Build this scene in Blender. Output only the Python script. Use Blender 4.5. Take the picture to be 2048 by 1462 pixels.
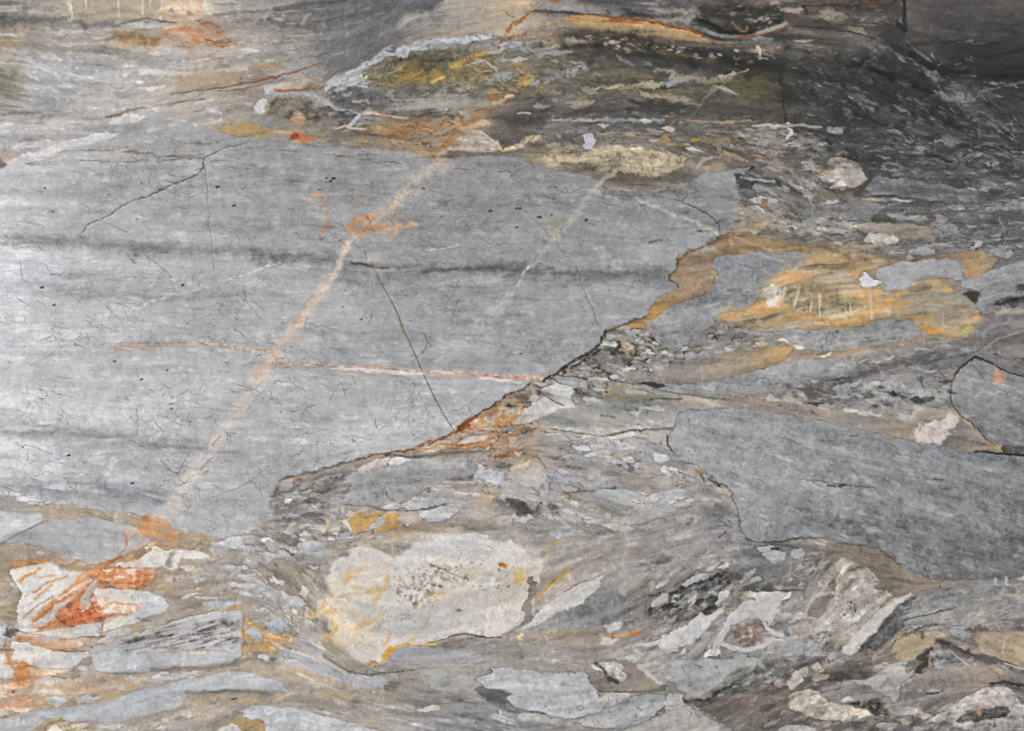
import bpy, math, numpy as np

# ---------------------------------------------------------------- camera, sky, sun, exposure
sc = bpy.context.scene
for o in list(bpy.data.objects): bpy.data.objects.remove(o)
MM = 0.0015                                  # metres of stone per pattern unit: the view is 3.07 m wide
CX, CZ = 1024 * MM, 731 * MM + 0.75          # centre of the view on the wall (x, height)
cam = bpy.data.cameras.new('camera'); cam_o = bpy.data.objects.new('camera', cam); sc.collection.objects.link(cam_o)
cam.sensor_width = 36; cam.lens = 50; cam.clip_end = 100
DIST = 2048 * MM * 50 / 36
cam_o.location = (CX, -DIST, CZ); cam_o.rotation_euler = (math.radians(90), 0, 0)
sc.camera = cam_o
EL, AZ = math.radians(38), math.radians(238)   # sun high on the left, in front of the wall
world = bpy.data.worlds.new('World'); sc.world = world; world.use_nodes = True
wn = world.node_tree.nodes; wn.clear()
sky = wn.new('ShaderNodeTexSky'); sky.sky_type = 'NISHITA'; sky.sun_disc = False
sky.sun_elevation = EL; sky.sun_rotation = AZ; sky.dust_density = 3.0; sky.ozone_density = 0.6; sky.air_density = 1.0
bg = wn.new('ShaderNodeBackground'); bg.inputs['Strength'].default_value = 0.09
wo = wn.new('ShaderNodeOutputWorld')
world.node_tree.links.new(sky.outputs[0], bg.inputs[0]); world.node_tree.links.new(bg.outputs[0], wo.inputs[0])
sun = bpy.data.lights.new('sun', 'SUN'); sun.energy = 1.4; sun.angle = math.radians(16); sun.color = (1.0, 0.995, 0.99)
sun_o = bpy.data.objects.new('sun', sun); sc.collection.objects.link(sun_o)
import mathutils
sd = mathutils.Vector((math.sin(AZ) * math.cos(EL), math.cos(AZ) * math.cos(EL), math.sin(EL)))
sun_o.rotation_euler = sd.to_track_quat('Z', 'Y').to_euler(); sun_o.location = (0, -3, 4)
sc.view_settings.view_transform = 'Standard'; sc.view_settings.look = 'None'
sc.view_settings.exposure = 0.94; sc.view_settings.gamma = 1.0
STEP = 1.72

GAIN = 1.0

# ---------------------------------------------------------------- stone pattern engine (plain numpy)
rng = np.random.default_rng(7)
W_PX, H_PX = 2048, 1462
def axis(n, step, ext):
    core = np.arange(-8.0, n + 8.0 + step, step)
    out = [0.0]; d = step
    while out[-1] < ext:
        d = min(d * 1.14, 26.0); out.append(out[-1] + d)
    out = np.array(out[1:])
    return np.concatenate([(core[0] - out)[::-1], core, core[-1] + out])
xs = axis(W_PX, STEP, 420.0); ys = axis(H_PX, STEP, 320.0)
NX, NY = len(xs), len(ys)
X, Y = np.meshgrid(xs, ys)
X = X.astype(np.float32); Y = Y.astype(np.float32)

def _h(ix, iy, seed):
    n = (ix.astype(np.uint32) * np.uint32(374761393) + iy.astype(np.uint32) * np.uint32(668265263) + np.uint32(seed * 974711 + 11))
    n = (n ^ (n >> np.uint32(13))) * np.uint32(1274126177)
    n = n ^ (n >> np.uint32(16))
    return n.astype(np.float32) * np.float32(1.0 / 4294967295.0)
def noise(x, y, sx, sy=None, seed=0):
    sy = sx if sy is None else sy
    u = x / np.float32(sx) + np.float32(1000); v = y / np.float32(sy) + np.float32(1000)
    i = np.floor(u).astype(np.int64); j = np.floor(v).astype(np.int64)
    a = (u - i).astype(np.float32); b = (v - j).astype(np.float32)
    def g(di, dj):
        t = _h(i + di, j + dj, seed) * np.float32(6.2831853)
        return np.cos(t) * (a - di) + np.sin(t) * (b - dj)
    fa = a * a * a * (a * (a * 6 - 15) + 10); fb = b * b * b * (b * (b * 6 - 15) + 10)
    n0 = g(0, 0) * (1 - fa) + g(1, 0) * fa
    n1 = g(0, 1) * (1 - fa) + g(1, 1) * fa
    return (n0 * (1 - fb) + n1 * fb) * np.float32(2.2)
def fbm(x, y, s, seed=0, o=3):
    r = 0; a = 1.0; t = 0
    for k in range(o):
        r = r + a * noise(x, y, s / 2 ** k, seed=seed * 17 + k); t += a * a; a *= .55
    return (r / t ** .5 * 1.6).astype(np.float32)
def blur(a, s):
    def k1(n):
        f = np.fft.rfftfreq(n); return np.exp(-2 * (np.pi * f * s) ** 2)
    a = np.fft.irfft(np.fft.rfft(a, axis=0) * k1(a.shape[0])[:, None], a.shape[0], axis=0)
    a = np.fft.irfft(np.fft.rfft(a, axis=1) * k1(a.shape[1])[None], a.shape[1], axis=1)
    return a
def unit(a): return ((a - a.mean()) / (a.std() + 1e-9)).astype(np.float32)
def sstep(a, b, x):
    t = np.clip((x - a) / (b - a), 0, 1); return t * t * (3 - 2 * t)

# flow of the stone: direction strokes averaged as double angles
_o = [0., 0., 1.]
def T(ox=None, oy=0): _o[:] = [0., 0., 1.] if ox is None else [ox, oy, 3.655]
def P(s):
    a = np.array([[float(q) for q in p.split(',')[:2]] for p in s.split()])
    return a / _o[2] + np.array(_o[:2])
def PW(s, w):
    t = [p.split(',') for p in s.split()]
    a = np.array([[float(p[0]), float(p[1])] for p in t]) / _o[2] + np.array(_o[:2])
    return a, np.array([float(p[2]) if len(p) > 2 else w for p in t])
FLOW = """0,50 300,60 600,62|0,95 120,125 250,150 420,140 560,110|0,200 150,212 300,200 450,165 560,140|0,262 150,250 300,215
560,130 700,95 850,20|600,200 720,150 800,100 950,75 1060,50|650,230 800,240 950,230 1050,240|720,170 850,130 1000,110 1100,90
1060,30 1200,40 1350,65 1500,85 1580,55|1050,70 1200,70 1400,110 1560,140|1050,150 1200,150 1300,140 1450,150 1550,180
1100,230 1250,190 1400,190 1550,220|1000,262 1200,240 1400,245 1560,250|1100,300 1300,270 1450,310|1040,20 1300,15 1480,25 1800,30
1560,90 1700,80 1780,110 1850,150 1950,210 2048,270|1820,100 1900,140 2048,150|1600,130 1750,200 1850,260|1850,40 2048,60
1600,300 1800,300 2048,320|1560,350 1650,395 1750,380 1900,372 2048,395|1500,380 1600,420 1750,450 1900,440 2048,440
0,350 500,340 900,350 1400,372|0,430 600,430 1400,450|0,490 400,505 760,530 1000,545 1340,550|0,620 700,640 1200,640|0,700 1000,745
0,800 400,800 900,840|0,870 300,880 500,890|0,980 300,1012|540,980 700,940 900,910|1400,850 1700,950 2048,1080|1400,960 1700,1060 2048,1150
1550,870 1800,960 2048,1020|1950,760 2048,800|1430,540 1600,520|1380,600 1450,590|560,1130 620,1200 680,1280 760,1332 850,1335 1000,1312 1200,1300
500,1290 600,1320 720,1370 780,1378|600,1380 800,1420 1000,1462|800,925 950,930 1100,915 1300,935|1000,960 1100,1000 1300,1050
1100,1110 1250,1080 1400,1050|1060,1230 1200,1140|1300,1200 1400,1130|1350,1310 1450,1230|1380,1395 1500,1345 1620,1320
1650,1300 1790,1180|1700,1120 1850,1160 2048,1150|1850,1230 2000,1180|1760,1300 1820,1262 1950,1285 2048,1345|1800,1345 1950,1322 2048,1352
1500,1425 1600,1372 1750,1340|0,1030 150,1015 300,1060 420,1090|0,1100 100,1092 200,1127 300,1095|30,1245 150,1272 300,1260 480,1220
0,1432 150,1412 300,1370 500,1338|350,1362 500,1315|450,1440 560,1372|1450,720 1600,690 1800,650|1500,600 1600,560 1750,520|1520,660 1700,650 1850,640 1950,660
1550,780 1700,760 1900,720|1500,800 1700,830 1880,860|1090,760 1250,780 1400,800|1100,830 1300,860|650,1120 800,1080 1000,1110|900,1220 1040,1180
700,1060 850,1050 1000,1040|1850,560 2000,540|1900,620 2048,560|1400,1230 1560,1200|1650,1200 1700,1120|1850,1420 2000,1380|60,1180 200,1110|60,1240 180,1190 280,1180"""
def build_flow():
    seg = []
    for st in FLOW.replace('\n', '|').split('|'):
        p = np.array([[float(q) for q in t.split(',')] for t in st.split()])
        for a, b in zip(p[:-1], p[1:]):
            n = max(1, int(np.hypot(*(b - a)) / 40))
            for k in range(n):
                c = a + (b - a) * (k + .5) / n; th = math.atan2(*(b - a)[::-1])
                seg.append((c[0], c[1], math.cos(2 * th), math.sin(2 * th)))
    seg = np.array(seg)
    gx = np.linspace(xs[0], xs[-1], 150); gy = np.linspace(ys[0], ys[-1], 110)
    A, B = np.meshgrid(gx, gy)
    d2 = (A[..., None] - seg[:, 0]) ** 2 + (B[..., None] - seg[:, 1]) ** 2
    w = 1 / (d2 + 25.0 ** 2) ** 1.7
    c = (w * seg[:, 2]).sum(-1); s = (w * seg[:, 3]).sum(-1)
    th = np.arctan2(s, c) / 2
    def up(m):
        fx = np.interp(xs, gx, np.arange(len(gx))); fy = np.interp(ys, gy, np.arange(len(gy)))
        ix = np.minimum(fx.astype(int), len(gx) - 2); iy = np.minimum(fy.astype(int), len(gy) - 2)
        tx = (fx - ix)[None]; ty = (fy - iy)[:, None]
        return (m[iy][:, ix] * (1 - tx) + m[iy][:, ix + 1] * tx) * (1 - ty) + (m[iy + 1][:, ix] * (1 - tx) + m[iy + 1][:, ix + 1] * tx) * ty
    return np.arctan2(up(np.sin(2 * th)), up(np.cos(2 * th))).astype(np.float32) / 2
TH = build_flow() + 0.10 * fbm(X, Y, 120, 31, 2) + .05 * fbm(X, Y, 36, 32, 2)
DX, DY = np.cos(TH), np.sin(TH)
def lic(chs, L, step):
    acc = [c.copy() for c in chs]
    ii, jj = np.meshgrid(np.arange(NX, dtype=np.float32), np.arange(NY, dtype=np.float32))
    for sg in (1, -1):
        u, v = ii.copy(), jj.copy(); a = u.astype(np.int32); b = v.astype(np.int32)
        px_, py_ = DX, DY
        for k in range(L):
            dx = DX[b, a]; dy = DY[b, a]
            fl = np.where(dx * px_ + dy * py_ < 0, np.float32(-1), np.float32(1))
            dx = dx * fl; dy = dy * fl; px_, py_ = dx, dy
            u += sg * step * dx; v += sg * step * dy
            np.clip(u, 0, NX - 1, out=u); np.clip(v, 0, NY - 1, out=v)
            a = (u + .5).astype(np.int32); b = (v + .5).astype(np.int32)
            np.clip(a, 0, NX - 1, out=a); np.clip(b, 0, NY - 1, out=b)
            for q, c in zip(acc, chs): q += c[b, a]
    return [unit(q) for q in acc]
_n = lambda s: unit(blur(rng.standard_normal((NY, NX)), s)) if s else rng.standard_normal((NY, NX)).astype(np.float32)
q = 1.6 / STEP
F1, F1b = lic([_n(.5 * q), _n(1.0 * q)], int(9 * q), 1.0)
F2, F2b = lic([_n(1.8 * q), _n(2.6 * q)], int(20 * q), 1.25)
F3, F3b = lic([_n(5.0 * q), _n(9 * q)], int(24 * q), 2.6)
G1 = unit(blur(rng.standard_normal((NY, NX)), .55 * q))
N0, N1, N2, N3 = fbm(X, Y, 260, 1), fbm(X, Y, 90, 2), fbm(X, Y, 32, 3), fbm(X, Y, 11, 4)
WX, WY = fbm(X, Y, 26, 5, 3), fbm(X, Y, 26, 6, 3)
WFX, WFY = fbm(X, Y, 9, 7, 2), fbm(X, Y, 9, 8, 2)
def ridge(s, seed, w, warp=9, ani=1.0):
    n = fbm(X * ani + warp * WX, Y + warp * WY, s, seed, 3)
    return np.exp(-(n / w) ** 2).astype(np.float32)
F1c = unit(sstep(.5, 2.2, F1b + .7 * F2b) * sstep(-.4, .6, N2) - .6 * sstep(.9, 2.6, -F1b - .6 * F2) * sstep(-.4, .6, -N2 + .5 * N3))   # light and dark dashes
VA = ridge(84, 41, .060, 12, .55) * sstep(-.8, .4, fbm(X, Y, 60, 51, 2)) * sstep(-1.0, .5, fbm(X, Y, 26, 71, 2))
VB = .8 * ridge(48, 42, .070, 12, .8) * sstep(-.5, .6, fbm(X, Y, 54, 52, 2)) * sstep(-.9, .6, fbm(X, Y, 24, 72, 2))
VC = .6 * ridge(34, 43, .080, 9, .6) * sstep(-.2, .8, fbm(X, Y, 62, 53, 2)) * sstep(-.8, .6, fbm(X, Y, 20, 73, 2))
VD = .5 * ridge(60, 44, .06, 8, 1.8) * sstep(.1, .9, fbm(X, Y, 66, 54, 2)) * sstep(-.8, .6, fbm(X, Y, 20, 74, 2))
VE = np.clip(VA + .9 * VB + .8 * VC + .8 * VD, 0, 1.2)                       # crazing hairlines
SPK = sstep(2.1, 2.9, fbm(X * .8 + 4 * WX, Y * 1.3 + 3 * WY, 9, 61, 2) + .6 * N2)   # small dark grains
FL = dict(F1=F1, F2=F2, F3=F3, F1b=F1b, F2b=F2b, F3b=F3b, N0=N0, N1=N1, N2=N2, N3=N3, G1=G1)
FL.update({k + '-': -v for k, v in list(FL.items())})

COL = np.zeros((NY, NX, 3), np.float32)
REG = []                                                        # every piece cut as geometry
def box(p, pad):
    x0, y0 = p.min(0) - pad; x1, y1 = p.max(0) + pad
    i0, i1 = np.searchsorted(xs, [x0, x1]); j0, j1 = np.searchsorted(ys, [y0, y1])
    return slice(max(j0 - 1, 0), min(j1 + 1, NY)), slice(max(i0 - 1, 0), min(i1 + 1, NX))
def smooth(p, n, closed=True):
    for _ in range(n):
        if closed:
            r = np.roll(p, -1, 0); p = np.stack([.85 * p + .15 * r, .15 * p + .85 * r], 1).reshape(-1, p.shape[1])
        else:
            a, b = p[:-1], p[1:]
            p = np.concatenate([p[:1], np.stack([.75 * a + .25 * b, .25 * a + .75 * b], 1).reshape(-1, p.shape[1]), p[-1:]])
    return p
_sm = [0.0]
SMR = np.clip(.75 * F2b + .5 * F2 + .5 * F3, -2.6, 2.6)
def warped(sl, rag):
    if not rag: return X[sl], Y[sl]
    rag = rag * .72; k = _sm[0]                                     # k: edges drawn out into streaks along the flow
    return X[sl] + rag * (WX[sl] + .45 * WFX[sl]) + k * DX[sl] * SMR[sl], Y[sl] + rag * (WY[sl] + .45 * WFY[sl]) + k * DY[sl] * SMR[sl]
FAR = 44.0
def sdf(p, rag):
    pad = FAR + 3 * rag + 2.7 * _sm[0]
    sl = box(p, pad); x, y = warped(sl, rag)
    yy = ys[sl[0]]; xx = xs[sl[1]]
    D = np.full(x.shape, FAR, np.float32); ins = np.zeros(x.shape, bool); m = 4 * rag + 2 + 2.7 * _sm[0]
    for (ax, ay), (bx, by) in zip(p, np.roll(p, -1, 0)):
        r0, r1 = np.searchsorted(yy, [min(ay, by) - m, max(ay, by) + m])
        if r1 > r0 and ay != by:
            a, b = x[r0:r1], y[r0:r1]
            ins[r0:r1] ^= ((ay > b) != (by > b)) & (a < (bx - ax) * (b - ay) / (by - ay) + ax)
        seg_dist(D, x, y, xx, yy, ax, ay, bx, by, m)
    return sl, np.where(ins, D, -D)
def seg_dist(D, x, y, xx, yy, ax, ay, bx, by, m, wa=None, wb=None):
    e = FAR + m if wa is None else max(wa, wb) / 2 + 16 + m
    r0, r1 = np.searchsorted(yy, [min(ay, by) - e, max(ay, by) + e]); c0, c1 = np.searchsorted(xx, [min(ax, bx) - e, max(ax, bx) + e])
    if r1 <= r0 or c1 <= c0: return
    a, b = x[r0:r1, c0:c1], y[r0:r1, c0:c1]
    L = (bx - ax) ** 2 + (by - ay) ** 2 + 1e-6
    t = np.clip(((a - ax) * (bx - ax) + (b - ay) * (by - ay)) / L, 0, 1)
    d = np.sqrt((a - ax - t * (bx - ax)) ** 2 + (b - ay - t * (by - ay)) ** 2)
    v = D[r0:r1, c0:c1]
    if wa is None: np.minimum(v, d, out=v)
    else: np.maximum(v, (wa + (wb - wa) * t) / 2 - d, out=v)
def pdf(p, w, rag):
    sl = box(p, w.max() / 2 + 18 + 3 * rag); x, y = warped(sl, rag)
    D = np.full(x.shape, -16., np.float32)
    for k in range(len(p) - 1):
        seg_dist(D, x, y, xs[sl[1]], ys[sl[0]], *p[k], *p[k + 1], 4 * rag + 2, w[k], w[k + 1])
    return sl, D
# textures: strength of fine / medium / coarse grain along the flow, blotches, specks, crazing
TEX = dict(
    marble=dict(F1=.008, F2=.014, F3=.03, F3b=.024, F1c=.022, N1=.014, N2=.024, N3=.022, G=.018, v=.10, s=.10, wm=.004),
    marble2=dict(F1=.008, F2=.018, F3=.022, F3b=.018, F1c=.03, N1=.02, N2=.034, N3=.036, G=.026, v=.12, s=.22, wm=.003),
    frag=dict(F1=0.012, F2=.028, F3=.025, F1c=.02, N1=.03, N2=.04, N3=.035, G=0.018, v=.26, s=.15, wm=.01),
    white=dict(F1=0.006, F2=.014, F3=.018, N1=.025, N2=.04, N3=.03, G=0.013, v=.24, s=.12, wm=.01),
    band=dict(F1=0.011, F2=.024, F3=.032, F1c=.04, N1=.03, N3=.03, G=0.020, v=.12, s=.15, wm=.012),
    smooth=dict(F1=0.011, F2=.025, F3=.03, F1c=.02, N1=.02, N3=.02, G=0.020, v=.06, s=.05, wm=.010),
    rough=dict(F1=0.018, F2=.04, F3=.04, F1c=.05, N1=.04, N2=.06, N3=.075, G=0.023, v=.30, s=.35, wm=.015),
    plain=dict(F1=0.009, F2=.02, G=0.013, N2=.02, N3=.03))
def tint(c, sl, tex):
    t = TEX[tex] if isinstance(tex, str) else tex
    m = 1 + t.get('F3b', 0) * F3b[sl] + t.get('F1c', 0) * F1c[sl] + t.get('F1', 0) * F1[sl] + t.get('F2', 0) * F2[sl] + t.get('F3', 0) * F3[sl] + t.get('N1', 0) * N1[sl] + t.get('N2', 0) * N2[sl] + t.get('N3', 0) * N3[sl] + t.get('G', 0) * G1[sl]
    m = m * (1 - t.get('v', 0) * VE[sl]) * (1 - t.get('s', 0) * SPK[sl])
    out = np.asarray(c, np.float32) * np.clip(m, .3, 1.6)[..., None]
    wm = t.get('wm', 0) * F3b[sl]
    return out * (1 + wm[..., None] * np.array([.8, .1, -.9], np.float32))
def lay(sl, m, c): COL[sl] += m[..., None] * (c - COL[sl])
def gate(sl, n, k, o):
    return 1 if not k else np.clip(.5 + k * (FL[n][sl] - o), 0, 1)
# soft stain / band with a feathered outline
def B(s, c, op=.8, fe=14, n='F2', k=0, o=0, rag=3, sm=1, tex='smooth', clip=None):
    _sm[0] = 4.5
    sl, f = sdf(smooth(P(s), sm), rag)
    _sm[0] = 0.0
    m = sstep(-fe / 2, fe / 2, f) * op * gate(sl, n, k, o)
    if clip: m = m * cm(clip, sl)
    lay(sl, m, tint(c, sl, tex))
def S(s, w, c, op=.8, fe=3, n='F2', k=0, o=0, rag=1.5, sm=1, tex='plain', clip=None):
    p, ww = PW(s, w)
    q = smooth(np.column_stack([p, ww]), sm, False)
    sl, f = pdf(q[:, :2], q[:, 2], min(rag, .4 * float(ww.max()) + .5))
    m = sstep(-fe / 2, fe / 2, f) * op * gate(sl, n, k, o)
    if clip: m = m * cm(clip, sl)
    lay(sl, m, tint(c, sl, tex))
def cm(name, sl):
    M = np.zeros((NY, NX), np.float32); r = [q for q in REG if q['id'] == name][0]
    M[r['sl']] = sstep(-1, 1, r['f']); return M[sl]
def field(s, sl):
    a = np.array([[float(v) for v in t.replace(':', ',').split(',')] for t in s.split()])
    x, y = X[sl], Y[sl]; num = 0; den = 0
    for q in a:
        w = 1 / (((x - q[0]) / 1.6) ** 2 + (y - q[1]) ** 2 + 40. ** 2) ** 1.5
        num = num + w[..., None] * q[2:].astype(np.float32); den = den + w
    return num / den[..., None]
# a piece of stone cut as geometry: outline -> distance field
def R(s, c, label=None, name='stone_fragment', tex='frag', rag=1.6, sm=1, rim=None, mix=(), parent=None, id=None, h=1.0, edge=2.8):
    _sm[0] = 0.0 if tex == 'marble' or id in ('gb', 'rb', 'dark') else 3.6 if rag > 1.1 else 1.5
    sl, f = sdf(smooth(P(s), sm), rag)
    _sm[0] = 0.0
    piece(name, label, sl, f, c, tex, rim, mix, parent, id, h, edge)
def V(s, w, c, label=None, name='mineral_vein', tex='white', rag=1.2, sm=1, rim=None, mix=(), parent=None, id=None, h=.5, edge=2.4, k=0, n='N3'):
    p, ww = PW(s, w)
    if name in ('crack', 'seam'): ww = .4 + .68 * ww; c = tuple(v + 10 for v in c) if not isinstance(c, str) else c
    q = smooth(np.column_stack([p, ww]), sm, False)
    sl, f = pdf(q[:, :2], q[:, 2], rag)
    if name == 'seam' and not k: k, n = .4, 'N2'
    if k: f = np.minimum(f, f + k * (FL[n][sl] - .4))
    piece(name, label, sl, f, c, tex, rim, mix, parent, id, h, edge)
def piece(name, label, sl, f, c, tex, rim, mix, parent, id, h, edge):
    e_ = edge * np.clip(1.25 + 1.1 * N1[sl] + .6 * N2[sl], .6, 4.5)          # crisp here, melting into the cement there
    m = sstep(-.5, .5, f / e_)
    if isinstance(c, str): c = field(c, sl)
    col = tint(c, sl, tex)
    if tex in ('frag', 'white', 'rough', 'smooth') or (tex == 'marble2' and id is None):               # inner marbling: cloudy lighter, darker and warmer layers
        col = col * (1 + .055 * sstep(.2, 1.3, F3b[sl] + .5 * N2[sl]) - .06 * sstep(.3, 1.4, -F3[sl] + .5 * N2[sl]) - .05 * sstep(.9, 1.6, F2b[sl] * .7 + N2[sl]))[..., None]
        col = col * (1 + sstep(.5, 1.6, N1[sl] + .6 * F3[sl])[..., None] * np.array([.02, -.005, -.05], np.float32))
    for mc, fn, lo, hi, op in mix:
        w = sstep(lo, hi, FL[fn][sl]) * op
        col = col + w[..., None] * (tint(mc, sl, tex) - col)
    lay(sl, m, col)
    if rim:
        rc, rw, ro = rim
        b = np.exp(-((f + .3) / rw) ** 2) * ro * .8 * np.clip(.42 + .5 * N2[sl] + .2 * N3[sl], 0, 1)
        lay(sl, np.clip(b, 0, 1), np.asarray(rc, np.float32) * np.ones(3, np.float32))
    REG.append(dict(name=name, label=label, sl=sl, f=f + .8 if h < 0 else f, parent=parent, id=id, h=h))
# many small lens-shaped fragments drawn out along the flow
LENS = np.full((NY, NX), -9., np.float32)
LSEED = [0]
def L(s, n, size, asp, cols, op=.9, jit=.2, pw=2.0, rim=.0, rimc=(70, 68, 64), geo=True, fe=2.4, vary=9):
    LSEED[0] += 1
    r = np.random.default_rng(100 + LSEED[0])
    p = P(s); lo, hi = p.min(0), p.max(0); done = 0; tries = 0
    while done < n and tries < n * 12:
        tries += 1
        c = lo + (hi - lo) * r.random(2); ins = False
        for (ax, ay), (bx, by) in zip(p, np.roll(p, -1, 0)):
            if (ay > c[1]) != (by > c[1]) and c[0] < (bx - ax) * (c[1] - ay) / (by - ay) + ax: ins = not ins
        if not ins: continue
        done += 1
        a = size[0] + (size[1] - size[0]) * r.random() ** pw
        b = a / (asp[0] + (asp[1] - asp[0]) * r.random())
        sl = box(np.array([c - a * 1.3, c + a * 1.3]), 3)
        if X[sl].size < 4: continue
        j = min(max(np.searchsorted(ys, c[1]), 0), NY - 1); i = min(max(np.searchsorted(xs, c[0]), 0), NX - 1)
        th = TH[j, i] + jit * r.standard_normal()
        ra = .16 * b
        x = X[sl] - c[0] + ra * (WX[sl] + .8 * WFX[sl]); y = Y[sl] - c[1] + ra * (WY[sl] + .8 * WFY[sl])
        u = (x * math.cos(th) + y * math.sin(th)) / a; v = (-x * math.sin(th) + y * math.cos(th)) / b
        sk = r.uniform(-.5, .5); v = v + sk * u * u * .5
        e = 1.5 + r.random() * 1.2
        f = (1 - (np.abs(u) ** e + np.abs(v) ** (e + .3)) ** (1 / e)) * b
        k = cols[r.integers(len(cols))]
        k = np.array(k, float) + r.uniform(-vary, vary)
        m = sstep(-fe / 2, fe / 2, f) * op * r.uniform(.5, .95)
        lay(sl, m, tint(k, sl, 'frag'))
        if rim:
            lay(sl, np.exp(-((f + .2) / 1.3) ** 2) * rim, np.asarray(rimc, np.float32) * np.ones(3, np.float32))
        if geo and b > 3.2: LENS[sl] = np.maximum(LENS[sl], f)
# ground colour of the cement between the fragments, from samples
def base(samples, lift=''):
    a = np.array([[float(v) for v in t.replace(':', ',').split(',')] for t in samples.split()])
    gx = np.linspace(xs[0], xs[-1], 200); gy = np.linspace(ys[0], ys[-1], 150)
    A, Bq = np.meshgrid(gx, gy)
    w = 1 / (((A[..., None] - a[:, 0]) / 1.7) ** 2 + (Bq[..., None] - a[:, 1]) ** 2 + 14 ** 2) ** 1.6
    m = (w[..., None] * a[:, 2:]).sum(2) / w.sum(-1)[..., None]
    x, y = warped((slice(None), slice(None)), 7)
    fx = np.clip((x - gx[0]) / (gx[1] - gx[0]), 0, 198.999); fy = np.clip((y - gy[0]) / (gy[1] - gy[0]), 0, 148.999)
    ix = fx.astype(int); iy = fy.astype(int); tx = (fx - ix)[..., None]; ty = (fy - iy)[..., None]
    c = (m[iy, ix] * (1 - tx) + m[iy, ix + 1] * tx) * (1 - ty) + (m[iy + 1, ix] * (1 - tx) + m[iy + 1, ix + 1] * tx) * ty
    if lift:
        lf = field(' '.join(t.replace(':', ':') for t in lift.split()), (slice(None), slice(None)))
        g = c.mean(-1, keepdims=True); c = (g + .80 * (c - g)) * (lf[..., :1] / 100)
    COL[:] = tint(c, (slice(None), slice(None)), 'band')
    for fld, o, wd, mul in ((F3, .55, .5, (1.13, 1.13, 1.14)), (-F3, .8, .5, (.92, .92, .93)), (F3b, .7, .6, (1.06, 1.0, .90)), (F2b, 1.0, .5, (1.14, 1.14, 1.15)), (-F2b, 1.2, .5, (.91, .91, .92)), (-F3b, .9, .6, (.96, .99, 1.05))):
        m = sstep(o, o + wd, fld + .25 * N3) * .6 * np.clip(.7 + .5 * N0, .15, 1)
        COL[:] *= 1 + m[..., None] * (np.array(mul, np.float32) - 1)
# thin streaks drawn out along the flow, lighter or darker than the stone they lie in
def streaks(n, size, asp, lo, hi, op, seed, jit=.05, where=None):
    r = np.random.default_rng(seed)
    for _ in range(n):
        c = np.array([r.uniform(-30, 2080), r.uniform(-30, 1490)])
        j = min(np.searchsorted(ys, c[1]), NY - 1); i = min(np.searchsorted(xs, c[0]), NX - 1)
        if where is not None and r.random() > where[j, i]: continue
        a = size[0] + (size[1] - size[0]) * r.random() ** 2.2; b = max(a / r.uniform(*asp), .9)
        sl = box(np.array([c - a * 1.1, c + a * 1.1]), 2)
        th = TH[j, i] + jit * r.standard_normal()
        x = X[sl] - c[0] + .2 * b * WX[sl]; y = Y[sl] - c[1] + .25 * b * (WY[sl] + WFY[sl])
        u = (x * math.cos(th) + y * math.sin(th)) / a; v = (-x * math.sin(th) + y * math.cos(th)) / b + r.uniform(-.8, .8) * u * u
        f = (1 - (np.abs(u) ** 2 + np.abs(v) ** 1.8) ** .5) * b
        m = sstep(-.3, 1.5, f) * r.uniform(*op)
        k = COL[j, i] * r.uniform(lo, hi); g = k.mean(); k = g + (k - g) * r.uniform(.4, 1.2) + np.array([1, .2, -1]) * r.uniform(-4, 8)
        lay(sl, m, np.clip(k, 20, 235).astype(np.float32) * (1 + .02 * F1[sl] + .02 * G1[sl])[..., None])
# random hairline joints wandering across the stone
def hairlines(n, seed, cols, wid, op, ln, area=(0, 0, 2048, 1462), ang=None, clip=None, dens=None, fork=.4):
    r = np.random.default_rng(seed); keep = list(_o); _o[:] = [0., 0., 1.]
    M = cm(clip, (slice(0, NY), slice(0, NX))) if clip else None
    done = 0
    for _ in range(n * 8):
        if done >= n: break
        p = np.array([r.uniform(area[0], area[2]), r.uniform(area[1], area[3])])
        j = min(np.searchsorted(ys, p[1]), NY - 1); i = min(np.searchsorted(xs, p[0]), NX - 1)
        if M is not None and M[j, i] < .5: continue
        if dens is not None and r.random() > dens[j, i]: continue
        done += 1
        a = r.uniform(0, 3.14) if ang is None or r.random() < .3 else ang + .35 * r.standard_normal(); L_ = r.uniform(*ln) * r.random() ** .5
        c = cols[r.integers(len(cols))]; w = r.uniform(*wid); o = r.uniform(*op)
        ends = [(p, a, L_)]
        if r.random() < fork: ends.append((p + .4 * L_ * np.array([math.cos(a), math.sin(a)]), a + r.choice([-1, 1]) * r.uniform(.5, 1.2), L_ * .5))
        for p0, a0, l0 in ends:
            pts = [p0]; nst = max(3, int(l0 / 5))
            for k in range(nst):
                a0 += .1 * r.standard_normal(); a1 = a0 + .42 * r.standard_normal(); pts.append(pts[-1] + l0 / nst * np.array([math.cos(a1), math.sin(a1)]))
            q = np.array(pts); ww = w * np.linspace(1, .45, len(q))
            sl, f = pdf(q, ww, .6)
            m = sstep(-.9, .9, f) * o * np.clip(.75 + .45 * N3[sl], .1, 1)
            if M is not None: m = m * M[sl]
            lay(sl, m.astype(np.float32), np.asarray(c, np.float32) * np.ones(3, np.float32))
    _o[:] = keep

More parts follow.
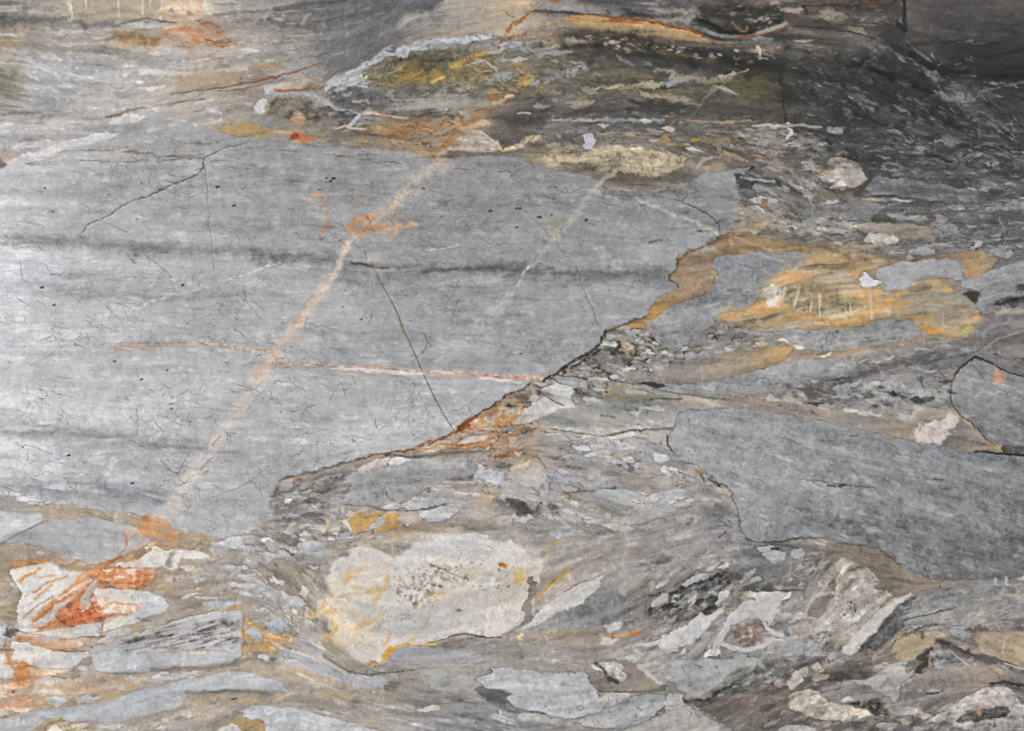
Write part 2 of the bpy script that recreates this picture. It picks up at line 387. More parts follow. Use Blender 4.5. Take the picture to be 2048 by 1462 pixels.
# packed angular fragments: stretched cells along the flow, each its own tone, with dark seams between
def Z(poly, size, asp, lo, hi, share, seam, seed, mask=None, tintc=None, op=(.4, .85), sc=(66, 64, 60), fe=26):
    r = np.random.default_rng(seed)
    keep = list(_o); _o[:] = [0., 0., 1.]; p = P(poly); _o[:] = keep
    sl0, fp = sdf(p, 4); js, is_ = sl0
    wgt = sstep(-fe / 2, fe / 2, fp)
    if mask is not None: wgt = wgt * mask[sl0]
    a0, b0 = p.min(0) - size * 2, p.max(0) + size * 2
    n = int((b0[0] - a0[0]) * (b0[1] - a0[1]) / (size * size / asp * 2.2))
    sd = a0 + (b0 - a0) * r.random((n, 2))
    ii = np.clip(np.searchsorted(xs, sd[:, 0]), 0, NX - 1); jj = np.clip(np.searchsorted(ys, sd[:, 1]), 0, NY - 1)
    th = TH[jj, ii] + .22 * r.standard_normal(n)
    k = r.uniform(.55, 1.5, n); aa = size * k; bb = size / asp * k * r.uniform(.7, 1.4, n)
    tone_ = np.where(r.random(n) < share, r.uniform(lo, hi, n), 1.0); opn = np.where(tone_ == 1.0, 0, r.uniform(*op, n)); wrm = r.uniform(-5, 7, n); gr = r.uniform(.2, 1.0, n)
    loc = COL[jj, ii]
    T_ = 64
    for j0 in range(js.start, js.stop, T_):
        for i0 in range(is_.start, is_.stop, T_):
            sl = (slice(j0, min(j0 + T_, js.stop)), slice(i0, min(i0 + T_, is_.stop)))
            w = wgt[sl[0].start - js.start: sl[0].stop - js.start, sl[1].start - is_.start: sl[1].stop - is_.start]
            if w.max() < .02: continue
            x = X[sl] + 2.2 * WX[sl] + .8 * WFX[sl]; y = Y[sl] + 1.6 * WY[sl] + .8 * WFY[sl]
            R_ = size * 3.5
            c = np.nonzero((sd[:, 0] > x.min() - R_) & (sd[:, 0] < x.max() + R_) & (sd[:, 1] > y.min() - R_ * .7) & (sd[:, 1] < y.max() + R_ * .7))[0]
            if len(c) < 2: continue
            dx = x[..., None] - sd[c, 0].astype(np.float32); dy = y[..., None] - sd[c, 1].astype(np.float32)
            ct, st = np.cos(th[c]).astype(np.float32), np.sin(th[c]).astype(np.float32)
            d = np.abs((dx * ct + dy * st) / aa[c].astype(np.float32)) ** 1.5 + np.abs((-dx * st + dy * ct) / bb[c].astype(np.float32)) ** 1.5
            o1 = d.argmin(-1); d1 = np.take_along_axis(d, o1[..., None], -1)[..., 0]
            np.put_along_axis(d, o1[..., None], 1e9, -1); o2 = d.argmin(-1); d2 = d.min(-1)
            q1, q2 = c[o1], c[o2]
            f = (np.sqrt(d2) - np.sqrt(d1)) * bb[q1] * .8
            f = np.minimum(f, (1.15 - np.sqrt(d1)) * bb[q1])
            m = sstep(.2, 2.2, f) * opn[q1] * w
            col = loc[q1] * tone_[q1][..., None]; g = col.mean(-1, keepdims=True)
            col = g + (col - g) * gr[q1][..., None] + wrm[q1][..., None] * np.array([1, .2, -1])
            col = np.clip(col, 25, 228) * (1 + .02 * F1[sl] + .03 * N3[sl] + .015 * G1[sl] + .025 * F1c[sl])[..., None]
            lay(sl, m.astype(np.float32), col.astype(np.float32))
            sm_ = np.exp(-(f / 1.1) ** 2) * seam * np.clip(.35 + .5 * N2[sl] + .35 * N3[sl], 0, 1) * np.clip(np.maximum(opn[q1], opn[q2]) * 1.6, 0, 1) * w
            sm_ = sm_ * .8
            lay(sl, sm_.astype(np.float32), np.asarray(sc, np.float32) * np.ones(3, np.float32))
            big = (opn[q1] > .35) & (bb[q1] > 3.5) & (w > .5)
            LENS[sl] = np.maximum(LENS[sl], np.where(big, f - .4, -9).astype(np.float32))
def matrix_mask():
    M = np.ones((NY, NX), np.float32)
    for r in REG:
        if r['h'] > 0: M[r['sl']] *= 1 - sstep(-1.5, .5, r['f'])
    return M
def sharpen(c, s1, k1, s2, k2):
    out = c.copy()
    for q in range(3): out[..., q] = c[..., q] + k1 * (c[..., q] - blur(c[..., q], s1)) + k2 * (c[..., q] - blur(c[..., q], s2))
    return out

base("""
0,20:110,104,92 100,15:125,116,100 180,15:150,138,112 260,15:165,148,115 330,15:185,145,105 390,15:195,160,120 450,15:120,115,108 560,30:112,110,106 650,10:95,95,93 760,10:85,86,88 850,10:100,98,95 930,20:140,130,115 1030,20:170,148,118 1100,10:120,112,105 1250,10:95,90,82 1350,10:110,100,88 1450,10:80,76,66 1550,10:95,82,68 1650,15:88,78,66 1750,15:80,74,66 1850,10:95,85,78 1950,20:85,80,77 2040,10:92,84,79
0,45:85,82,72 100,50:100,97,90 200,48:105,103,97 300,50:125,122,118 0,75:150,120,80 100,80:125,115,108 260,75:128,104,72 380,70:150,110,75 480,70:135,118,100 560,60:118,116,110 650,60:120,120,118 750,60:112,114,117 850,60:150,142,128 950,50:155,146,128
0,130:135,125,105 100,130:132,132,132 250,120:132,128,122 330,120:135,132,126 480,110:142,138,130 580,120:135,130,118 660,110:105,107,110 760,90:110,112,116
0,160:115,108,85 100,160:128,127,124 250,170:128,126,122 400,165:135,125,110 500,150:138,125,102 0,200:120,112,95 100,210:118,117,115 250,200:128,126,122 380,210:140,128,115 500,220:130,120,100 0,250:140,140,140 100,255:142,138,134 200,240:138,133,128 0,300:135,125,120 60,285:128,124,124
800,140:118,106,70 880,140:130,105,50 950,110:125,112,75 1050,110:115,110,95 1000,160:110,102,80 750,190:120,114,102 900,210:130,130,125 800,250:135,115,80 950,260:150,125,85 620,230:115,105,85 700,240:105,103,98 1100,150:95,92,75 1200,150:92,88,70 1300,100:58,56,48 1400,110:50,49,44 1500,120:55,53,42 1550,110:80,75,60 1300,200:75,71,62 1200,210:80,76,70 1100,220:85,80,72 1400,200:80,75,55 1500,180:80,75,50 1550,200:70,68,50 1400,160:105,98,78
1000,260:110,100,85 1100,250:120,115,112 1250,255:105,103,102 1400,250:105,97,85 1500,250:105,98,80 1550,280:110,103,90 1100,300:135,120,90 1200,300:125,112,90 1300,285:118,106,88 1400,300:112,104,88 1480,310:120,108,90 1550,330:120,112,98
1600,60:92,85,72 1700,60:98,92,80 1780,50:88,84,76 1600,100:100,97,85 1700,100:105,103,98 1900,60:80,76,74 2000,60:82,78,76 1950,110:62,61,60 2040,140:50,50,50 1700,150:75,74,72 1800,150:60,60,60 1650,180:75,76,76 1750,200:62,62,62 1850,180:85,88,86 1900,200:95,97,94 2000,200:72,72,70 1700,230:85,85,85 1800,230:90,90,88 1900,240:70,70,70 2000,250:82,82,82 1650,250:88,86,78 1700,280:92,90,85 1800,280:95,95,95 1900,280:95,95,94 2000,290:92,92,92 1600,290:112,108,95 1750,340:85,84,82 1850,350:98,99,100 1950,340:90,90,90 2040,350:90,90,90 1550,370:105,103,98 1600,390:110,107,100 1700,380:100,97,90 1650,440:115,108,95 1550,440:125,112,90 1700,450:115,108,98 1800,420:98,97,97 1900,450:100,100,100 2000,430:95,95,95 1850,480:112,108,102 1950,500:110,108,105 2040,480:105,103,98 1650,500:120,105,80 1750,500:112,105,92
1500,490:145,118,82 1420,520:135,115,88 1550,620:150,125,80 1600,640:150,125,85 1500,680:130,120,105 1450,700:125,122,118 1400,740:128,123,115 1550,720:130,110,80 1300,720:115,113,108 1250,720:120,112,98 1200,730:125,115,100 1150,770:130,125,118 1250,800:120,120,105 1200,830:130,132,132 1300,850:132,132,130 1300,880:130,128,124 1150,880:135,135,138 1050,830:160,130,95 1000,880:165,130,95 950,900:135,130,125 1200,940:130,128,126 1100,950:125,125,125 1300,960:138,128,118 1200,990:135,130,122 1350,990:135,128,118 1000,1000:150,130,105 880,1000:150,148,145
1700,700:130,115,95 1800,680:118,112,105 1900,680:110,110,110 1750,730:120,115,110 1850,740:115,112,108 1650,760:108,105,98 1700,790:118,112,102 1800,770:115,115,112 1880,790:125,120,112 1600,810:135,122,108 1700,830:125,118,108 1850,830:130,120,105 1950,860:140,130,112 1980,880:150,130,110
600,980:115,112,105 650,960:125,118,105 600,1040:125,118,110 570,1100:128,122,112 650,1060:150,138,118 500,1100:135,132,128 600,1180:138,128,115 560,1150:150,140,125 620,1200:140,132,122 750,1050:150,135,110 850,1060:150,138,118 820,1080:145,128,105 1000,1060:138,128,112 1050,1040:140,128,110 1150,1040:140,128,112 1100,1090:132,122,108 1200,1090:128,120,108 1300,1100:132,122,110 1400,1100:120,118,115 1300,1050:135,125,115 1380,1040:115,112,108 1450,1060:110,110,112 1250,1150:130,120,105 1100,1130:132,124,112 1130,1200:135,128,115 1350,1150:120,116,110 1500,1130:115,113,110
1060,1290:135,128,118 1150,1300:130,122,112 950,1310:130,122,112 850,1320:128,122,112 750,1330:130,124,112 700,1340:140,128,108 800,1400:140,128,108 650,1380:148,135,112 600,1330:150,138,120 900,1400:138,130,118 950,1440:122,120,115 1000,1440:110,110,110 1250,1320:135,125,112 1280,1370:125,118,105
30,1050:150,145,140 20,1180:140,125,100 300,1150:160,135,105 400,1180:150,138,118 450,1130:150,145,140 420,1210:150,138,120 350,1230:165,150,125 520,1250:165,140,100 300,1390:170,150,125 400,1420:155,140,115 120,1370:185,150,115 150,1400:170,140,105 450,1440:150,142,130 250,1430:150,142,125 560,1340:155,140,115
1550,1170:125,118,105 1700,1130:125,113,98 1800,1150:125,113,98 1600,1230:130,118,105 1450,1270:135,125,115 1500,1290:130,122,115 1600,1290:130,128,125 1700,1330:115,105,95 1750,1300:125,112,100 1600,1340:105,100,92 1450,1340:110,108,102 1550,1390:118,105,92 1500,1420:105,98,92 1550,1440:112,104,96 1700,1380:125,115,102 1800,1370:125,118,110 1850,1240:125,124,122 1950,1220:125,124,122 2000,1200:118,118,116 1950,1290:135,118,98 2020,1290:150,130,108 1800,1280:130,112,88 1850,1320:120,112,100 1950,1350:125,115,100 1850,1400:115,112,108 1750,1430:100,98,94 1900,1440:105,103,100 2030,1400:110,106,102 2030,1340:95,92,88
""", """0,50:110,0,0 300,150:128,0,0 100,250:124,0,0 500,200:118,0,0 100,110:124,0,0 500,110:120,0,0 700,100:104,0,0 800,200:104,0,0 1100,280:110,0,0 1300,150:110,0,0 1450,250:106,0,0 1800,150:84,0,0 1650,60:100,0,0 1900,300:94,0,0 1700,450:108,0,0 1900,500:112,0,0 1300,800:114,0,0 1200,1000:114,0,0 1100,1150:114,0,0 1350,1080:114,0,0 700,1050:110,0,0 600,1350:112,0,0 1100,1300:110,0,0 1500,1150:110,0,0 1600,1350:104,0,0 1900,1350:106,0,0 1800,780:114,0,0 250,1150:110,0,0 300,1400:108,0,0 1600,650:108,0,0""")

streaks(1500, (8, 60), (5, 12), 1.05, 1.22, (.2, .6), 11)
streaks(600, (8, 50), (5, 12), .84, .95, (.2, .5), 12)

GREYS = [(150, 150, 148), (128, 128, 126), (165, 163, 158), (112, 112, 110)]
DGREYS = [(112, 113, 112), (95, 96, 96), (132, 133, 131), (62, 62, 61), (74, 74, 73), (122, 122, 116)]
LGREYS = [(172, 173, 174), (158, 158, 156), (185, 184, 180), (140, 136, 128)]
TANS = [(165, 150, 125), (150, 138, 115), (175, 165, 145), (140, 136, 130)]
# ---- top left
T(0, 0)
B('430,-300 440,40 560,130 700,150 900,150 1050,130 1150,130 1170,-300', (154, 141, 114), .85, 18)
B('1140,-300 1150,130 1230,155 1330,140 1400,120 1530,105 1540,-300', (186, 148, 114), .85, 14, k=.25, o=-1)
B('480,80 560,100 700,120 640,150 520,140', (118, 112, 92), .6, 10, k=.5)
for p in ('1235,75 1265,45 1295,75 1265,105', '1360,100 1385,75 1415,100 1385,120'): B(p, (146, 134, 120), .9, 3, rag=.6)
for p, w in (('500,-60 515,60 525,130', 6), ('495,20 520,50', 7), ('625,-60 628,50', 4), ('865,-60 868,120', 4), ('1040,-60 1040,100', 5), ('1185,-60 1175,130', 5), ('1300,-60 1300,80', 3), ('1390,-60 1395,70', 4), ('1515,-60 1510,90', 9), ('1100,-20 1100,60', 3)):
    S(p, w, (212, 206, 196), .7, 4, n='N3', k=.4, o=-.6)
S('-300,110 0,130 150,145 400,150 560,150 620,190', 9, (78, 75, 64), .8, 14, k=.4, o=-.6)
S('540,150 600,170 630,200', 7, (110, 96, 76), .6, 8)
S('640,190 760,160 860,190', 8, (118, 115, 108), .6, 8)
R('850,205 940,160 1050,136 1140,165 1290,182 1200,204 1080,217 960,212', (166, 164, 162), rim=((110, 100, 90), 1.5, .6))
S('820,205 900,165 1040,128 1150,152 1290,165', 4, (112, 98, 82), .7, 4)
for p, w in (('340,230 450,225 580,235 720,225', 6), ('-200,250 0,255 120,260', 5), ('10,360 100,375 200,375', 6), ('150,440 300,470 460,485', 9), ('310,415 440,430', 6), ('580,680 700,670 830,655', 5), ('1080,685 1190,675', 4), ('980,640 1060,632', 4), ('450,710 600,725', 5), ('480,815 540,835', 6), ('540,770 590,775', 3), ('330,655 460,670', 4), ('160,930 300,920 430,920', 8), ('640,410 690,405', 4), ('750,540 850,535', 5), ('1820,330 1950,325', 5), ('1510,350 1580,350', 5), ('1200,455 1260,458', 3)):
    S(p, w, (184, 181, 178), .75, 5, n='F1b', k=.4, o=-.8, rag=3)
S('1030,535 1150,530 1300,540 1450,535 1600,520 1800,490', 8, (190, 190, 188), .85, 4, rag=2.5)
S('1060,525 1150,530 1230,540', 11, (196, 193, 190), .7, 5, rag=3)
S('-200,440 0,450 90,470 200,490', 7, (192, 174, 146), .8, 6)
S('380,900 560,890 640,900', 7, (190, 182, 170), .8, 6, rag=3)
B('-300,630 0,640 100,650 200,650 210,690 0,680 -300,690', (178, 140, 96), .6, 12, k=.5)
B('-300,470 0,470 160,500 200,600 190,740 0,740 -300,760', (116, 110, 84), .7, 30)
B('-300,270 60,275 150,340 0,345 -300,345', (152, 120, 72), .75, 14, k=.4)
S('-200,775 0,780 160,790', 4, (68, 66, 56), .8, 4, k=.5)
S('-200,785 10,790 200,800 340,820', 3, (178, 172, 160), .7, 3)
S('-100,825 60,825 300,820', 7, (98, 95, 86), .6, 10)
S('200,600 500,600 750,620', 9, (112, 112, 108), .6, 16, k=.4)
B('810,230 950,220 1200,220 1250,240 1300,270 1150,340 950,355 880,300', (128, 94, 48), .85, 14, k=.35, o=-.7)
B('1200,240 1400,170 1560,165 1640,220 1700,290 1760,310 1680,350 1380,340 1300,300', (164, 108, 66), .85, 16, k=.35, o=-.5)
B('1150,345 1200,290 1330,260 1420,280 1430,330', (176, 146, 118), .75, 10)
for p in ('1000,250 990,310', '1090,290 1080,340', '1010,230 1060,240'): S(p, 5, (165, 140, 95), .6, 5)
S('1380,210 1480,170 1580,170 1630,230', 4, (150, 88, 45), .7, 5, k=.4)
for p in ('1500,290 1600,300 1700,290', '1560,315 1650,312 1750,300', '1590,345 1680,345', '1300,340 1380,345'): S(p, 3, (130, 70, 28), .9, 3, n='N3', k=.5, o=-.4)
S('1430,330 1430,420 1410,490', 6, (178, 156, 134), .6, 9)
S('1760,130 1830,120 1890,150 1800,190 1760,160', 5, (160, 128, 105), .5, 8)
B('1300,540 1650,500 2047,440 2047,560 1600,620 1300,660', (162, 134, 100), .7, 22, k=.4, o=-.3)
S('1840,500 1950,490 2047,465', 11, (172, 120, 66), .75, 10, k=.4, o=-.5)
for p, w in (('780,860 900,830 960,800 1100,780 1250,760 1350,735 1480,720', 4), ('1260,690 1480,655 1700,625 1850,600 2047,560', 4), ('1600,665 1800,650 2000,600', 3)):
    S(p, w, (112, 84, 62), .8, 4, k=.3, o=-.8)
B('1290,760 1360,750 1370,820 1310,830', (190, 158, 132), .6, 10)
S('1520,800 1580,815 1620,830', 7, (185, 186, 188), .8, 4)
S('1240,830 1330,850 1400,910 1520,900 1640,930', 4, (165, 155, 142), .6, 4, rag=4)
B('1530,930 1700,880 2047,900 2047,1010 1700,980', (146, 138, 112), .6, 14)
B('-300,1090 60,1105 150,1102 240,1105 120,1150 70,1185 0,1175 -300,1150', (192, 150, 108), .8, 10, k=.3)
B('-300,1160 0,1160 70,1190 130,1200 60,1225 0,1245 -300,1300', (98, 95, 91), .85, 10)
L('100,600 900,560 1000,720 700,840 100,880', 26, (4, 14), (4, 7), LGREYS[:2], .55, .06, geo=False)
L('1850,60 2040,60 2100,150 1860,160', 16, (3, 9), (1.3, 2.2), LGREYS + GREYS, .8, .4)
S('1350,180 1500,130 1650,100 1800,85 1950,80 2047,60', 6, (92, 90, 85), .7, 8, k=.3)
# ---- top, second tile
T(500, 0)
B('520,-300 1640,-300 1400,80 1150,110 1060,180 1100,290 900,380 700,480 600,540 560,380 600,250 700,150 560,60', (106, 109, 113), .7, 40)
S('200,70 400,40 600,20 900,-10', 12, (74, 76, 80), .75, 14, k=.4)
S('1150,65 1300,45 1480,0', 18, (72, 75, 79), .8, 16, k=.3)
S('700,300 850,240 1000,170 1100,140', 14, (86, 90, 94), .75, 16, k=.3)
S('850,350 980,270 1080,240', 10, (92, 94, 96), .7, 12, k=.3)
for p in ('760,90 880,60', '800,150 900,110 980,95', '700,190 850,140', '680,120 760,80', '700,60 720,420'): S(p, 3, (150, 152, 154), .5, 4, k=.3)
S('380,170 420,120 440,100', 5, (175, 160, 135), .6, 6); S('100,290 120,240', 3, (170, 158, 140), .5, 4)
S('950,350 1040,290 1090,250', 16, (122, 106, 98), .7, 18)
T()
R('790,50 815,30 864,26 885,13 905,-40 930,-160 1062,-160 1066,22 1050,55 1040,80 1000,72 970,64 930,69 880,78 850,82 820,88 800,84 802,64', '800,60:132,130,126 880,50:146,140,128 950,20:146,140,124 1000,20:176,156,126 1040,10:190,160,122 1000,60:168,148,118', 'beige fragment with rust speckles along its upper edge', rim=((128, 92, 62), 1.6, .6), tex='smooth', edge=9)
T(500, 0)
S('1250,255 1330,250 1450,250 1600,255', 6, (150, 122, 98), .6, 8)
for p, w in (('1840,300 1870,240 1900,200 1920,150 2000,140 2047,100', 4), ('1850,70 1890,110 1930,125', 3), ('1850,290 1950,270 2010,240', 5), ('1660,60 1680,70', 3), ('1590,172 1650,172', 2), ('1900,230 1940,160 2000,150', 8), ('1990,130 2060,80', 7)):
    S(p, w, (154, 92, 40), .85, 3, n='N3', k=.5, o=-.5, rag=2.5)
B('820,570 830,530 900,490 1000,430 1100,430 1200,400 1330,370 1500,370 1650,340 1780,360 1720,440 1700,560 1560,600 1400,620 1200,645 1000,640 880,610', (124, 112, 72), .9, 20, tex='rough')
B('860,600 1000,470 1200,400 1500,380 1720,360 1740,520 1500,620 1100,640', (140, 116, 56), .5, 40, k=.4, o=-.3, n='N1')
B('1400,560 1560,440 1760,370 1900,420 1850,600 1500,640', (150, 122, 62), .5, 36, k=.4, o=-.2, n='N2')
B('1020,590 1090,550 1080,480 1200,450 1300,510 1400,490 1420,580 1300,610 1150,630', (166, 126, 44), .85, 22, k=.4, o=-.5, n='N2')
S('1490,490 1560,440 1690,390', 14, (190, 146, 58), .8, 12, k=.3, o=-.5); S('1330,600 1420,560', 5, (205, 170, 70), .8, 5)
B('1200,500 1330,450 1300,530', (110, 98, 55), .5, 14)
B('1200,390 1330,335 1560,330 1800,290 1800,360 1560,372 1330,375', (142, 142, 140), .75, 12, k=.3, o=-.4)
R('560,612 600,560 690,552 690,520 780,500 830,450 930,400 1050,385 1090,340 1150,320 1300,300 1330,280 1450,275 1600,260 1700,238 1785,245 1790,270 1700,300 1560,318 1450,330 1330,330 1240,365 1150,385 1130,425 1090,430 1070,405 960,440 870,500 825,530 850,590 770,628 720,615 640,622 590,640', (188, 187, 185), 'white calcite vein stepping up to the beige fragment', 'mineral_vein', tex='white', rag=2.4, mix=[((150, 152, 155), 'N3', -.1, .7, .85), ((140, 142, 145), 'F2', .3, 1.2, .7), ((120, 116, 106), 'N2', .9, 1.5, .7)], rim=((98, 90, 82), 1.5, .6), edge=5)
V('845,590 810,560 800,530 840,500 960,450', 3, (110, 108, 108), name='seam', tex='plain')
V('830,600 815,550', 3, (190, 190, 190))
S('780,635 860,632', 4, (195, 188, 178), .8, 3)
S('1090,395 1200,375 1330,345 1560,340', 4, (150, 152, 156), .8, 4, k=.3)
R('540,668 555,625 600,618 590,645 560,672', (180, 182, 186), rag=1.2)
R('90,688 100,655 180,635 290,598 330,600 312,628 230,652 170,692', (178, 180, 186), mix=[((150, 150, 150), 'N3', .3, 1, .6)])
B('130,740 250,695 420,715 560,775 620,820 560,860 430,900 250,890 100,830', (112, 102, 80), .9, 12, tex='rough')
B('0,850 120,830 280,880 270,930 0,900', (118, 120, 116), .7, 14)
V('150,694,6 260,682,8 360,686,8 450,692,10 520,722,11 580,772,11 640,802,6 720,812,4 810,836,4', 8, (160, 163, 167), mix=[((128, 126, 120), 'N3', -.2, .7, .8)], rim=((105, 98, 88), 1.4, .5), edge=5, k=1.5)
R('20,765 55,730 112,718 95,770 75,835 35,822', (202, 200, 198), 'small white calcite knot', 'mineral_vein', tex='white')
S('-30,760 25,745', 4, (180, 180, 180), .8, 3)
B('280,560 380,530 540,600 400,640 200,655', (180, 154, 128), .7, 10)
for p, w in (('180,660 300,665 430,650 560,635', 5), ('0,620 130,580 250,545 350,520 430,490 520,460', 4), ('330,340 370,390 380,460', 2), ('380,530 440,570 500,600', 2), ('0,580 100,570 250,548', 2.5)):
    S(p, w, (150, 88, 42), .85, 2.5, k=.25, o=-1)
S('150,470 230,455 180,470 260,495', 3, (160, 110, 62), .6, 4)
B('590,640 800,645 950,665 1000,740 980,800 800,800 640,770', (104, 99, 94), .8, 16, tex='rough')
S('750,740 850,735 870,760', 4, (165, 160, 155), .7, 4, rag=4); S('700,700 740,680', 5, (160, 160, 158), .5, 5)
B('1000,765 1250,722 1500,735 1740,740 1750,790 1400,802 1050,802', (142, 144, 142), .85, 14, k=.3, o=-.7)
B('270,885 320,822 400,818 412,880 340,908', (188, 142, 106), .8, 8, rag=4)
B('290,1015 300,970 360,960 460,990 520,1010 480,1032 350,1037', (188, 100, 54), .9, 9, rag=4, k=.4, o=-.8); S('310,1005 345,990', 9, (152, 56, 22), .85, 6)
S('170,965 230,965 300,975', 6, (205, 160, 120), .7, 5)
R('-30,930 -200,905 -100,890 0,905 100,935 180,985 60,998 -100,1000 -190,975 -270,935', (166, 138, 82), 'ochre lens above the grey block', tex='smooth', rim=((120, 105, 80), 1.4, .5))
R('585,835 700,802 800,842 740,890 610,885', (100, 100, 98), tex='rough')
V('800,842,6 775,870,8 740,905,9 720,935,7', 7, (178, 178, 180)); V('625,945,3 690,925,6 720,932,6 850,948,3', 5, (192, 184, 168))
V('820,832,5 900,825,6 980,838,4 1080,860,3', 4, (188, 142, 116), 'thin pink vein', mix=[((205, 185, 170), 'N3', 0, .8, .6)])
S('1050,855 1150,865', 5, (172, 178, 182), .8, 4)
B('880,910 1050,860 1250,865 1490,880 1400,990 1280,1030 1080,1035 880,1000', (152, 114, 66), .75, 22, k=.4, o=-.3)
for p, w in (('1030,1010 1100,930 1130,880', 5), ('1320,970 1400,910 1450,860', 6), ('1060,960 1150,930 1240,900 1290,870', 9), ('1060,1030 1110,990', 5), ('900,950 930,910', 4), ('1320,1040 1400,950', 4), ('1180,1000 1260,920', 4)):
    S(p, w, (162, 98, 42), .75, 4, n='N3', k=.5, o=-.6, rag=3)
for p in ('1280,830 1480,800 1750,800', '1180,850 1400,840 1560,850', '1040,1015 1200,1030 1360,1060'): S(p, 5, (82, 77, 66), .75, 5, k=.5, o=-.2)
B('980,1010 1100,1000 1200,1020 1100,1040', (150, 145, 105), .5, 10)
R('1435,1105 1500,1030 1560,980 1600,940 1680,955 1730,965 1770,1010 1850,1088 1750,1112', (174, 162, 147), 'pale speckled triangular fragment beside the rust vein', tex='rough', rag=2.4, mix=[((150, 135, 118), 'N3', .3, 1.1, .6)])
V('1690,960,3 1770,1020,4 1850,1090,5 1720,1112,3', 4, (198, 186, 165))
B('1600,925 1650,875 1720,868 1718,925', (204, 178, 142), .85, 8)
S('1370,1120 1420,1080 1480,1010 1560,930 1650,860 1740,800', 13, (174, 108, 50), .85, 8, n='N3', k=.35, o=-.9, rag=3)
S('1400,1080 1480,985 1600,880', 4, (150, 82, 30), .8, 3, n='N3', k=.4, o=-.4)
S('1750,720 1810,660', 7, (170, 105, 55), .8, 5, rag=3)
S('1780,760 1870,720 1930,670 2000,610 2060,550', 12, (192, 156, 106), .75, 10, n='N3', k=.4, o=-.8, rag=4)
for p in ('1850,760 1930,690', '1960,640 2040,570', '1800,720 1880,700'): S(p, 3, (165, 95, 45), .8, 3)
S('1100,1370 1200,1300 1300,1200 1380,1130 1430,1110', 9, (190, 174, 158), .75, 8, n='N3', k=.4, o=-.6, rag=3)
S('1470,1125 1750,1120 2047,1095', 10, (104, 99, 86), .75, 10, k=.3)
B('1740,830 2100,780 2200,860 2100,930 1760,910', (84, 80, 70), .7, 22)
B('1750,920 2047,925 2047,1000 1900,1080 1830,1060', (110, 98, 82), .75, 14)
S('1760,900 1900,895 2047,905', 6, (165, 150, 130), .6, 6, k=.3); S('1960,830 2047,832', 3, (180, 180, 178), .8, 2)
S('1870,1085 1950,1070 2047,1010', 7, (194, 174, 128), .8, 6, rag=3)
for p, w in (('1790,440 1900,440 2047,432', 7), ('1740,600 1820,570 1920,560', 13), ('1500,410 1550,380', 7), ('1700,380 1820,370', 4), ('1840,350 1960,330 2040,345', 12), ('1880,440 1960,445', 9)):
    S(p, w, (150, 154, 158), .75, 6, n='N3', k=.4, o=-.7, rag=4)
S('1730,460 1810,510', 4, (190, 180, 160), .7, 3)
S('1580,480 1640,450 1720,445', 4, (205, 175, 130), .7, 3)
# ---- top, third tile
T(1000, 0)
B('0,420 200,440 420,480 640,560 560,700 300,720 0,680', (126, 108, 68), .6, 40, k=.4, o=-.4, n='N2')
B('60,560 260,500 420,520 300,640 120,690', (160, 118, 62), .45, 26, k=.4, o=-.2, n='N2')
S('250,50 420,55 700,85 860,95', 12, (138, 138, 138), .8, 10, k=.4, o=-.6); S('250,75 420,82 600,100', 4, (70, 66, 62), .7, 4)
S('600,0 900,30 1300,40', 12, (72, 68, 62), .6, 14, k=.4); B('860,70 1000,60 1160,95 1150,140 1020,130 900,105', (50, 50, 50), .9, 14, k=.3, o=-.7)
S('980,70 1140,110 1200,110', 8, (120, 120, 122), .6, 8, k=.5); S('1180,0 1300,30', 10, (85, 82, 76), .5, 12)
S('250,-10 420,20 520,10', 6, (150, 138, 122), .6, 6); S('380,0 420,10', 8, (165, 110, 55), .7, 8)
B('200,210 260,100 340,130 330,190', (168, 148, 122), .7, 14)
B('300,190 420,140 560,110 700,140 900,165 1150,200 1300,240 1480,265 1560,290 1500,325 1300,295 1050,265 850,238 640,218 480,188', (166, 132, 80), .9, 12, k=.25, o=-1.2)
R('480,122 560,100 700,108 900,124 1150,154 1300,192 1470,236 1500,268 1400,285 1300,262 1150,222 900,180 700,158 560,150', (176, 124, 62), 'broad golden orange band of thin layers', 'mineral_band', rag=1.8, tex='band', edge=7, mix=[((140, 82, 34), 'F2', .1, 1.0, .75), ((196, 156, 100), 'F2-', .1, 1.0, .75), ((150, 128, 88), 'F3', .4, 1.3, .6)])
S('520,108 700,112 900,130 1150,160 1300,198 1480,244', 5, (150, 82, 28), .8, 5, n='F1b', k=.4, o=-.7)
S('560,165 800,190 1000,215 1200,250 1400,285', 12, (172, 138, 84), .75, 10, n='F1b', k=.4, o=-.8)
S('1300,270 1500,300 1700,315 1900,330', 8, (150, 122, 84), .6, 8, n='F1b', k=.4, o=-.6)
S('250,85 500,100 700,110 900,130 1100,160 1280,200 1480,250', 3, (104, 58, 22), .8, 2.5, n='N3', k=.5, o=-.6)
S('1150,290 1350,320 1560,330 1800,350 2047,365', 15, (134, 116, 94), .85, 10, k=.3, o=-.8)
S('1280,300 1480,320 1700,325', 3, (95, 65, 40), .7, 3, k=.3)
B('1430,165 1480,60 1650,30 2047,45 2100,150 1900,235 1750,258 1620,240 1500,190', (70, 66, 52), .9, 14, tex='rough')
S('1460,140 1600,210 1700,248 1850,245 1960,215', 8, (36, 34, 28), .9, 6); S('1700,180 1760,235 1800,190', 7, (132, 106, 70), .75, 8, rag=4)
L('1800,130 2000,130 2000,220 1850,230', 12, (3, 8), (1.2, 2), TANS + GREYS, .85, .5)
L('1500,30 2040,20 2040,120 1560,130', 22, (3, 9), (2, 5), TANS, .5, .2, geo=False)
B('1325,60 1390,30 1425,60 1440,150 1370,178', (136, 123, 116), .75, 10, rag=4); S('1350,95 1400,80', 4, (190, 165, 130), .8, 3)
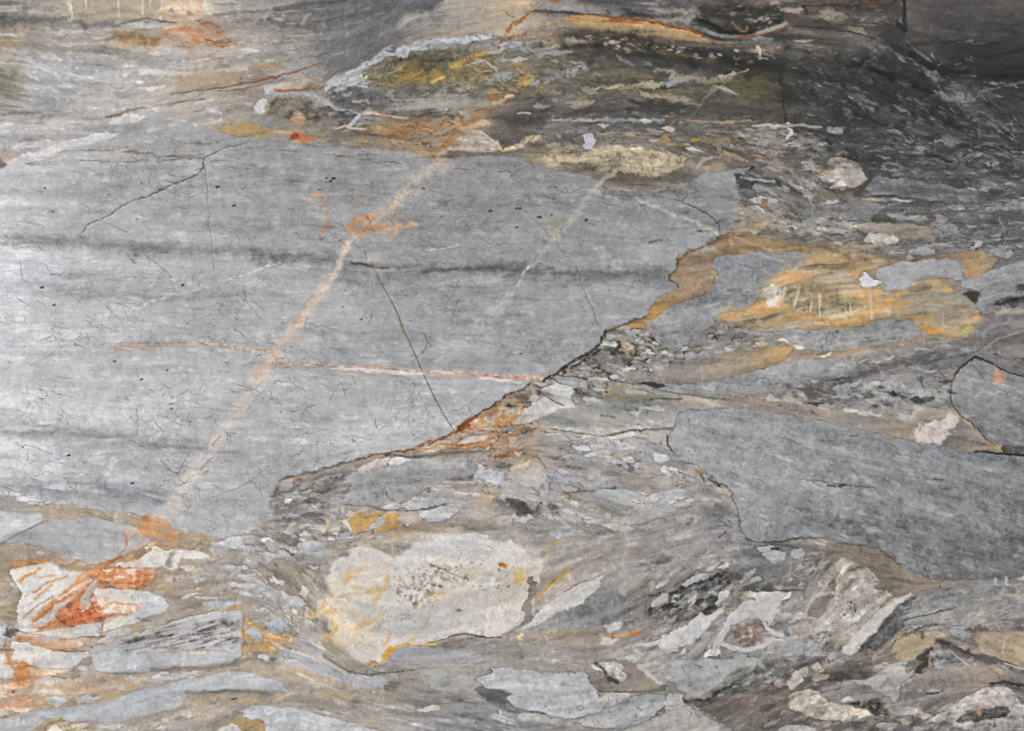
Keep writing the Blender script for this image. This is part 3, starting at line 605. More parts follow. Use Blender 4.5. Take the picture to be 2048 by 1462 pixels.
V('1250,170,3 1350,185,6 1480,212,8 1560,248,8 1680,272,7 1800,272,6 1900,247,7 1990,222,9 2060,190,9', 6, (132, 130, 124), 'pale grey vein cradling the dark olive lens', mix=[((104, 100, 92), 'F2', -.2, 1.0, .8)], rim=((90, 82, 70), 1.4, .5), edge=6)
S('1720,278 1850,270 1990,240 2047,225', 3.5, (140, 78, 38), .8, 3)
S('1790,300 1950,310 2047,330', 12, (118, 112, 104), .7, 10)
B('430,260 560,200 900,245 1150,292 1400,332 1650,372 1850,412 2047,455 2100,560 1850,505 1650,485 1400,455 1150,432 900,402 700,402 560,432 450,380', (58, 56, 44), .78, 36, tex='band')
S('480,340 600,330 750,340', 10, (48, 49, 52), .8, 12); S('640,450 700,390 900,350 1200,420 1500,500 1600,515', 13, (44, 45, 44), .8, 14, k=.3); S('1600,440 1800,470 2047,500', 16, (50, 48, 38), .75, 18)
B('480,285 620,280 720,320 640,330 500,320', (100, 104, 104), .7, 12, k=.4); S('490,310 540,290', 14, (140, 143, 145), .7, 8, rag=4)
L('560,250 1150,300 1600,380 1900,430 1500,430 900,390', 70, (2.5, 7), (1.3, 3), [(135, 133, 120), (112, 112, 104), (150, 146, 132)], .8, .2, 2.5)
L('1900,330 2040,340 2040,430 1860,420', 8, (3, 8), (1.2, 3), TANS, .8, .5)
V('1885,340,5 1905,370,5 1900,420,3', 4, (185, 170, 140)); S('1895,430 1950,435', 3, (165, 150, 120), .7, 3)
B('880,430 1100,400 1350,480 1600,505 1560,560 1250,535 1000,505', (86, 87, 87), .8, 22, k=.3, o=-.5)
B('300,430 700,400 900,470 1200,540 1100,600 700,600 300,600', (98, 94, 74), .6, 40)
S('560,520 640,480 740,400', 7, (70, 70, 66), .7, 8); S('860,400 900,440 960,470', 7, (130, 132, 130), .6, 7, rag=4); S('1140,500 1250,530 1330,540', 6, (158, 140, 120), .7, 6, rag=3)
S('700,530 760,580', 5, (128, 130, 120), .7, 5)
B('560,620 1000,560 1200,560 1500,600 1500,700 900,720 560,760', (98, 92, 70), .5, 34)
R('1205,600 1240,545 1380,548 1500,575 1600,535 1690,515 1715,545 1640,595 1530,612 1400,596 1310,582', (152, 144, 120), 'pale tan sliver in the dark olive zone', rag=3, tex='smooth', edge=6, mix=[((110, 106, 84), 'N3', .0, 1.0, .75)])
R('595,648 750,626 880,620 1000,615 1050,590 1180,598 1150,630 1060,655 900,645 700,652', (152, 142, 116), rag=3, tex='smooth', edge=6, mix=[((128, 116, 76), 'N2', .0, 1, .7), ((104, 98, 78), 'N3', .2, 1, .6)])
R('500,752 560,738 700,740 690,760 560,778', (136, 130, 108), rag=2.4)
R('1180,618 1250,582 1385,573 1370,592 1260,612 1220,642', (132, 137, 134), rag=2)
B('1620,560 1750,560 2000,600 2047,680 1800,690 1640,620', (108, 102, 66), .7, 24)
V('1560,628,4 1640,650,7 1750,690,2', 4, (156, 152, 138), 'pale sliver with a thin tail', edge=5); S('1340,910 1420,830 1500,710 1590,650 1700,570', 1.8, (172, 150, 116), .6, 2); S('1230,930 1320,830 1390,780', 1.6, (170, 150, 120), .7, 2)
S('1700,560 1820,510', 2.5, (165, 160, 140), .6, 2)
B('1150,700 1350,708 1430,730 1455,772 1400,778 1300,742', (154, 135, 108), .8, 10, k=.25, o=-1)
B('280,810 600,765 850,745 1200,725 1400,782 1700,800 2047,800 2047,872 1600,885 1300,865 850,845 500,855', (80, 76, 66), .7, 30)
for p_, c_, w_, o_ in (('250,640 500,560 800,540 1100,560', (132, 118, 70), 12, .5), ('300,690 600,690 900,660 1200,680', (126, 112, 76), 14, .45), ('620,490 900,520 1150,560', (120, 108, 66), 12, .45), ('1500,610 1750,620 1950,700 2047,760', (116, 104, 56), 16, .5), ('1450,700 1700,740 2000,780', (112, 102, 70), 10, .5), ('350,420 560,450 700,480', (128, 118, 88), 12, .45), ('1000,720 1300,710 1500,760', (140, 124, 92), 8, .45), ('500,330 650,400 800,460', (112, 108, 88), 10, .5)):
    S(p_, w_, c_, o_, 12, n='F1b', k=.4, o=-.5, rag=4)
S('480,820 850,740 1100,700', 3, (110, 106, 90), .6, 3); S('700,800 1000,770 1300,800', 3, (115, 108, 98), .5, 4, k=.4)
L('300,640 450,650 450,740 320,720', 14, (4, 12), (1.5, 3), [(125, 120, 115), (105, 103, 98)], .7, .3)
for p, w, c in (('380,880 600,882 750,870 900,880 1200,880', 6, (154, 154, 153)), ('380,960 560,950 700,940', 12, (125, 122, 122)), ('1200,850 1400,880 1600,890 1850,892', 4, (170, 128, 96)), ('1250,830 1330,850', 4, (150, 125, 100)), ('1850,920 2047,915', 5, (160, 158, 156)), ('400,990 500,965', 3, (180, 125, 95))):
    S(p, w, c, .8, 5, k=.4, o=-.8, rag=3)
R('1180,930 1210,918 1265,932 1268,955 1240,968 1205,950', (202, 166, 140), 'small pink pebble')
R('718,906 782,906 748,932', (172, 172, 170), sm=0)
for p, w, c in (('700,975 850,965 1000,988 1120,1005', 4, (194, 148, 92)), ('1195,1038 1300,1060 1450,1080 1600,1122 1720,1140 1900,1140', 6, (184, 132, 66)), ('1400,1020 1500,1015 1680,1025', 7, (154, 118, 56)), ('1480,1100 1560,1125 1640,1130', 5, (196, 126, 50))):
    S(p, w, c, .85, 4, k=.3, o=-.9, rag=2)
B('1120,1000 1190,998 1232,1040 1150,1052', (184, 142, 74), .85, 6)
R('1080,1015 1140,1008 1135,1030 1100,1032', (190, 190, 192)); R('1340,1082 1400,1068 1485,1112 1400,1102', (166, 172, 172))
B('1000,1010 1100,1000 1250,1060 1000,1060', (122, 112, 100), .6, 14)
R('260,1125 330,1082 560,1062 600,1085 620,1105 800,1105 900,1078 1020,1090 1200,1108 1355,1150 1335,1220 1200,1268 1100,1292 900,1262 700,1242 620,1200 500,1203 320,1182', (168, 153, 120), 'yellowish mottled fragment along the top of the grey block', tex='rough', rag=4, mix=[((118, 104, 76), 'N3', .3, 1.0, .75), ((190, 175, 145), 'N3-', .5, 1.2, .7)])
R('590,1022 596,984 640,968 680,990 702,1050 692,1092 640,1092 602,1070', (176, 177, 182), 'small white pebble', tex='white')
B('1240,1090 1330,1080 1350,1130 1260,1130', (110, 100, 60), .7, 10); S('1440,1220 1480,1170 1540,1150', 6, (165, 160, 148), .7, 5)
B('1500,1200 1640,1190 1650,1240 1520,1250', (160, 140, 105), .6, 14)
S('0,1085 100,1072 200,1042 290,1005', 8, (192, 172, 126), .8, 7, rag=3); S('260,1100 350,1090', 9, (130, 112, 70), .7, 8)
for p, w in (('20,310 120,320 220,345', 10), ('0,435 120,442 250,412 400,382 520,372', 7), ('230,612 350,582 500,532 620,502', 11), ('0,545 100,560', 14), ('100,320 180,350', 7)):
    S(p, w, (146, 150, 154), .75, 6, n='N3', k=.4, o=-.7, rag=4)
B('110,645 150,590 240,570 200,640', (196, 158, 78), .8, 7)
# ---- top right
T(1488, 0)
B('900,900 2200,880 2200,1330 1600,1330 1000,1250 800,1100', (84, 84, 83), .5, 44)
L('-100,330 250,330 280,470 -60,480', 10, (3, 8), (1.5, 3), TANS, .6, .3)
S('430,50 600,38 800,42 1050,32 1120,0', 4, (92, 56, 26), .85, 3); S('430,45 460,95', 5, (70, 48, 28), .8, 4)
B('250,45 330,72 420,50 440,82 340,98 270,72', (170, 138, 106), .85, 6, rag=3)
B('570,60 680,72 790,132 720,172 610,142', (128, 121, 94), .8, 8); B('610,150 660,160 650,190', (130, 120, 90), .7, 6); B('720,200 800,188 950,250 870,262', (130, 122, 94), .8, 8)
L('350,120 900,100 1100,180 700,240', 16, (4, 14), (3, 6), [(112, 110, 102), (98, 92, 82)], .5, .1, geo=False)
R('350,296 400,284 505,296 450,312 380,312', (142, 140, 130), 'pale grey lens'); R('60,270 180,275 190,310 140,320 40,300', (125, 122, 116), rag=2)
S('-30,272 150,250 250,235 325,185 352,158', 4, (132, 72, 36), .9, 3); S('100,245 200,215 310,170', 9, (138, 132, 120), .8, 5)
S('370,190 560,200 800,235 960,282', 3, (82, 56, 36), .85, 2.5)
B('440,400 700,380 1000,400 1200,440 1560,620 1500,800 1300,880 900,900 700,860 520,700 300,520', (66, 66, 65), .75, 40, tex='rough')
L('430,390 1000,400 1260,460 1600,580 2100,610 2100,760 1500,820 1200,800 1000,700 700,640 500,620 300,500', 160, (3, 15), (2.5, 8), DGREYS, .6, .28, 2.4)
L('520,640 900,640 1000,760 960,860 700,880 560,760', 46, (4, 15), (1.8, 4), DGREYS + [(125, 122, 120)], .75, .35)
L('1230,740 1560,800 1700,860 2100,850 2100,960 1600,1000 1240,860', 70, (4, 15), (2, 5), DGREYS, .75, .3)
L('700,930 1200,960 1600,1000 2100,960 2100,1140 1600,1180 1000,1130 760,1040', 260, (3, 16), (2.6, 8), DGREYS + GREYS[:2], .8, .2, 2.2)
L('880,1150 2100,1140 2100,1330 1600,1320 960,1260', 150, (3, 16), (2.6, 8), DGREYS + GREYS[:2], .75, .2, 2.2)
for p, w, k in (('940,505 1020,530 1090,565', 12, (34, 32, 28)), ('760,495 830,470 900,435', 9, (46, 44, 38)), ('1250,620 1320,655 1375,692', 10, (40, 38, 32)), ('640,600 720,640', 8, (52, 51, 52)), ('660,800 720,840', 10, (60, 60, 62)), ('1500,880 1560,930', 12, (54, 54, 55)), ('1230,810 1260,860', 9, (60, 60, 58)), ('1330,1120 1430,1150 1500,1200', 7, (48, 48, 48)), ('1440,1100 1560,1100', 18, (78, 77, 74)), ('1090,330 1180,370 1220,400', 9, (58, 55, 50)), ('860,620 960,660 1040,680', 18, (64, 62, 60))):
    S(p, w, k, .85, 9, rag=4)
R('980,268 1040,215 1110,200 1185,215 1165,260 1140,292 1100,322 1050,312', (70, 68, 65), 'dark grey wedge under the joint', tex='smooth')
B('1120,130 1180,140 1196,215 1150,240 1110,190', (50, 48, 46), .9, 8); S('1140,140 1175,175 1180,195', 6, (120, 118, 116), .7, 6, rag=4)
R('1172,-500 1182,60 1186,120 1196,230 1172,285 1215,330 1290,425 1400,480 1560,545 1750,562 1900,562 2047,545 2600,520 4000,500 4000,-500', '1822,10:100,90,82 1860,50:84,80,78 1950,20:88,82,79 2040,10:94,86,80 1850,100:70,68,67 1950,110:63,62,62 2040,120:62,61,60 2040,60:82,78,76 1900,150:46,46,46 2000,145:42,42,42 1830,70:78,75,72', 'large dark grey fragment', tex='smooth', rag=1.2, mix=[((100, 90, 82), 'N1', .3, 1.4, .4)], rim=((45, 42, 40), 1.8, .5), id='dark')
for p, w in (('1180,290 1250,360 1330,420', 3), ('1560,310 1770,320', 2.5), ('1620,305 1660,300', 4)): S(p, w, (130, 130, 128), .7, 3, k=.3)
for p, w in (('1210,395 1300,455 1500,535 1750,562 2100,565', 13), ('1440,520 1700,555 2047,490', 8), ('1200,330 1500,300 1800,330 2047,270', 3), ('1650,420 1900,400 2100,340', 3)): S(p, w, (38, 38, 37), .8, 12, k=.3, o=-.7)
L('1280,400 1700,420 1700,560 1500,530', 18, (2.5, 7), (2, 3.5), [(120, 120, 118), (98, 98, 96)], .8, .3)
V('1172,-30,6 1178,60,8 1165,130,10 1175,175,5 1195,230,3', 6, (40, 34, 28), 'dark open joint beside the large dark fragment', 'crack', tex='plain', h=-.6)
for s_, c_ in (('1340,545 1400,515 1440,560 1430,605 1370,580', (132, 136, 134)), ('1375,662 1450,660 1525,722 1500,742 1420,712', (142, 145, 138)), ('1520,652 1600,628 1680,700 1705,740 1600,762 1500,742 1560,690', (132, 134, 130)), ('1740,672 1850,680 1915,706 1740,724', (138, 138, 132)), ('1190,888 1390,930 1402,970 1250,976 1212,930', (118, 119, 118)), ('868,1014 950,942 1092,898 1080,922 980,970 900,1022', (114, 115, 117)), ('760,960 860,950 950,940 880,1000 800,1000', (105, 106, 108)), ('1700,962 1780,978 1872,1000 1760,1008', (152, 152, 150)), ('1740,1190 1860,1178 1872,1202 1800,1216', (158, 156, 152)), ('1000,1202 1080,1190 1132,1230 1092,1266 1000,1252', (148, 148, 143)), ('1960,1170 2010,1148 2120,1165 2120,1300 2000,1292 1972,1240', (130, 126, 123)), ('780,690 840,690 1000,770 980,790 880,750', (128, 128, 128)), ('860,780 900,775 960,800 930,815', (140, 140, 140)), ('720,800 790,800 780,850 730,880', (118, 118, 117)), ('1560,1110 1640,1080 1620,1140 1570,1160', (112, 114, 114)), ('1590,1170 1700,1120 1790,1120 1700,1160 1640,1180', (140, 142, 142)), ('985,1060 1060,1070 1110,1110 1040,1090', (135, 136, 136)), ('1290,1150 1420,1160 1480,1200 1380,1210', (112, 108, 104)), ('700,1040 790,1040 800,1055 720,1060', (145, 143, 138)), ('1900,905 1960,900 1950,930', (150, 150, 150)), ('480,1090 520,1070 600,1080 580,1100 520,1120', (138, 136, 132)), ('530,650 600,640 690,690 640,720 560,710', (104, 104, 108)), ('1430,1010 1560,1005 1600,1040 1480,1060', (125, 128, 130))):
    R(s_, tuple(int(v * .86) for v in c_), rag=2.4, mix=[((78, 78, 78), 'N3', .1, 1.0, .65), ((70, 70, 70), 'F2', .2, 1.1, .7)], edge=6)
for p, w in (('1000,330 1150,412 1265,472', 5), ('840,525 880,480 960,412', 5), ('1520,780 1650,822 1780,852', 10), ('1440,720 1600,770 1760,770', 4), ('1000,830 1100,825 1190,838', 3), ('960,850 1000,840', 3), ('1270,780 1320,720 1400,700', 4), ('1290,790 1400,850', 3), ('1700,700 1800,640 1990,620', 4), ('1760,605 1900,612 2047,608', 4), ('690,880 740,840 790,800', 4), ('850,540 930,560 900,600', 3), ('420,600 480,660 520,760', 2), ('650,620 740,660 800,720', 2.5), ('1650,880 1800,870 1850,880', 3), ('940,460 1010,495', 4)):
    S(p, w, (118, 119, 117), .5, 3, n='N3', k=.4, o=-.7, rag=3)
R('590,962 612,926 732,936 726,970 680,986', (160, 154, 142), 'pale square chip', sm=0)
for p, w in (('90,918 200,914', 4.5), ('240,922 360,914 560,926', 5)): V(p, w, (168, 158, 142))
V('322,936,4 350,960,7 345,985,7 318,1012,5', 6, (188, 183, 168), 'white comma-shaped chip')
S('130,1000 150,1030 200,1030', 5, (150, 145, 130), .7, 4); S('110,1060 130,1100', 7, (145, 142, 132), .6, 6)
S('270,560 290,700 290,800 310,900', 5, (60, 50, 36), .7, 5, rag=5); B('280,700 340,680 420,720 300,730', (78, 55, 32), .8, 8); B('210,610 260,600 260,660 220,660', (98, 84, 70), .6, 10)
B('0,560 200,620 250,700 100,730 0,690', (96, 88, 52), .6, 26)
B('950,790 1200,780 1235,850 1050,900 940,870', (98, 97, 95), .7, 16)
B('-60,1080 200,1130 420,1160 420,1230 100,1220 -60,1180', (140, 122, 98), .7, 18, k=.3)
L('-50,900 560,960 760,1060 700,1180 200,1120 -50,1060', 60, (3, 13), (2.5, 5), GREYS + TANS, .6, .15)
L('-50,1190 500,1200 560,1340 500,1462 -50,1462', 90, (4, 15), (2.2, 5), DGREYS[:3] + GREYS, .8, .18)
S('0,1298 150,1312', 5, (165, 165, 162), .8, 4); S('100,1390 200,1372 330,1390', 8, (140, 141, 142), .8, 5); S('20,1225 60,1222', 7, (25, 25, 22), .9, 4)
R('405,1200 420,1178 490,1165 520,1200 560,1215 600,1200 640,1160 720,1152 810,1185 870,1235 880,1255 800,1215 700,1200 640,1235 560,1290 520,1260', (158, 140, 116), rag=2.4, tex='rough')
S('880,1240 930,1290 905,1360 810,1425', 10, (84, 80, 62), .85, 8); S('560,1310 590,1370 640,1400 760,1400 880,1350', 5, (88, 84, 72), .8, 6)
R('530,1305 620,1245 700,1190 750,1180 805,1200 868,1250 862,1310 840,1350 730,1372 640,1378 590,1352', (172, 162, 150), 'cream boulder in dark matrix', tex='rough', rag=2.2, mix=[((140, 120, 98), 'N3', .5, 1.2, .7), ((180, 178, 174), 'N2', .3, 1.2, .7)], rim=((88, 82, 70), 1.6, .5))
R('405,1185 470,1170 510,1205 480,1235 420,1230', (152, 148, 142), rag=2.5)

# ---- the large grey block
T()
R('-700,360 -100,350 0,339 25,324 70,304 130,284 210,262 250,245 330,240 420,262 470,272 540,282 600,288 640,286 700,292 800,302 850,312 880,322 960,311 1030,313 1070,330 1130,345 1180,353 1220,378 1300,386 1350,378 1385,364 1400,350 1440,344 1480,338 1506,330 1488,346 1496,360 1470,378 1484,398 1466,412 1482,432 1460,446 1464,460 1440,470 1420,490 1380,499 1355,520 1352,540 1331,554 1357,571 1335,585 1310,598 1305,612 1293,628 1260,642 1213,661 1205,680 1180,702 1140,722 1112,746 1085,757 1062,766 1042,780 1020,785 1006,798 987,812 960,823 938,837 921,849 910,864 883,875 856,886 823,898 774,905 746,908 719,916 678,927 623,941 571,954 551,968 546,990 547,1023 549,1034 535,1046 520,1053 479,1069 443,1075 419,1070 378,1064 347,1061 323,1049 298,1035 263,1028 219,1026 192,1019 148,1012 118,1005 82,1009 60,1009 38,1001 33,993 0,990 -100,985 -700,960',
  '0,400:190,192,196 0,550:210,212,219 0,650:206,208,211 0,800:208,210,214 0,920:214,216,221 100,350:174,176,178 100,900:202,204,208 200,450:166,168,170 200,600:172,174,177 200,800:188,190,193 300,300:155,155,154 250,980:164,166,171 350,900:176,178,180 400,400:150,152,152 400,600:160,162,164 400,800:176,178,180 450,1000:164,165,166 520,950:164,165,167 550,300:134,134,133 600,450:142,144,145 600,620:156,158,161 600,800:168,170,172 700,880:176,177,176 750,350:140,140,140 800,450:138,139,139 800,600:146,148,151 850,700:146,148,150 850,820:170,171,173 950,350:130,131,132 950,800:168,169,172 1000,450:134,135,135 1000,650:144,146,147 1050,740:158,160,164 1100,370:128,129,129 1100,550:140,142,142 1150,650:148,150,151 1200,430:130,131,131 1250,600:150,151,153 1280,520:140,140,140 1300,430:134,134,133 1430,400:130,131,133 1440,450:126,127,127',  # paler towards the left: sheen of the light there is painted into these colours
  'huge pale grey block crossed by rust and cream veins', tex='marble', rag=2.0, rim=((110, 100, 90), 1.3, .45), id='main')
T(0, 0)
# bands of darker grain in the block
T(0, 350)
M_ = 'main'
for p, w, c, o in (('-300,480 0,490 300,470 600,488 800,508 1050,538 1300,545 1500,560 1800,572 2047,592', 16, (112, 114, 116), .75), ('-300,820 0,822 200,812 400,850 800,888 1000,890 1500,880 1750,892', 14, (126, 127, 128), .8), ('500,370 900,370 1200,400', 14, (140, 142, 142), .5), ('1300,230 1600,240 1900,230', 10, (126, 128, 129), .5), ('1500,360 1750,375 2047,390', 10, (118, 120, 121), .65), ('0,130 500,140 900,180', 12, (148, 150, 152), .5), ('1000,540 1200,545', 14, (100, 102, 103), .6), ('1350,1130 1650,1125', 4, (120, 122, 123), .5), ('1100,960 1300,1000 1500,1060 1900,1080', 20, (150, 152, 153), .6)):
    S(p, w * 1.25, tuple(v - 4 for v in c), min(1, o * 1.05), 32, k=.4, o=-.9, rag=5, clip=M_)
T(500, 350)
for p, w, c, o in (('0,580 300,592 600,612 760,650 900,668 1200,692 1500,692 1700,692 1850,682 2047,672', 16, (102, 104, 106), .8), ('0,375 300,365 550,380', 12, (120, 121, 120), .6), ('660,690 800,700 1000,720', 14, (118, 117, 118), .6), ('250,1130 450,1150 700,1130 1000,1170 1300,1180', 24, (130, 132, 133), .65), ('150,240 400,240', 10, (128, 126, 122), .5), ('1300,1380 1700,1380 2000,1400', 16, (126, 127, 128), .6), ('600,60 900,80 1300,90', 16, (126, 127, 128), .5), ('900,1020 1400,1040', 18, (138, 140, 142), .5), ('1100,300 1500,330', 20, (132, 133, 134), .4)):
    S(p, w * 1.25, tuple(v - 4 for v in c), min(1, o * 1.05), 32, k=.4, o=-.9, rag=5, clip=M_)
S('735,632 850,660 1010,678', 5, (66, 68, 70), .9, 5, k=.3, o=-1.2); S('1270,705 1400,695 1550,685 1680,696 1840,680', 7, (82, 84, 86), .8, 8, k=.4, o=-.8)
T(1000, 350)
for p, w, c, o in (('0,680 200,702 400,720 600,728 800,735 1000,716 1210,722', 14, (98, 100, 101), .85), ('200,760 400,770', 14, (126, 128, 129), .5), ('600,500 900,490 1200,470', 14, (124, 125, 126), .5), ('400,240 700,250 1000,300', 18, (120, 122, 123), .5), ('900,790 1250,800', 9, (118, 118, 116), .5), ('0,1120 400,1110 600,1095', 12, (136, 138, 139), .5), ('720,120 850,150 1050,130 1300,120', 14, (96, 92, 84), .75), ('0,20 300,60', 16, (132, 133, 134), .5)):
    S(p, w * 1.25, tuple(v - 4 for v in c), min(1, o * 1.05), 28, k=.4, o=-.9, rag=5, clip=M_)
B('700,40 900,20 1200,40 1400,20 1380,90 1200,100 950,120 750,110', (98, 88, 72), .8, 22, n='F1b', k=.5, o=.1, tex='rough', clip=M_)
T(0, 700)
for p, w, c, o in (('-300,590 0,592 300,592 500,602 800,642 1000,662 1200,692 1520,712', 20, (130, 133, 138), .9), ('-300,975 0,985 200,1002 400,1022 700,1002 900,1060 1100,1070 1200,1082', 24, (130, 133, 139), .9), ('700,100 1000,180 1200,120', 14, (150, 152, 154), .5), ('0,230 400,260', 16, (166, 168, 172), .6), ('480,700 650,690', 18, (136, 139, 143), .5), ('1000,1040 1200,1080', 10, (128, 130, 133), .6), ('900,820 1150,880 1350,930', 20, (140, 141, 144), .5), ('150,470 0,480', 14, (150, 152, 158), .6)):
    S(p, w * 1.25, tuple(v - 4 for v in c), min(1, o * 1.05), 34, k=.4, o=-.9, rag=5, clip=M_)
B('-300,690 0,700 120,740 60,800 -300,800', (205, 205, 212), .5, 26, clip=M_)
B('120,1070 170,1060 230,1085 350,1105 520,1112 420,1118 300,1128 200,1130 140,1105', (206, 208, 214), .8, 8, clip=M_)
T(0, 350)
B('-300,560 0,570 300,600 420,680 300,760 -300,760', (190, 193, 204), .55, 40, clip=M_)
# white rim along the upper edge of the block
T(0, 0)
R('72,1182 110,1150 180,1122 360,1082 480,1040 560,1018 650,990 740,968 790,968 850,985 700,1040 620,1062 480,1075 420,1110 330,1152 240,1180 120,1198', (206, 206, 206), 'white band along the upper edge of the grey block', 'mineral_vein', tex='white', rag=2.2, mix=[((178, 180, 183), 'F2', .2, 1.2, .6)], parent='main')
R('790,905 820,870 900,852 940,828 1000,820 1072,850 1040,875 960,895 880,915', (206, 202, 197), None, 'mineral_vein', tex='white', rag=2.6, mix=[((160, 155, 148), 'N3', .3, 1, .6)])
S('560,900 640,885 720,900', 6, (182, 172, 158), .6, 6)
for p, w, o in (('190,1190 500,1172 900,1186 1400,1162', 3, .8), ('220,1205 600,1195 1000,1180', 2, .5), ('940,1100 1100,1135 1300,1150 1500,1165 1700,1172', 6, .6), ('1000,1170 1300,1130 1480,1140', 5, .5), ('560,1090 800,1105 1000,1100', 5, .5), ('1300,1040 1600,1055 1860,1085', 4, .5)):
    S(p, w, (96, 92, 86), o, 4, n='F1b', k=.5, o=-.1, rag=2, clip=M_)
S('420,1110 620,1090 860,1075 1060,1092', 3, (150, 110, 85), .4, 3, clip=M_)
T(500, 0)
for p, w in (('0,1085 250,1095 400,1115', 3), ('520,1125 700,1140 900,1170 1100,1200', 4), ('620,1150 800,1135 1000,1130', 4), ('1380,1220 1600,1240 1900,1250', 3), ('400,1060 700,1065 900,1085', 9)):
    S(p, w, (100, 92, 82), .6, 3, n='F1b', k=.5, o=-.1, rag=3, clip=M_)
# named fissures in the block
T(0, 350)
K = dict(name='crack', tex='plain', h=-.5, rag=1.6, parent='main')
T(); 
V('498,284,1.4 465,293,2 449,296,2 427,306,3.2 408,316,4 404,324,3.6 409,335,4.2 400,347,3.4 377,358,3.2 347,368,2.4 315,385,3.4 273,400,2.5 232,418,3 227,430,3.4 191,440,2.1 176,451,2.6 165,465,2.4', 2, (78, 80, 80), 'dark branching fissure', k=.3, **K)
V('1374,372,1.2 1375,391,2 1371,396,2.4 1362,403,3 1376,409,3.4 1396,418,3 1413,426,3 1429,438,3.2 1438,451,2.6 1440,466,1.6', 3, (80, 80, 78), 'short dark fissure near the right end', **K)
V('1152,531 1157,550 1164,573 1178,603 1197,649', 1.8, (105, 100, 90), **K)
V('940,330 965,350 1000,385 1066,437 1104,478 1131,509 1152,531', 1.5, (110, 108, 102), **K)
V('412,330 416,400 424,480 428,545', 1.4, (122, 124, 125), **K)
V('743,524,1.6 750,540,2.4 765,572,2.4 785,605,2.4 800,638,2.8 812,668,3 836,722,2.8 851,757,2.4 861,778,2.4 880,815,2.4 895,840,2.4 911,865,2', 2.6, (112, 90, 60), 'straight thin olive fissure', name='crack', tex='plain', h=-.5, rag=.5, parent='main')
S('797,640 810,665', 6, (120, 112, 62), .6, 6)
for p in ('1362,402 1340,398', '355,362 340,372', '330,362 350,364', '390,340 410,338', '700,392 710,400'): S(p, 2, (90, 90, 88), .7, 2)
_o[:] = [0, 0, 1]
for a, b, w in ((1080, 434, 6), (1103, 429, 4), (1172, 440, 5), (1110, 374, 3), (434, 373, 6), (106, 423, 4), (640, 379, 4), (662, 362, 5), (846, 378, 5), (138, 911, 5), (264, 966, 5), (45, 894, 4), (335, 740, 4), (343, 817, 3), (686, 613, 3), (722, 638, 4), (981, 421, 5), (1040, 417, 5), (468, 411, 5), (85, 575, 6), (108, 610, 5), (1033, 454, 4), (90, 376, 4), (366, 570, 5), (229, 722, 5), (283, 758, 4), (1033, 416, 4), (653, 357, 4), (668, 357, 6)):
    S(f'{a-w*.4},{b+.4} {a+w*.4},{b-.4}', w * .8, (62, 62, 62), .85, 2.0, rag=1.2)
S('1322,481 1300,484', 4, (95, 72, 60), .6, 4); S('1396,461 1402,461', 5, (135, 75, 60), .8, 3); S('1088,480 1095,482', 7, (130, 100, 85), .7, 6); S('1104,447 1130,442', 10, (140, 122, 92), .5, 12); S('1040,450 1100,448', 9, (135, 128, 112), .5, 9)
S('372,762 378,760', 9, (165, 170, 140), .7, 6); S('1040,708 1044,708', 3, (110, 60, 45), .8, 2)
for p in ('38,520 45,560 60,566', '90,530 105,550 130,553 150,560', '140,588 155,600 165,612', '35,595 60,612', '75,600 95,615', '105,650 140,660', '200,440 255,465', '290,510 330,540 345,555', '340,560 365,575', '45,440 90,452', '175,335 200,350', '290,820 312,845 330,870', '260,880 295,897', '320,920 352,950 365,930', '352,950 380,905', '860,380 905,392', '890,400 905,440 950,430', '890,610 905,590 920,560', '905,640 915,600', '955,470 980,490 990,480', '960,500 1000,490 1015,487', '940,560 960,575', '750,835 755,865 775,850', '700,870 745,880', '1400,570 1430,585', '660,800 680,760 690,790', '600,840 610,815 630,810', '640,1000 ', '455,985 480,975 510,955 540,930', '424,995 450,985', '500,725 560,720', '30,440 90,455', '200,650 250,668', '240,690 300,700'):
    if len(p.split()) > 1: S(p, 1.6, (92, 93, 93), .6, 1.6, n='N3', k=.5, o=-.8, rag=4, clip=M_)
# white and cream veins of the block
VK = dict(parent='main')
V('1245,335,10 1222,350,9 1205,362,8 1190,380,10', 9, (166, 158, 134), 'short cream vein end', rag=3, edge=9, **VK)
for p, w, o in (('1190,380 1165,410 1150,432 1128,455 1110,472', 16, .28), ('1110,472 1085,500 1062,530', 17, .22), ('1062,530 1040,565 1015,595', 12, .22), ('1015,595 985,625 955,655 930,675 880,725', 24, .28), ('1270,395 1295,408 1340,425 1400,448 1435,466', 6, .7), ('1150,372 1240,400', 6, .4), ('1215,650 1180,662', 5, .5), ('1200,500 1215,520 1240,530', 22, .35), ('1100,460 1112,470', 14, .5)):
    S(p, w, (190, 186, 174), o, 8, n='N3', k=.4, o=-.7, rag=4, clip=M_)
S('1020,590 1000,610 975,635 950,655', 3, (196, 194, 190), .5, 3, k=.4, rag=3)
S('1058,532 1030,575', 3.5, (190, 188, 182), .8, 3, n='N3', k=.4, o=-.8)
B('1128,455 1112,450 1095,470 1110,480', (165, 145, 95), .4, 10)
for p, w in (('180,634 210,630 240,622 282,613 317,598 340,590', 6), ('340,592 380,582 416,574', 3), ('440,562 465,558 500,545 558,525', 3), ('860,500 900,495 915,490', 3), ('40,640 70,660 60,690', 16), ('290,835 330,815', 9), ('330,870 300,880', 8), ('230,920 215,945', 14)):
    S(p, w, (206, 206, 202), .65, 4, n='N3', k=.4, o=-.7, rag=3, clip=M_)
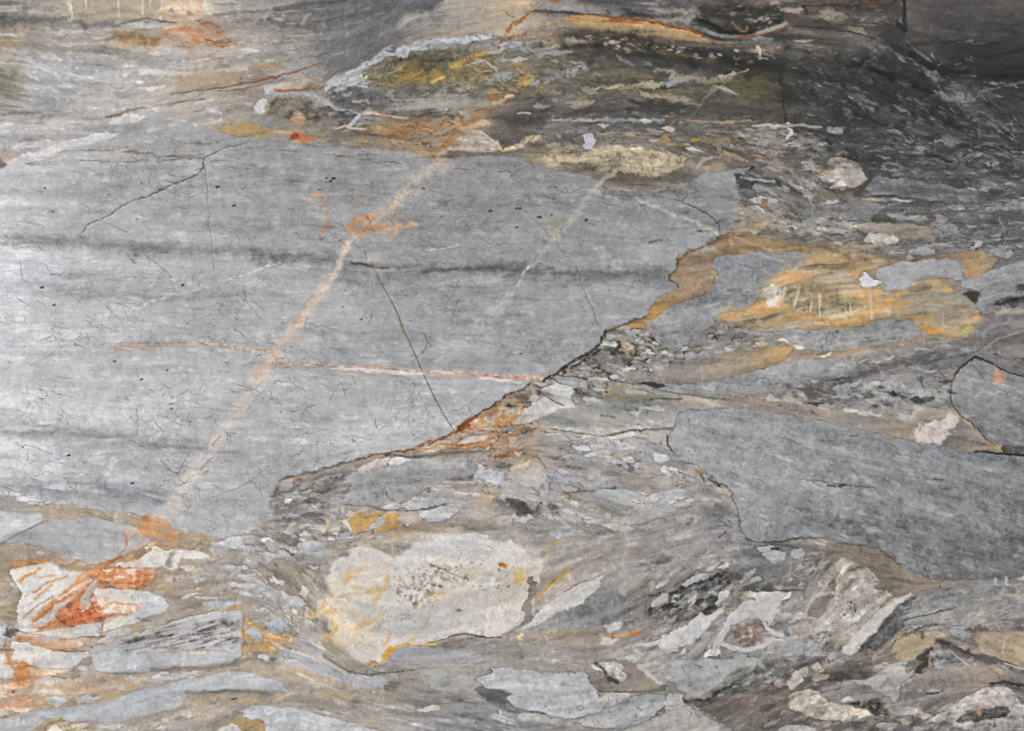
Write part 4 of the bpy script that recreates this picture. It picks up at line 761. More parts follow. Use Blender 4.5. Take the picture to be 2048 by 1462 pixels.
V('880,322,10 862,338,8 845,352,7 822,374,7 800,396,9 790,408,11 770,424,6 748,446,7 722,462,6 700,480,8 692,496,14 687,508,8 675,530,9 664,554,11 650,572,12 632,596,12 618,622,11 606,640,14 590,655,12 572,676,14 558,700,17 543,716,16 528,742,20 512,768,20 497,792,19 478,818,18 462,842,20 446,866,19 428,888,19 412,914,20 398,934,21 380,962,22 362,990,26 342,1014,34 322,1034,30 312,1046,22', 14,
  '880,322:185,170,150 800,396:200,182,150 740,450:172,140,110 690,500:196,178,150 660,555:188,174,152 610,640:190,168,142 570,690:198,184,168 540,735:192,170,150 520,760:196,178,160 490,800:200,190,178 460,842:206,198,188 400,930:208,200,190 330,1030:196,184,172',
  'long cream vein running diagonally across the grey block', rag=4.5, mix=[((178, 174, 170), 'N3', -.2, 1.0, .7), ((196, 150, 112), 'N2', .7, 1.5, .4), ((176, 175, 174), 'F1b', .4, 1.4, .5), ((186, 184, 182), 'G1', .6, 1.6, .4)], edge=16, **VK)
for p, w, c in (('790,402 800,396', 9, (222, 205, 160)), ('688,506 693,492', 9, (222, 205, 175)), ('662,556 669,548', 8, (225, 212, 180)), ('645,578 655,572', 8, (225, 212, 180)), ('604,634 612,628', 7, (235, 225, 195)), ('596,652 602,648', 7, (225, 215, 170)), ('786,403 776,415', 4, (176, 112, 70)), ('625,590 608,612', 6, (190, 130, 75)), ('600,632 585,645', 8, (192, 138, 92)), ('530,725 512,750', 16, (192, 152, 118)), ('335,1050 315,1040', 14, (196, 120, 66)), ('300,1030 296,1035', 10, (196, 120, 66))):
    S(p, w, c, .75, 6, n='N3', k=.4, o=-.9, rag=3)
for p in ('830,365 815,380', '735,455 715,475 705,490', '745,440 728,462', '440,872 425,892', '425,915 400,940', '415,940 405,950'): S(p, 2, (130, 85, 55), .7, 2, rag=2)
B('690,480 700,440 740,425 800,440 850,450 800,475 730,480', (178, 140, 108), .5, 26, k=.4, o=-.4, n='N2', clip=M_)
B('610,400 630,380 660,390 665,450 640,475 645,430', (168, 146, 126), .4, 20, k=.4, o=-.3, n='N2', clip=M_)
B('780,395 830,350 880,325 900,335 830,400 790,425', (180, 166, 148), .45, 26, k=.4, o=-.4, n='N2', clip=M_)
for p, w, c in (('700,455 715,440 742,436', 16, (184, 120, 72)), ('712,462 740,458 775,458', 12, (176, 116, 62)), ('775,460 790,456 830,450', 10, (190, 150, 105)), ('642,470 648,458 660,452', 7, (178, 116, 66)), ('618,392 635,385 646,390', 9, (188, 130, 90)), ('640,396 650,415', 4, (175, 130, 95)), ('722,478 735,470 735,480', 3, (185, 125, 80)), ('728,398 740,390', 5, (185, 135, 95)), ('745,430 760,418 755,440', 7, (200, 150, 110)), ('788,432 800,430', 5, (180, 130, 95)), ('655,440 650,425', 6, (178, 130, 90))):
    S(p, w, c, .85, 9, n='N3', k=.35, o=-.9, rag=4)
S('785,370 840,350 800,385', 10, (178, 170, 155), .5, 14); S('610,370 625,360', 18, (165, 164, 158), .5, 14)
S('20,692 100,693 190,689', 2, (190, 140, 110), .5, 3, n='N3', k=.5, o=-.4)
V('185,690,1 240,687,1.6 300,685,2 380,683,2.5 418,688,3.5 440,692,4 470,697,4 500,698,4 540,701,4 546,710,5 552,718,6 557,727,5 580,727,3.5 640,731,4 700,736,4 760,736,4 800,738,4 850,742,4 920,746,5 960,748,5 1000,752,6 1060,756,6 1088,757,5', 3.5, (192, 142, 106), 'thin rust vein running level across the grey block', rag=1.8, mix=[((214, 194, 174), 'N3', .1, .9, .7), ((164, 96, 58), 'F1b', .2, 1.1, .7), ((172, 160, 150), 'N2', .6, 1.2, .6)], edge=4, **VK)
R('655,738 700,735 770,740 850,745 850,750 800,750 740,745', (206, 203, 200), 'thin white lens under the rust vein', 'mineral_vein', tex='white', rag=1.2, **VK)
for p, w, o in (('225,695 260,690 285,695 310,700', 8, .5), ('300,692 340,692 360,695', 4, .6), ('400,698 425,698', 5, .6), ('230,700 270,702', 4, .6), ('680,742 740,748 800,754 850,756 940,757', 4, .7), ('560,735 640,737', 4, .5), ('870,745 960,752 1050,762', 8, .35), ('400,690 370,695 340,688', 3, .5)):
    S(p, w, (184, 122, 88), o, 4, n='N3', k=.5, o=-.5, rag=3, clip=M_)
for p in ('505,703 518,705', '870,742 910,748', '960,755 1040,765'): S(p, 5, (212, 205, 198), .7, 4, clip=M_)
S('545,700 556,726', 7, (196, 138, 92), .6, 5)
B('-300,1000 0,985 60,1000 20,940 0,700 40,600 0,420 -300,420', (214, 215, 219), .4, 80, clip=M_)  # no vein: whitens the left edge, brightness from the left light painted in
S('870,905 900,880 930,850 960,830 990,815', 10, (104, 92, 76), .5, 9, n='N3', k=.4)
T()
S('880,322,16 845,352,18 800,396,20 748,446,18 692,496,22 664,554,22 618,622,24 572,676,28 520,755,34 462,842,38 398,934,40 342,1014,48 318,1046,44', 20, (206, 193, 182), .17, 26, k=.15, o=-1.5, rag=3, clip=M_)
S('692,496 664,554 618,622 572,676 540,720', 12, (198, 168, 136), .4, 12, k=.3, o=-.8, rag=3, clip=M_)

# ---- right of the block: taupe fill, grey fragments, the ochre eye
T()
R('1213,663 1250,645 1290,630 1305,614 1311,601 1336,586 1358,572 1332,554 1353,541 1356,521 1381,500 1421,490 1441,472 1465,466 1500,466 1560,486 1625,496 1625,506 1560,505 1506,505 1465,511 1437,517 1428,530 1436,548 1432,562 1418,577 1400,592 1372,602 1345,608 1320,627 1296,645 1294,660 1270,655 1240,660', '1240,655:160,122,66 1290,635:172,130,66 1330,605:165,132,85 1380,570:146,126,104 1400,540:140,120,98 1370,510:140,108,70 1440,490:132,106,76 1500,480:150,122,82 1600,498:146,118,76', 'taupe to ochre fill between two grey blocks', 'mineral_fill', tex='smooth', rag=2.2, mix=[((120, 96, 68), 'F3', .4, 1.4, .55), ((152, 140, 122), 'F3b', .3, 1.3, .6), ((176, 150, 108), 'N2', .6, 1.4, .4)], rim=((100, 74, 46), 1.8, .8), edge=3.5)
T(1000, 350)
for p in ('1380,545 1450,560 1560,570', '1290,620 1400,600 1580,610', '1350,590 1450,590'): S(p, 5, (118, 88, 52), .6, 6, k=.4)
S('1450,540 1560,540', 7, (150, 152, 150), .8, 4); S('1530,500 1620,450 1660,455', 12, (112, 84, 58), .6, 12)
S('1720,450 1850,510 1980,545', 4, (196, 162, 110), .6, 5); S('1300,720 1450,690 1560,660', 2, (165, 150, 130), .5, 2); S('1270,790 1450,740', 2, (165, 150, 130), .4, 2)
B('1040,1100 1130,940 1200,930 1260,940 1160,1030 1080,1100', (176, 132, 60), .6, 12)
T(); R('1424,530 1435,515 1465,510 1506,504 1560,503 1600,503 1624,511 1620,521 1600,531 1570,542 1548,556 1530,577 1517,601 1505,616 1485,623 1450,633 1425,646 1410,659 1395,672 1381,682 1371,691 1358,702 1348,702 1335,697 1316,686 1308,673 1293,657 1298,642 1322,627 1346,608 1374,602 1401,592 1420,577 1433,561 1436,546', '1450,520:134,136,138 1560,510:132,132,132 1550,540:128,129,130 1480,580:130,132,135 1400,620:138,140,140 1340,660:140,141,143 1350,695:135,136,136', 'grey block between the taupe fill and the ochre eye', tex='marble2', rag=1.4, rim=((118, 96, 64), 1.4, .6))
for p in ('1440,535 1480,540 1530,538', '1500,505 1540,515 1580,530', '1450,532 1500,540'): S(p, 5, (160, 160, 156), .5, 5, k=.3)
T(1000, 350); L('720,1240 780,1160 900,1110 1060,1130 1140,1220 1290,1280 1250,1330 1000,1330 700,1330 640,1290', 60, (4, 15), (1.6, 3.5), LGREYS + TANS + [(180, 145, 85), (90, 86, 78)], .9, .2, 1.6)
B('640,1300 720,1260 900,1300 1150,1330 1000,1390 700,1380 520,1360', (92, 88, 76), .5, 20, k=.4)
S('840,1230 900,1260 1000,1300', 8, (188, 142, 72), .7, 7, rag=4); R('720,1250 770,1215 860,1230 850,1260 790,1250', (186, 184, 180)); R('870,1190 930,1170 1000,1190 960,1225 890,1220', (140, 134, 112), rim=((100, 92, 70), 1.4, .6)); R('890,1150 1000,1140 1040,1150 1000,1175 900,1170', (142, 142, 138))
S('1010,1190 1130,1200', 7, (90, 76, 58), .6, 7); S('780,1150 900,1150', 9, (100, 92, 80), .7, 8)
L('560,1370 1000,1390 1400,1330 1560,1200 2047,1120 2047,1260 1500,1300 1200,1440 600,1440', 60, (4, 18), (3, 6), LGREYS + GREYS, .75, .12)
R('530,1362 590,1370 620,1385 545,1380', (185, 186, 186)); R('880,1410 960,1410 1000,1420 920,1430', (190, 184, 172)); R('1310,1270 1360,1245 1380,1270 1330,1290', (180, 180, 180))
T(1488, 350)
B('-200,1000 60,930 220,730 420,630 620,540 900,560 1120,640 1500,760 1760,1030 1680,1170 1400,1210 1100,1080 700,1140 100,1140', (158, 138, 104), .6, 44)
R('-130,1000 0,995 60,955 100,900 140,830 220,750 300,690 420,645 500,588 620,560 740,556 850,565 1000,600 1080,650 970,690 860,705 850,770 880,820 1000,830 1050,850 1200,845 1250,760 1400,740 1480,790 1520,850 1480,872 1400,872 1400,910 1690,955 1742,1035 1700,1080 1680,1145 1600,1190 1420,1182 1320,1150 1290,1105 1200,1062 1080,1042 950,1062 850,1100 700,1115 540,1138 300,1118 100,1115 -60,1090 -200,1040', '1500,620:160,134,92 1530,640:170,138,92 1560,560:182,154,116 1620,540:198,152,98 1680,520:168,136,82 1740,520:158,126,74 1700,560:172,150,112 1650,600:148,138,110 1600,590:154,140,114 1720,590:170,142,98 1780,600:178,146,96 1820,570:166,148,120 1860,600:158,144,120 1900,630:160,148,122 1940,650:165,144,92 1850,620:160,138,104 1600,650:165,142,98 1700,650:178,140,80', 'large ochre lens with a striated centre like an eye', tex='smooth', rag=1.8, mix=[((196, 140, 76), 'F3', .3, 1.4, .55), ((150, 140, 120), 'F3b', .2, 1.2, .6), ((196, 178, 142), 'F2', .3, 1.2, .6), ((192, 176, 146), 'N2', .5, 1.4, .5), ((128, 106, 74), 'F2b', .5, 1.4, .6), ((200, 146, 78), 'F2b-', .5, 1.3, .6)], rim=((120, 88, 48), 1.8, .55), id='eye', edge=16)
B('230,770 300,720 400,695 530,715 500,782 350,785 250,805', (206, 152, 94), .75, 16, k=.3, o=-.9)
B('520,740 640,700 800,720 820,780 640,790', (168, 152, 128), .6, 18, k=.3, o=-.8)
B('270,840 420,790 620,820 800,900 850,980 700,1045 560,1050 430,1000 300,960', (140, 126, 92), .85, 22, tex='rough')
B('440,800 600,810 700,850 620,960 480,900', (150, 122, 82), .6, 20); B('560,980 720,960 700,1050 600,1050', (160, 150, 122), .6, 18)
S('430,600 700,610 850,660 850,820', 12, (188, 142, 82), .5, 16, k=.3); S('380,660 500,620 700,640', 6, (206, 172, 130), .5, 7, k=.3)
for p, w in (('250,965 285,870 300,820', 3.2), ('360,975 385,890 412,810', 4), ('485,1000 497,925', 3.4), ('555,1035 552,960 555,875', 4.2), ('738,1075 742,985', 4.4), ('770,945 780,990 800,1035', 3.4), ('935,1048 930,980 924,880', 6), ('1062,1020 1066,960', 3), ('1455,1095 1455,1010', 2.6)):
    V(p, w * .75, (198, 182, 148), name='mineral_vein', parent='eye', rag=.6, h=.3, edge=3.5)
S('610,1065 720,1022 800,1005 880,955', 6, (206, 188, 138), .75, 6, rag=3)
S('-60,1015 200,985 350,1020 500,1060 700,1085 900,1075', 11, (188, 132, 60), .75, 12, k=.35, o=-.6)
S('150,1040 450,1092 700,1112', 7, (180, 160, 118), .65, 7, k=.3); S('520,1075 620,1090', 4, (205, 190, 155), .7, 4)
for p, w in (('950,960 1000,890', 5), ('1000,980 1060,900 1110,860', 7), ('1050,960 1110,890 1190,850', 7), ('880,840 1000,850', 8), ('1000,1000 1080,960', 4)): S(p, w, (204, 142, 74), .7, 6, n='N3', k=.3, o=-1, rag=3)
B('1290,1105 1310,1085 1360,1100 1440,1172 1340,1165', (188, 132, 52), .85, 8); B('1560,1150 1600,1090 1700,1075 1690,1150 1620,1185', (154, 142, 78), .75, 14, tex='rough'); B('1370,1080 1400,1070 1440,1130 1420,1160', (190, 152, 92), .7, 8)
B('1200,860 1420,870 1690,960 1720,1060 1560,1120 1420,1060 1250,1020 1180,940', (162, 148, 122), .55, 44, n='N2', k=.3, o=-.6)
B('500,740 700,720 860,800 820,850 640,800', (170, 158, 136), .5, 36, n='N2', k=.3, o=-.5)
S('1690,1050 1755,1050', 8, (214, 150, 90), .8, 5); S('1400,930 1500,960 1690,970', 4, (130, 108, 76), .6, 5)
R('135,890 150,832 222,798 262,822 292,880 252,912 232,970 165,955', (198, 190, 168), 'cream nodule at the left end of the ochre lens', tex='rough', parent='eye', mix=[((160, 145, 110), 'N3', .3, 1, .6)])
R('970,692 1100,660 1200,640 1400,618 1550,608 1592,660 1602,722 1582,772 1450,752 1400,737 1232,772 1202,832 1120,842 1060,852 1030,832 1050,802 1000,790 972,742', '1760,550:152,153,154 1800,560:160,161,162 1860,530:142,143,145 1910,530:136,138,140', 'grey fragment over the ochre lens', rag=2.2, edge=6, tex='marble', rim=((112, 98, 76), 1.2, .4))
R('845,772 888,742 900,708 962,770 1000,792 960,812 880,827', (208, 208, 207), 'white chip beside the grey fragment', tex='white')
R('1385,606 1480,585 1560,560 1650,548 1750,550 1852,610 1832,680 1750,732 1625,752 1598,720 1590,660 1555,610', '1900,520:140,118,84 1960,520:166,144,110 1990,515:140,115,80 1930,550:150,122,80', 'brown lens', tex='smooth', rim=((95, 80, 58), 1.8, .6))
S('1270,600 1450,595', 5, (140, 112, 74), .7, 5)
R('1585,800 1640,765 1700,742 1850,684 2047,620 2600,590 4000,560 4000,960 2600,960 2047,960 1850,962 1842,1012 1762,1032 1712,982 1702,912 1722,862 1602,842', '1960,570:138,140,141 2040,530:130,131,132 2040,590:142,143,144 1960,620:138,140,142', 'grey fragment at the right edge', tex='marble2', rag=1.6, rim=((96, 88, 76), 1.4, .5))
R('1570,872 1600,850 1660,850 1722,882 1702,942 1640,912', (80, 78, 60), 'dark olive chip', rag=1.5); R('1950,822 2047,796 2400,780 2400,850 2047,842 1985,847', (100, 92, 80), rag=1.5); R('1820,952 1880,902 2047,882 2400,880 2400,960 2047,958 1900,966', (98, 98, 96), rag=2, tex='rough')
S('1400,880 1500,890 1570,920', 14, (146, 138, 126), .7, 9); S('1270,780 1400,760 1500,790', 14, (150, 128, 96), .6, 10)
S('1760,1040 2047,1030 2300,1020', 14, (112, 110, 108), .7, 12); S('1850,1010 1950,1000 2047,990', 7, (160, 145, 120), .6, 8)
S('1680,1170 1760,1080 1790,1050', 16, (116, 112, 106), .6, 12)
R('150,1122 350,1118 540,1142 700,1132 850,1112 1000,1064 1080,1046 1200,1076 1292,1110 1300,1180 1200,1212 1000,1240 850,1272 700,1292 560,1282 445,1272 400,1222 320,1212 250,1162', '1600,680:138,140,142 1700,675:144,145,146 1760,650:122,124,126 1830,665:130,131,132 1700,700:140,141,142 1540,660:134,134,134', 'smooth grey fragment below the ochre lens', rag=1.6, tex='frag', rim=((110, 100, 84), 1.2, .45))
R('240,1202 280,1188 332,1222 270,1216', (200, 200, 200)); R('368,1242 430,1246 446,1272 400,1272', (196, 196, 194)); R('80,1222 160,1215 172,1240 120,1256', (174, 160, 120)); S('-60,1130 150,1170 250,1200', 4, (165, 165, 163), .6, 4)
R('80,1160 200,1170 260,1200 160,1200', (130, 131, 132), rag=1.5)
B('190,1280 250,1255 340,1252 365,1292 250,1305', (190, 140, 70), .75, 12); S('480,1325 600,1335 700,1302 900,1270', 7, (176, 136, 86), .75, 7, rag=3); S('1050,1240 1200,1225 1300,1190', 7, (150, 126, 95), .7, 8)
R('580,1320 640,1295 640,1320 590,1340', (186, 187, 188)); S('860,1300 1050,1300 1250,1280', 10, (150, 150, 150), .6, 8); S('1260,1270 1400,1275 1500,1255', 5, (170, 168, 162), .8, 3, rag=3)
S('800,1400 900,1330 1100,1300 1300,1310', 14, (122, 112, 104), .6, 12); B('1250,1290 1700,1230 1740,1300 1400,1390 1150,1400', (112, 112, 112), .6, 20); S('1300,1330 1500,1270 1680,1190', 18, (112, 108, 106), .6, 14)
L('820,1280 1500,1240 1600,1380 1400,1450 860,1440', 30, (5, 18), (3, 6), GREYS + [(118, 112, 108)], .55, .12)
# clasts above the eye
R('390,252 500,230 800,214 1000,208 985,270 880,332 700,312 600,332 450,312', (122, 122, 120), rag=2.6, tex='marble2')
R('850,402 900,342 1100,352 1332,370 1352,450 1382,492 1250,482 1130,462 1000,422', (138, 125, 108), 'taupe fragment', tex='smooth', rag=2)
R('900,330 960,285 1040,285 1120,350 1000,345', (92, 88, 74), rag=2); R('1040,285 1110,280 1200,310 1140,345', (130, 132, 130), rag=2)
R('868,484 905,420 960,440 1020,424 1100,450 1142,480 1050,522 960,502', (174, 167, 152), 'cream chip', tex='rough', rag=2)
R('750,352 800,340 852,380 800,402 762,382', (162, 154, 132), rim=((110, 104, 88), 1.2, .6)); R('38,182 100,160 240,168 252,210 130,216 60,202', (170, 166, 157), 'pale clast with a rust core'); R('128,182 182,175 176,236 135,236', (150, 116, 76))
R('15,255 120,265 250,290 272,330 222,352 110,322 60,300', (130, 131, 131), rag=2); R('1332,358 1540,370 1562,430 1400,462 1362,442', (126, 127, 128), rag=2.4); R('1362,302 1400,288 1502,322 1480,352 1400,352', (138, 131, 125), rag=1.6)
R('1160,322 1200,290 1290,300 1312,330 1230,342', (152, 150, 142)); R('1240,542 1330,514 1402,540 1362,582 1270,592', (140, 142, 142), rag=2.4); R('1850,562 1950,528 1985,580 1900,612', (148, 142, 136), rag=2.2); R('1158,602 1200,590 1237,610 1180,627', (168, 158, 128)); R('1210,555 1240,545 1250,570 1220,575', (160, 150, 110))
R('560,215 640,190 690,168 697,190 640,215', (165, 162, 154), 'pale sliver'); R('870,180 960,165 1060,185 900,195', (150, 146, 132)); R('1090,180 1120,168 1230,190 1200,200', (155, 152, 142))
R('870,95 940,2 1100,20 1400,60 1640,100 1722,110 1704,190 1640,242 1500,212 1350,190 1200,162 1080,152 960,152', (112, 113, 115), 'grey fragment', tex='marble2', rag=2.2, rim=((60, 58, 55), 1.6, .5))
S('850,160 1080,148 1250,170 1400,205 1640,245', 5, (62, 58, 54), .75, 5, k=.3)
R('400,15 560,30 700,60 560,120 380,110 330,60', (112, 112, 110), rag=3, tex='rough')
L('1720,20 2200,20 2200,300 1400,300 1300,210', 90, (5, 20), (3, 7), GREYS + DGREYS[:3], .8, .12, 2)
L('1360,360 2200,300 2200,560 1700,540 1400,520', 60, (5, 20), (2.5, 6), GREYS[1:] + DGREYS[:3], .75, .14)
L('60,380 460,350 760,420 860,520 500,500 200,470 60,440', 46, (3, 15), (2.2, 5), GREYS + TANS, .75, .2); L('380,320 750,330 850,420 560,420', 26, (3, 12), (1.8, 4), GREYS + TANS, .7, .3)
S('40,420 200,440 420,470', 8, (98, 96, 92), .7, 9, k=.3); S('1160,520 1300,480', 6, (92, 88, 80), .6, 7)
B('0,470 200,470 480,500 740,520 560,560 480,560 400,540 100,560 -100,560', (152, 124, 80), .6, 20, k=.3, o=-.7)
B('-70,440 0,400 100,390 190,350 100,340 0,330 -60,400', (158, 142, 112), .6, 16, k=.3); R('10,400 100,360 190,345 180,380 100,420 20,432', (172, 156, 125), rag=2.5)
S('500,520 640,540 760,590', 6, (120, 98, 62), .5, 8); S('720,520 900,560 1050,590', 7, (120, 112, 98), .6, 8)
T(1000, 350)
R('1700,10 1740,0 1900,20 2047,40 2047,80 1900,60 1760,110', (86, 86, 84), rag=3, tex='rough'); S('1760,20 1900,40 2000,50', 4, (165, 166, 164), .7, 3); R('1850,75 1920,75 1900,100 1860,105', (140, 141, 140))
R('1720,220 1760,212 1815,240 1800,290 1750,300 1725,270', (150, 140, 124), 'small tan clast', rag=1.6); S('1750,215 1780,240', 9, (150, 112, 78), .6, 8)
S('1690,30 1690,120 1720,300 1715,360', 12, (150, 150, 147), .5, 12, rag=5); B('1800,300 1900,290 1960,330 1960,400 1820,420', (146, 122, 92), .6, 18)
# ---- middle right
T(); R('1313,748 1342,727 1383,722 1438,708 1492,700 1530,692 1588,692 1584,710 1572,722 1544,729 1506,742 1465,753 1438,764 1383,768 1334,771', '1340,750:132,128,122 1420,740:136,130,120 1480,715:140,128,112 1540,705:160,130,84 1575,702:180,138,76 1540,722:120,100,70 1450,755:128,120,108', 'taupe lens with an ochre tip', tex='smooth', rag=1.4, rim=((92, 84, 70), 1.3, .5))
for p in ('1400,730 1405,760', '1385,700 1440,690', '1450,735 1500,705', '1318,744 1330,770'): S(p, 2.2, (172, 160, 145), .5, 2.5, rag=4)
R('1304,778 1334,771 1383,768 1443,764 1471,755 1488,752 1515,741 1537,735 1567,725 1611,719 1680,720 1717,722 1712,741 1696,752 1652,761 1597,774 1556,778 1488,790 1450,788 1400,785 1350,790 1320,785', (140, 141, 142), 'long grey sliver', tex='marble2', rag=1.8)
R('1358,824 1397,819 1430,819 1465,816 1488,817 1543,825 1592,834 1625,838 1663,845 1693,853 1734,863 1775,871 1819,881 1838,886 1879,890 1920,904 1953,904 2008,912 2060,914 2700,925 2700,1130 2060,1152 1953,1161 1885,1160 1852,1156 1825,1147 1797,1126 1773,1107 1748,1093 1715,1088 1680,1085 1663,1077 1641,1074 1603,1074 1578,1081 1543,1083 1510,1084 1492,1079 1482,1069 1479,1056 1479,1031 1471,1012 1462,995 1465,987 1451,971 1432,960 1410,941 1383,927 1358,919 1345,902 1335,889 1337,870 1347,856 1352,840', '1380,850:140,143,146 1500,850:138,141,144 1450,930:142,144,146 1550,920:140,142,144 1650,900:132,134,136 1700,950:140,142,144 1800,920:132,134,137 1900,930:128,131,133 2000,950:126,128,130 1500,1020:138,141,144 1560,1040:122,124,126 1650,1010:130,132,134 1700,1060:120,122,124 1800,1020:130,132,135 1850,1100:114,116,119 1950,1020:122,124,126 2000,1100:110,112,115 2040,1050:116,118,120 1900,1150:102,104,107', 'broad grey block with slanting dark flecks', tex='marble2', rag=2.0, rim=((70, 72, 72), 1.6, .75), id='gb')
for k in range(70):
    a = rng.uniform(1380, 2050); b = rng.uniform(850, 1140); ln = rng.uniform(4, 15); th = .25 + .75 * rng.random()
    if rng.random() > (b - 800) / 260: continue
    S(f'{a:.0f},{b:.0f} {a+ln*math.cos(th):.1f},{b+ln*math.sin(th):.1f} {a+ln*1.6:.1f},{b+ln*1.1*math.sin(th):.1f}', rng.uniform(1.2, 3), (92, 93, 94), rng.uniform(.3, .6), 3, rag=2, clip='gb')
for p, w in (('1655,970 1672,972 1690,970', 5), ('1700,872 1716,870', 3), ('1690,870 1670,866', 2), ('1600,958 1650,963 1700,972 1750,975', 2), ('1869,957 1885,960', 4)): S(p, w, (66, 66, 65), .7, 3.5, n='N3', k=.4, o=-1, clip='gb')
for p, w in (('1600,925 1640,930', 22), ('1720,925 1780,935', 20), ('1560,945 1590,945', 8), ('1690,910 1740,918', 12)): S(p, w, (156, 156, 155), .5, 16, k=.3, clip='gb')
S('1488,1100 1550,1085 1600,1075 1680,1090 1760,1095', 2.5, (60, 60, 60), .6, 3, k=.4)
T(1000, 700)
B('1400,820 1480,830 1500,900 1580,950 1570,990 1480,970 1450,920 1380,870', (175, 170, 165), .7, 12, n='N3', k=.5, o=-.5); S('1460,910 1520,950 1600,985', 10, (62, 62, 60), .85, 7, n='N3', k=.5, o=-.4, rag=4); S('1430,885 1480,890', 9, (150, 112, 76), .8, 6, rag=4)
S('1225,630 1225,690 1270,765', 4, (60, 62, 62), .8, 3)
# fragments between the block and the broad grey block
L('400,650 1100,620 1200,800 1100,1000 700,980 400,880 150,740', 90, (5, 24), (3, 7), LGREYS + GREYS, .55, .1, 2)
R('60,542 150,450 260,382 300,330 298,290 340,264 430,253 500,258 547,300 520,340 552,412 480,432 340,470 300,502 200,540', (188, 188, 185), 'white bent fragment', tex='white', rag=1.6, rim=((120, 108, 92), 1.4, .5))
V('300,312 370,360 420,388 470,410', 3.2, (88, 86, 82), name='crack', tex='plain', h=-.4); S('545,300 520,345 550,400', 4, (110, 106, 98), .6, 4)
R('300,512 350,470 500,432 700,398 850,430 992,480 1022,522 900,550 700,566 400,566 310,552', (140, 142, 138), 'smooth grey-green lens', tex='smooth', rag=1.8); S('400,520 600,490 800,500', 6, (160, 160, 154), .5, 6, k=.3); S('740,480 840,490', 5, (95, 95, 90), .6, 5)
R('340,572 600,562 850,577 1012,577 980,602 830,612 700,632 560,602 400,592', (166, 164, 156), rag=1.8); R('800,646 850,612 960,594 992,610 930,642 850,657', (190, 190, 186), 'white lens'); R('600,652 650,620 702,620 690,642', (186, 186, 182))
R('450,780 560,770 640,790 600,820 480,810', (160, 161, 162), rag=2)
V('340,572,2 450,586,4 600,612,4 760,632,4 900,592,5 1060,582,6 1250,572,7', 4, (90, 91, 87), 'dark wavy seam', 'seam', tex='smooth')
B('800,772 900,738 1032,762 1000,812 850,802', (156, 140, 122), .75, 12); B('780,940 950,900 1120,940 1100,1040 950,1010', (148, 136, 122), .7, 20); S('1000,600 1000,700 1060,780', 16, (165, 162, 156), .5, 14, n='N3', k=.4, rag=6)
R('1010,790 1060,760 1110,790 1120,830 1060,845', (160, 160, 156), rag=3); R('1110,770 1150,757 1240,775 1220,810 1160,830', (186, 186, 184), 'white pebble'); R('1185,850 1220,840 1262,915 1210,930', (184, 186, 188)); R('970,860 1010,845 1010,880 975,888', (172, 170, 165)); B('850,840 960,820 980,890 860,870', (108, 104, 102), .7, 14, tex='rough')
S('1120,930 1250,940 1400,965 1500,980', 3, (98, 92, 84), .7, 3, k=.3); S('1130,915 1250,935 1350,945', 6, (185, 182, 176), .6, 5, k=.4, rag=3)
R('735,352 770,282 860,240 912,250 1080,290 1240,350 1310,362 1150,372 950,384 800,384', (128, 124, 105), 'olive grey clast', tex='smooth', rag=2); R('912,292 960,278 1082,310 1062,332 930,316', (162, 156, 144), 'pale chip inside the olive clast'); S('765,302 788,300', 9, (176, 134, 62), .9, 5); S('770,304 776,306', 4, (92, 60, 26), .9, 2)
R('620,332 740,370 742,392 620,402 600,372', (172, 172, 168), rag=2); R('350,192 420,174 560,190 642,230 622,282 520,262 430,242', (150, 152, 152), rag=1.5)
V('350,200,3 400,222,4 460,250,3', 3, (82, 80, 76), name='seam', tex='plain'); V('380,180,3 500,186,4 640,216,5 690,205,4 900,242,3 1100,252,3 1212,266,3', 4, (76, 75, 70), name='seam', tex='plain', k=.6)
R('1000,236 1080,230 1160,246 1217,266 1150,277 1050,252', (78, 80, 80), 'black sliver', tex='smooth'); R('648,212 700,194 850,226 700,232', (178, 174, 167)); R('880,130 920,125 970,145 920,155', (190, 188, 182)); S('1060,150 1130,130 1180,125', 8, (178, 174, 168), .7, 6, rag=3)
V('1120,280,3 1240,310,3 1400,330,2.5 1650,355,2.5', 3, (92, 92, 90), name='seam', tex='plain'); S('1100,360 1250,355 1330,362', 4, (86, 86, 82), .7, 3)
R('1000,420 1100,405 1220,408 1230,430 1120,440 1000,432', (178, 178, 174), rag=2); R('980,440 1030,440 1050,490 1010,500', (176, 174, 168), rag=3)
S('210,250 300,190 400,150', 10, (150, 120, 95), .5, 10); S('430,140 560,130 800,180', 14, (150, 134, 112), .5, 14, k=.3)
B('560,30 900,90 1000,70 900,140 600,110', (104, 100, 92), .5, 18, k=.4)
S('450,810 500,860 590,890 640,880', 5, (98, 98, 94), .7, 6, k=.3, rag=4); S('180,765 280,780 400,790', 7, (104, 104, 104), .7, 8); S('220,730 320,745', 4, (96, 94, 92), .6, 4)
S('380,980 600,1000 800,1005 960,1030', 6, (96, 96, 94), .6, 8, k=.3); S('520,1030 700,1025 850,1000', 4, (90, 90, 88), .6, 5)
R('470,1040 620,1050 800,1020 930,1020 990,1050 1080,1080 1000,1120 850,1180 700,1140 560,1080', (156, 156, 154), rag=3, tex='smooth'); R('860,1230 930,1170 1050,1130 1250,1110 1280,1160 1180,1210 1000,1280 900,1270', (160, 160, 157), 'pale grey wedge', rag=2.5); R('1080,1070 1200,1030 1350,1022 1390,1040 1300,1100 1180,1100', (178, 178, 176), rag=2)
V('960,1020,3 1010,1050,3 1070,1070,2 1120,1040,3', 3, (120, 112, 100), name='seam', tex='plain'); S('1000,1280 1150,1240 1280,1200', 4, (112, 108, 98), .6, 4)
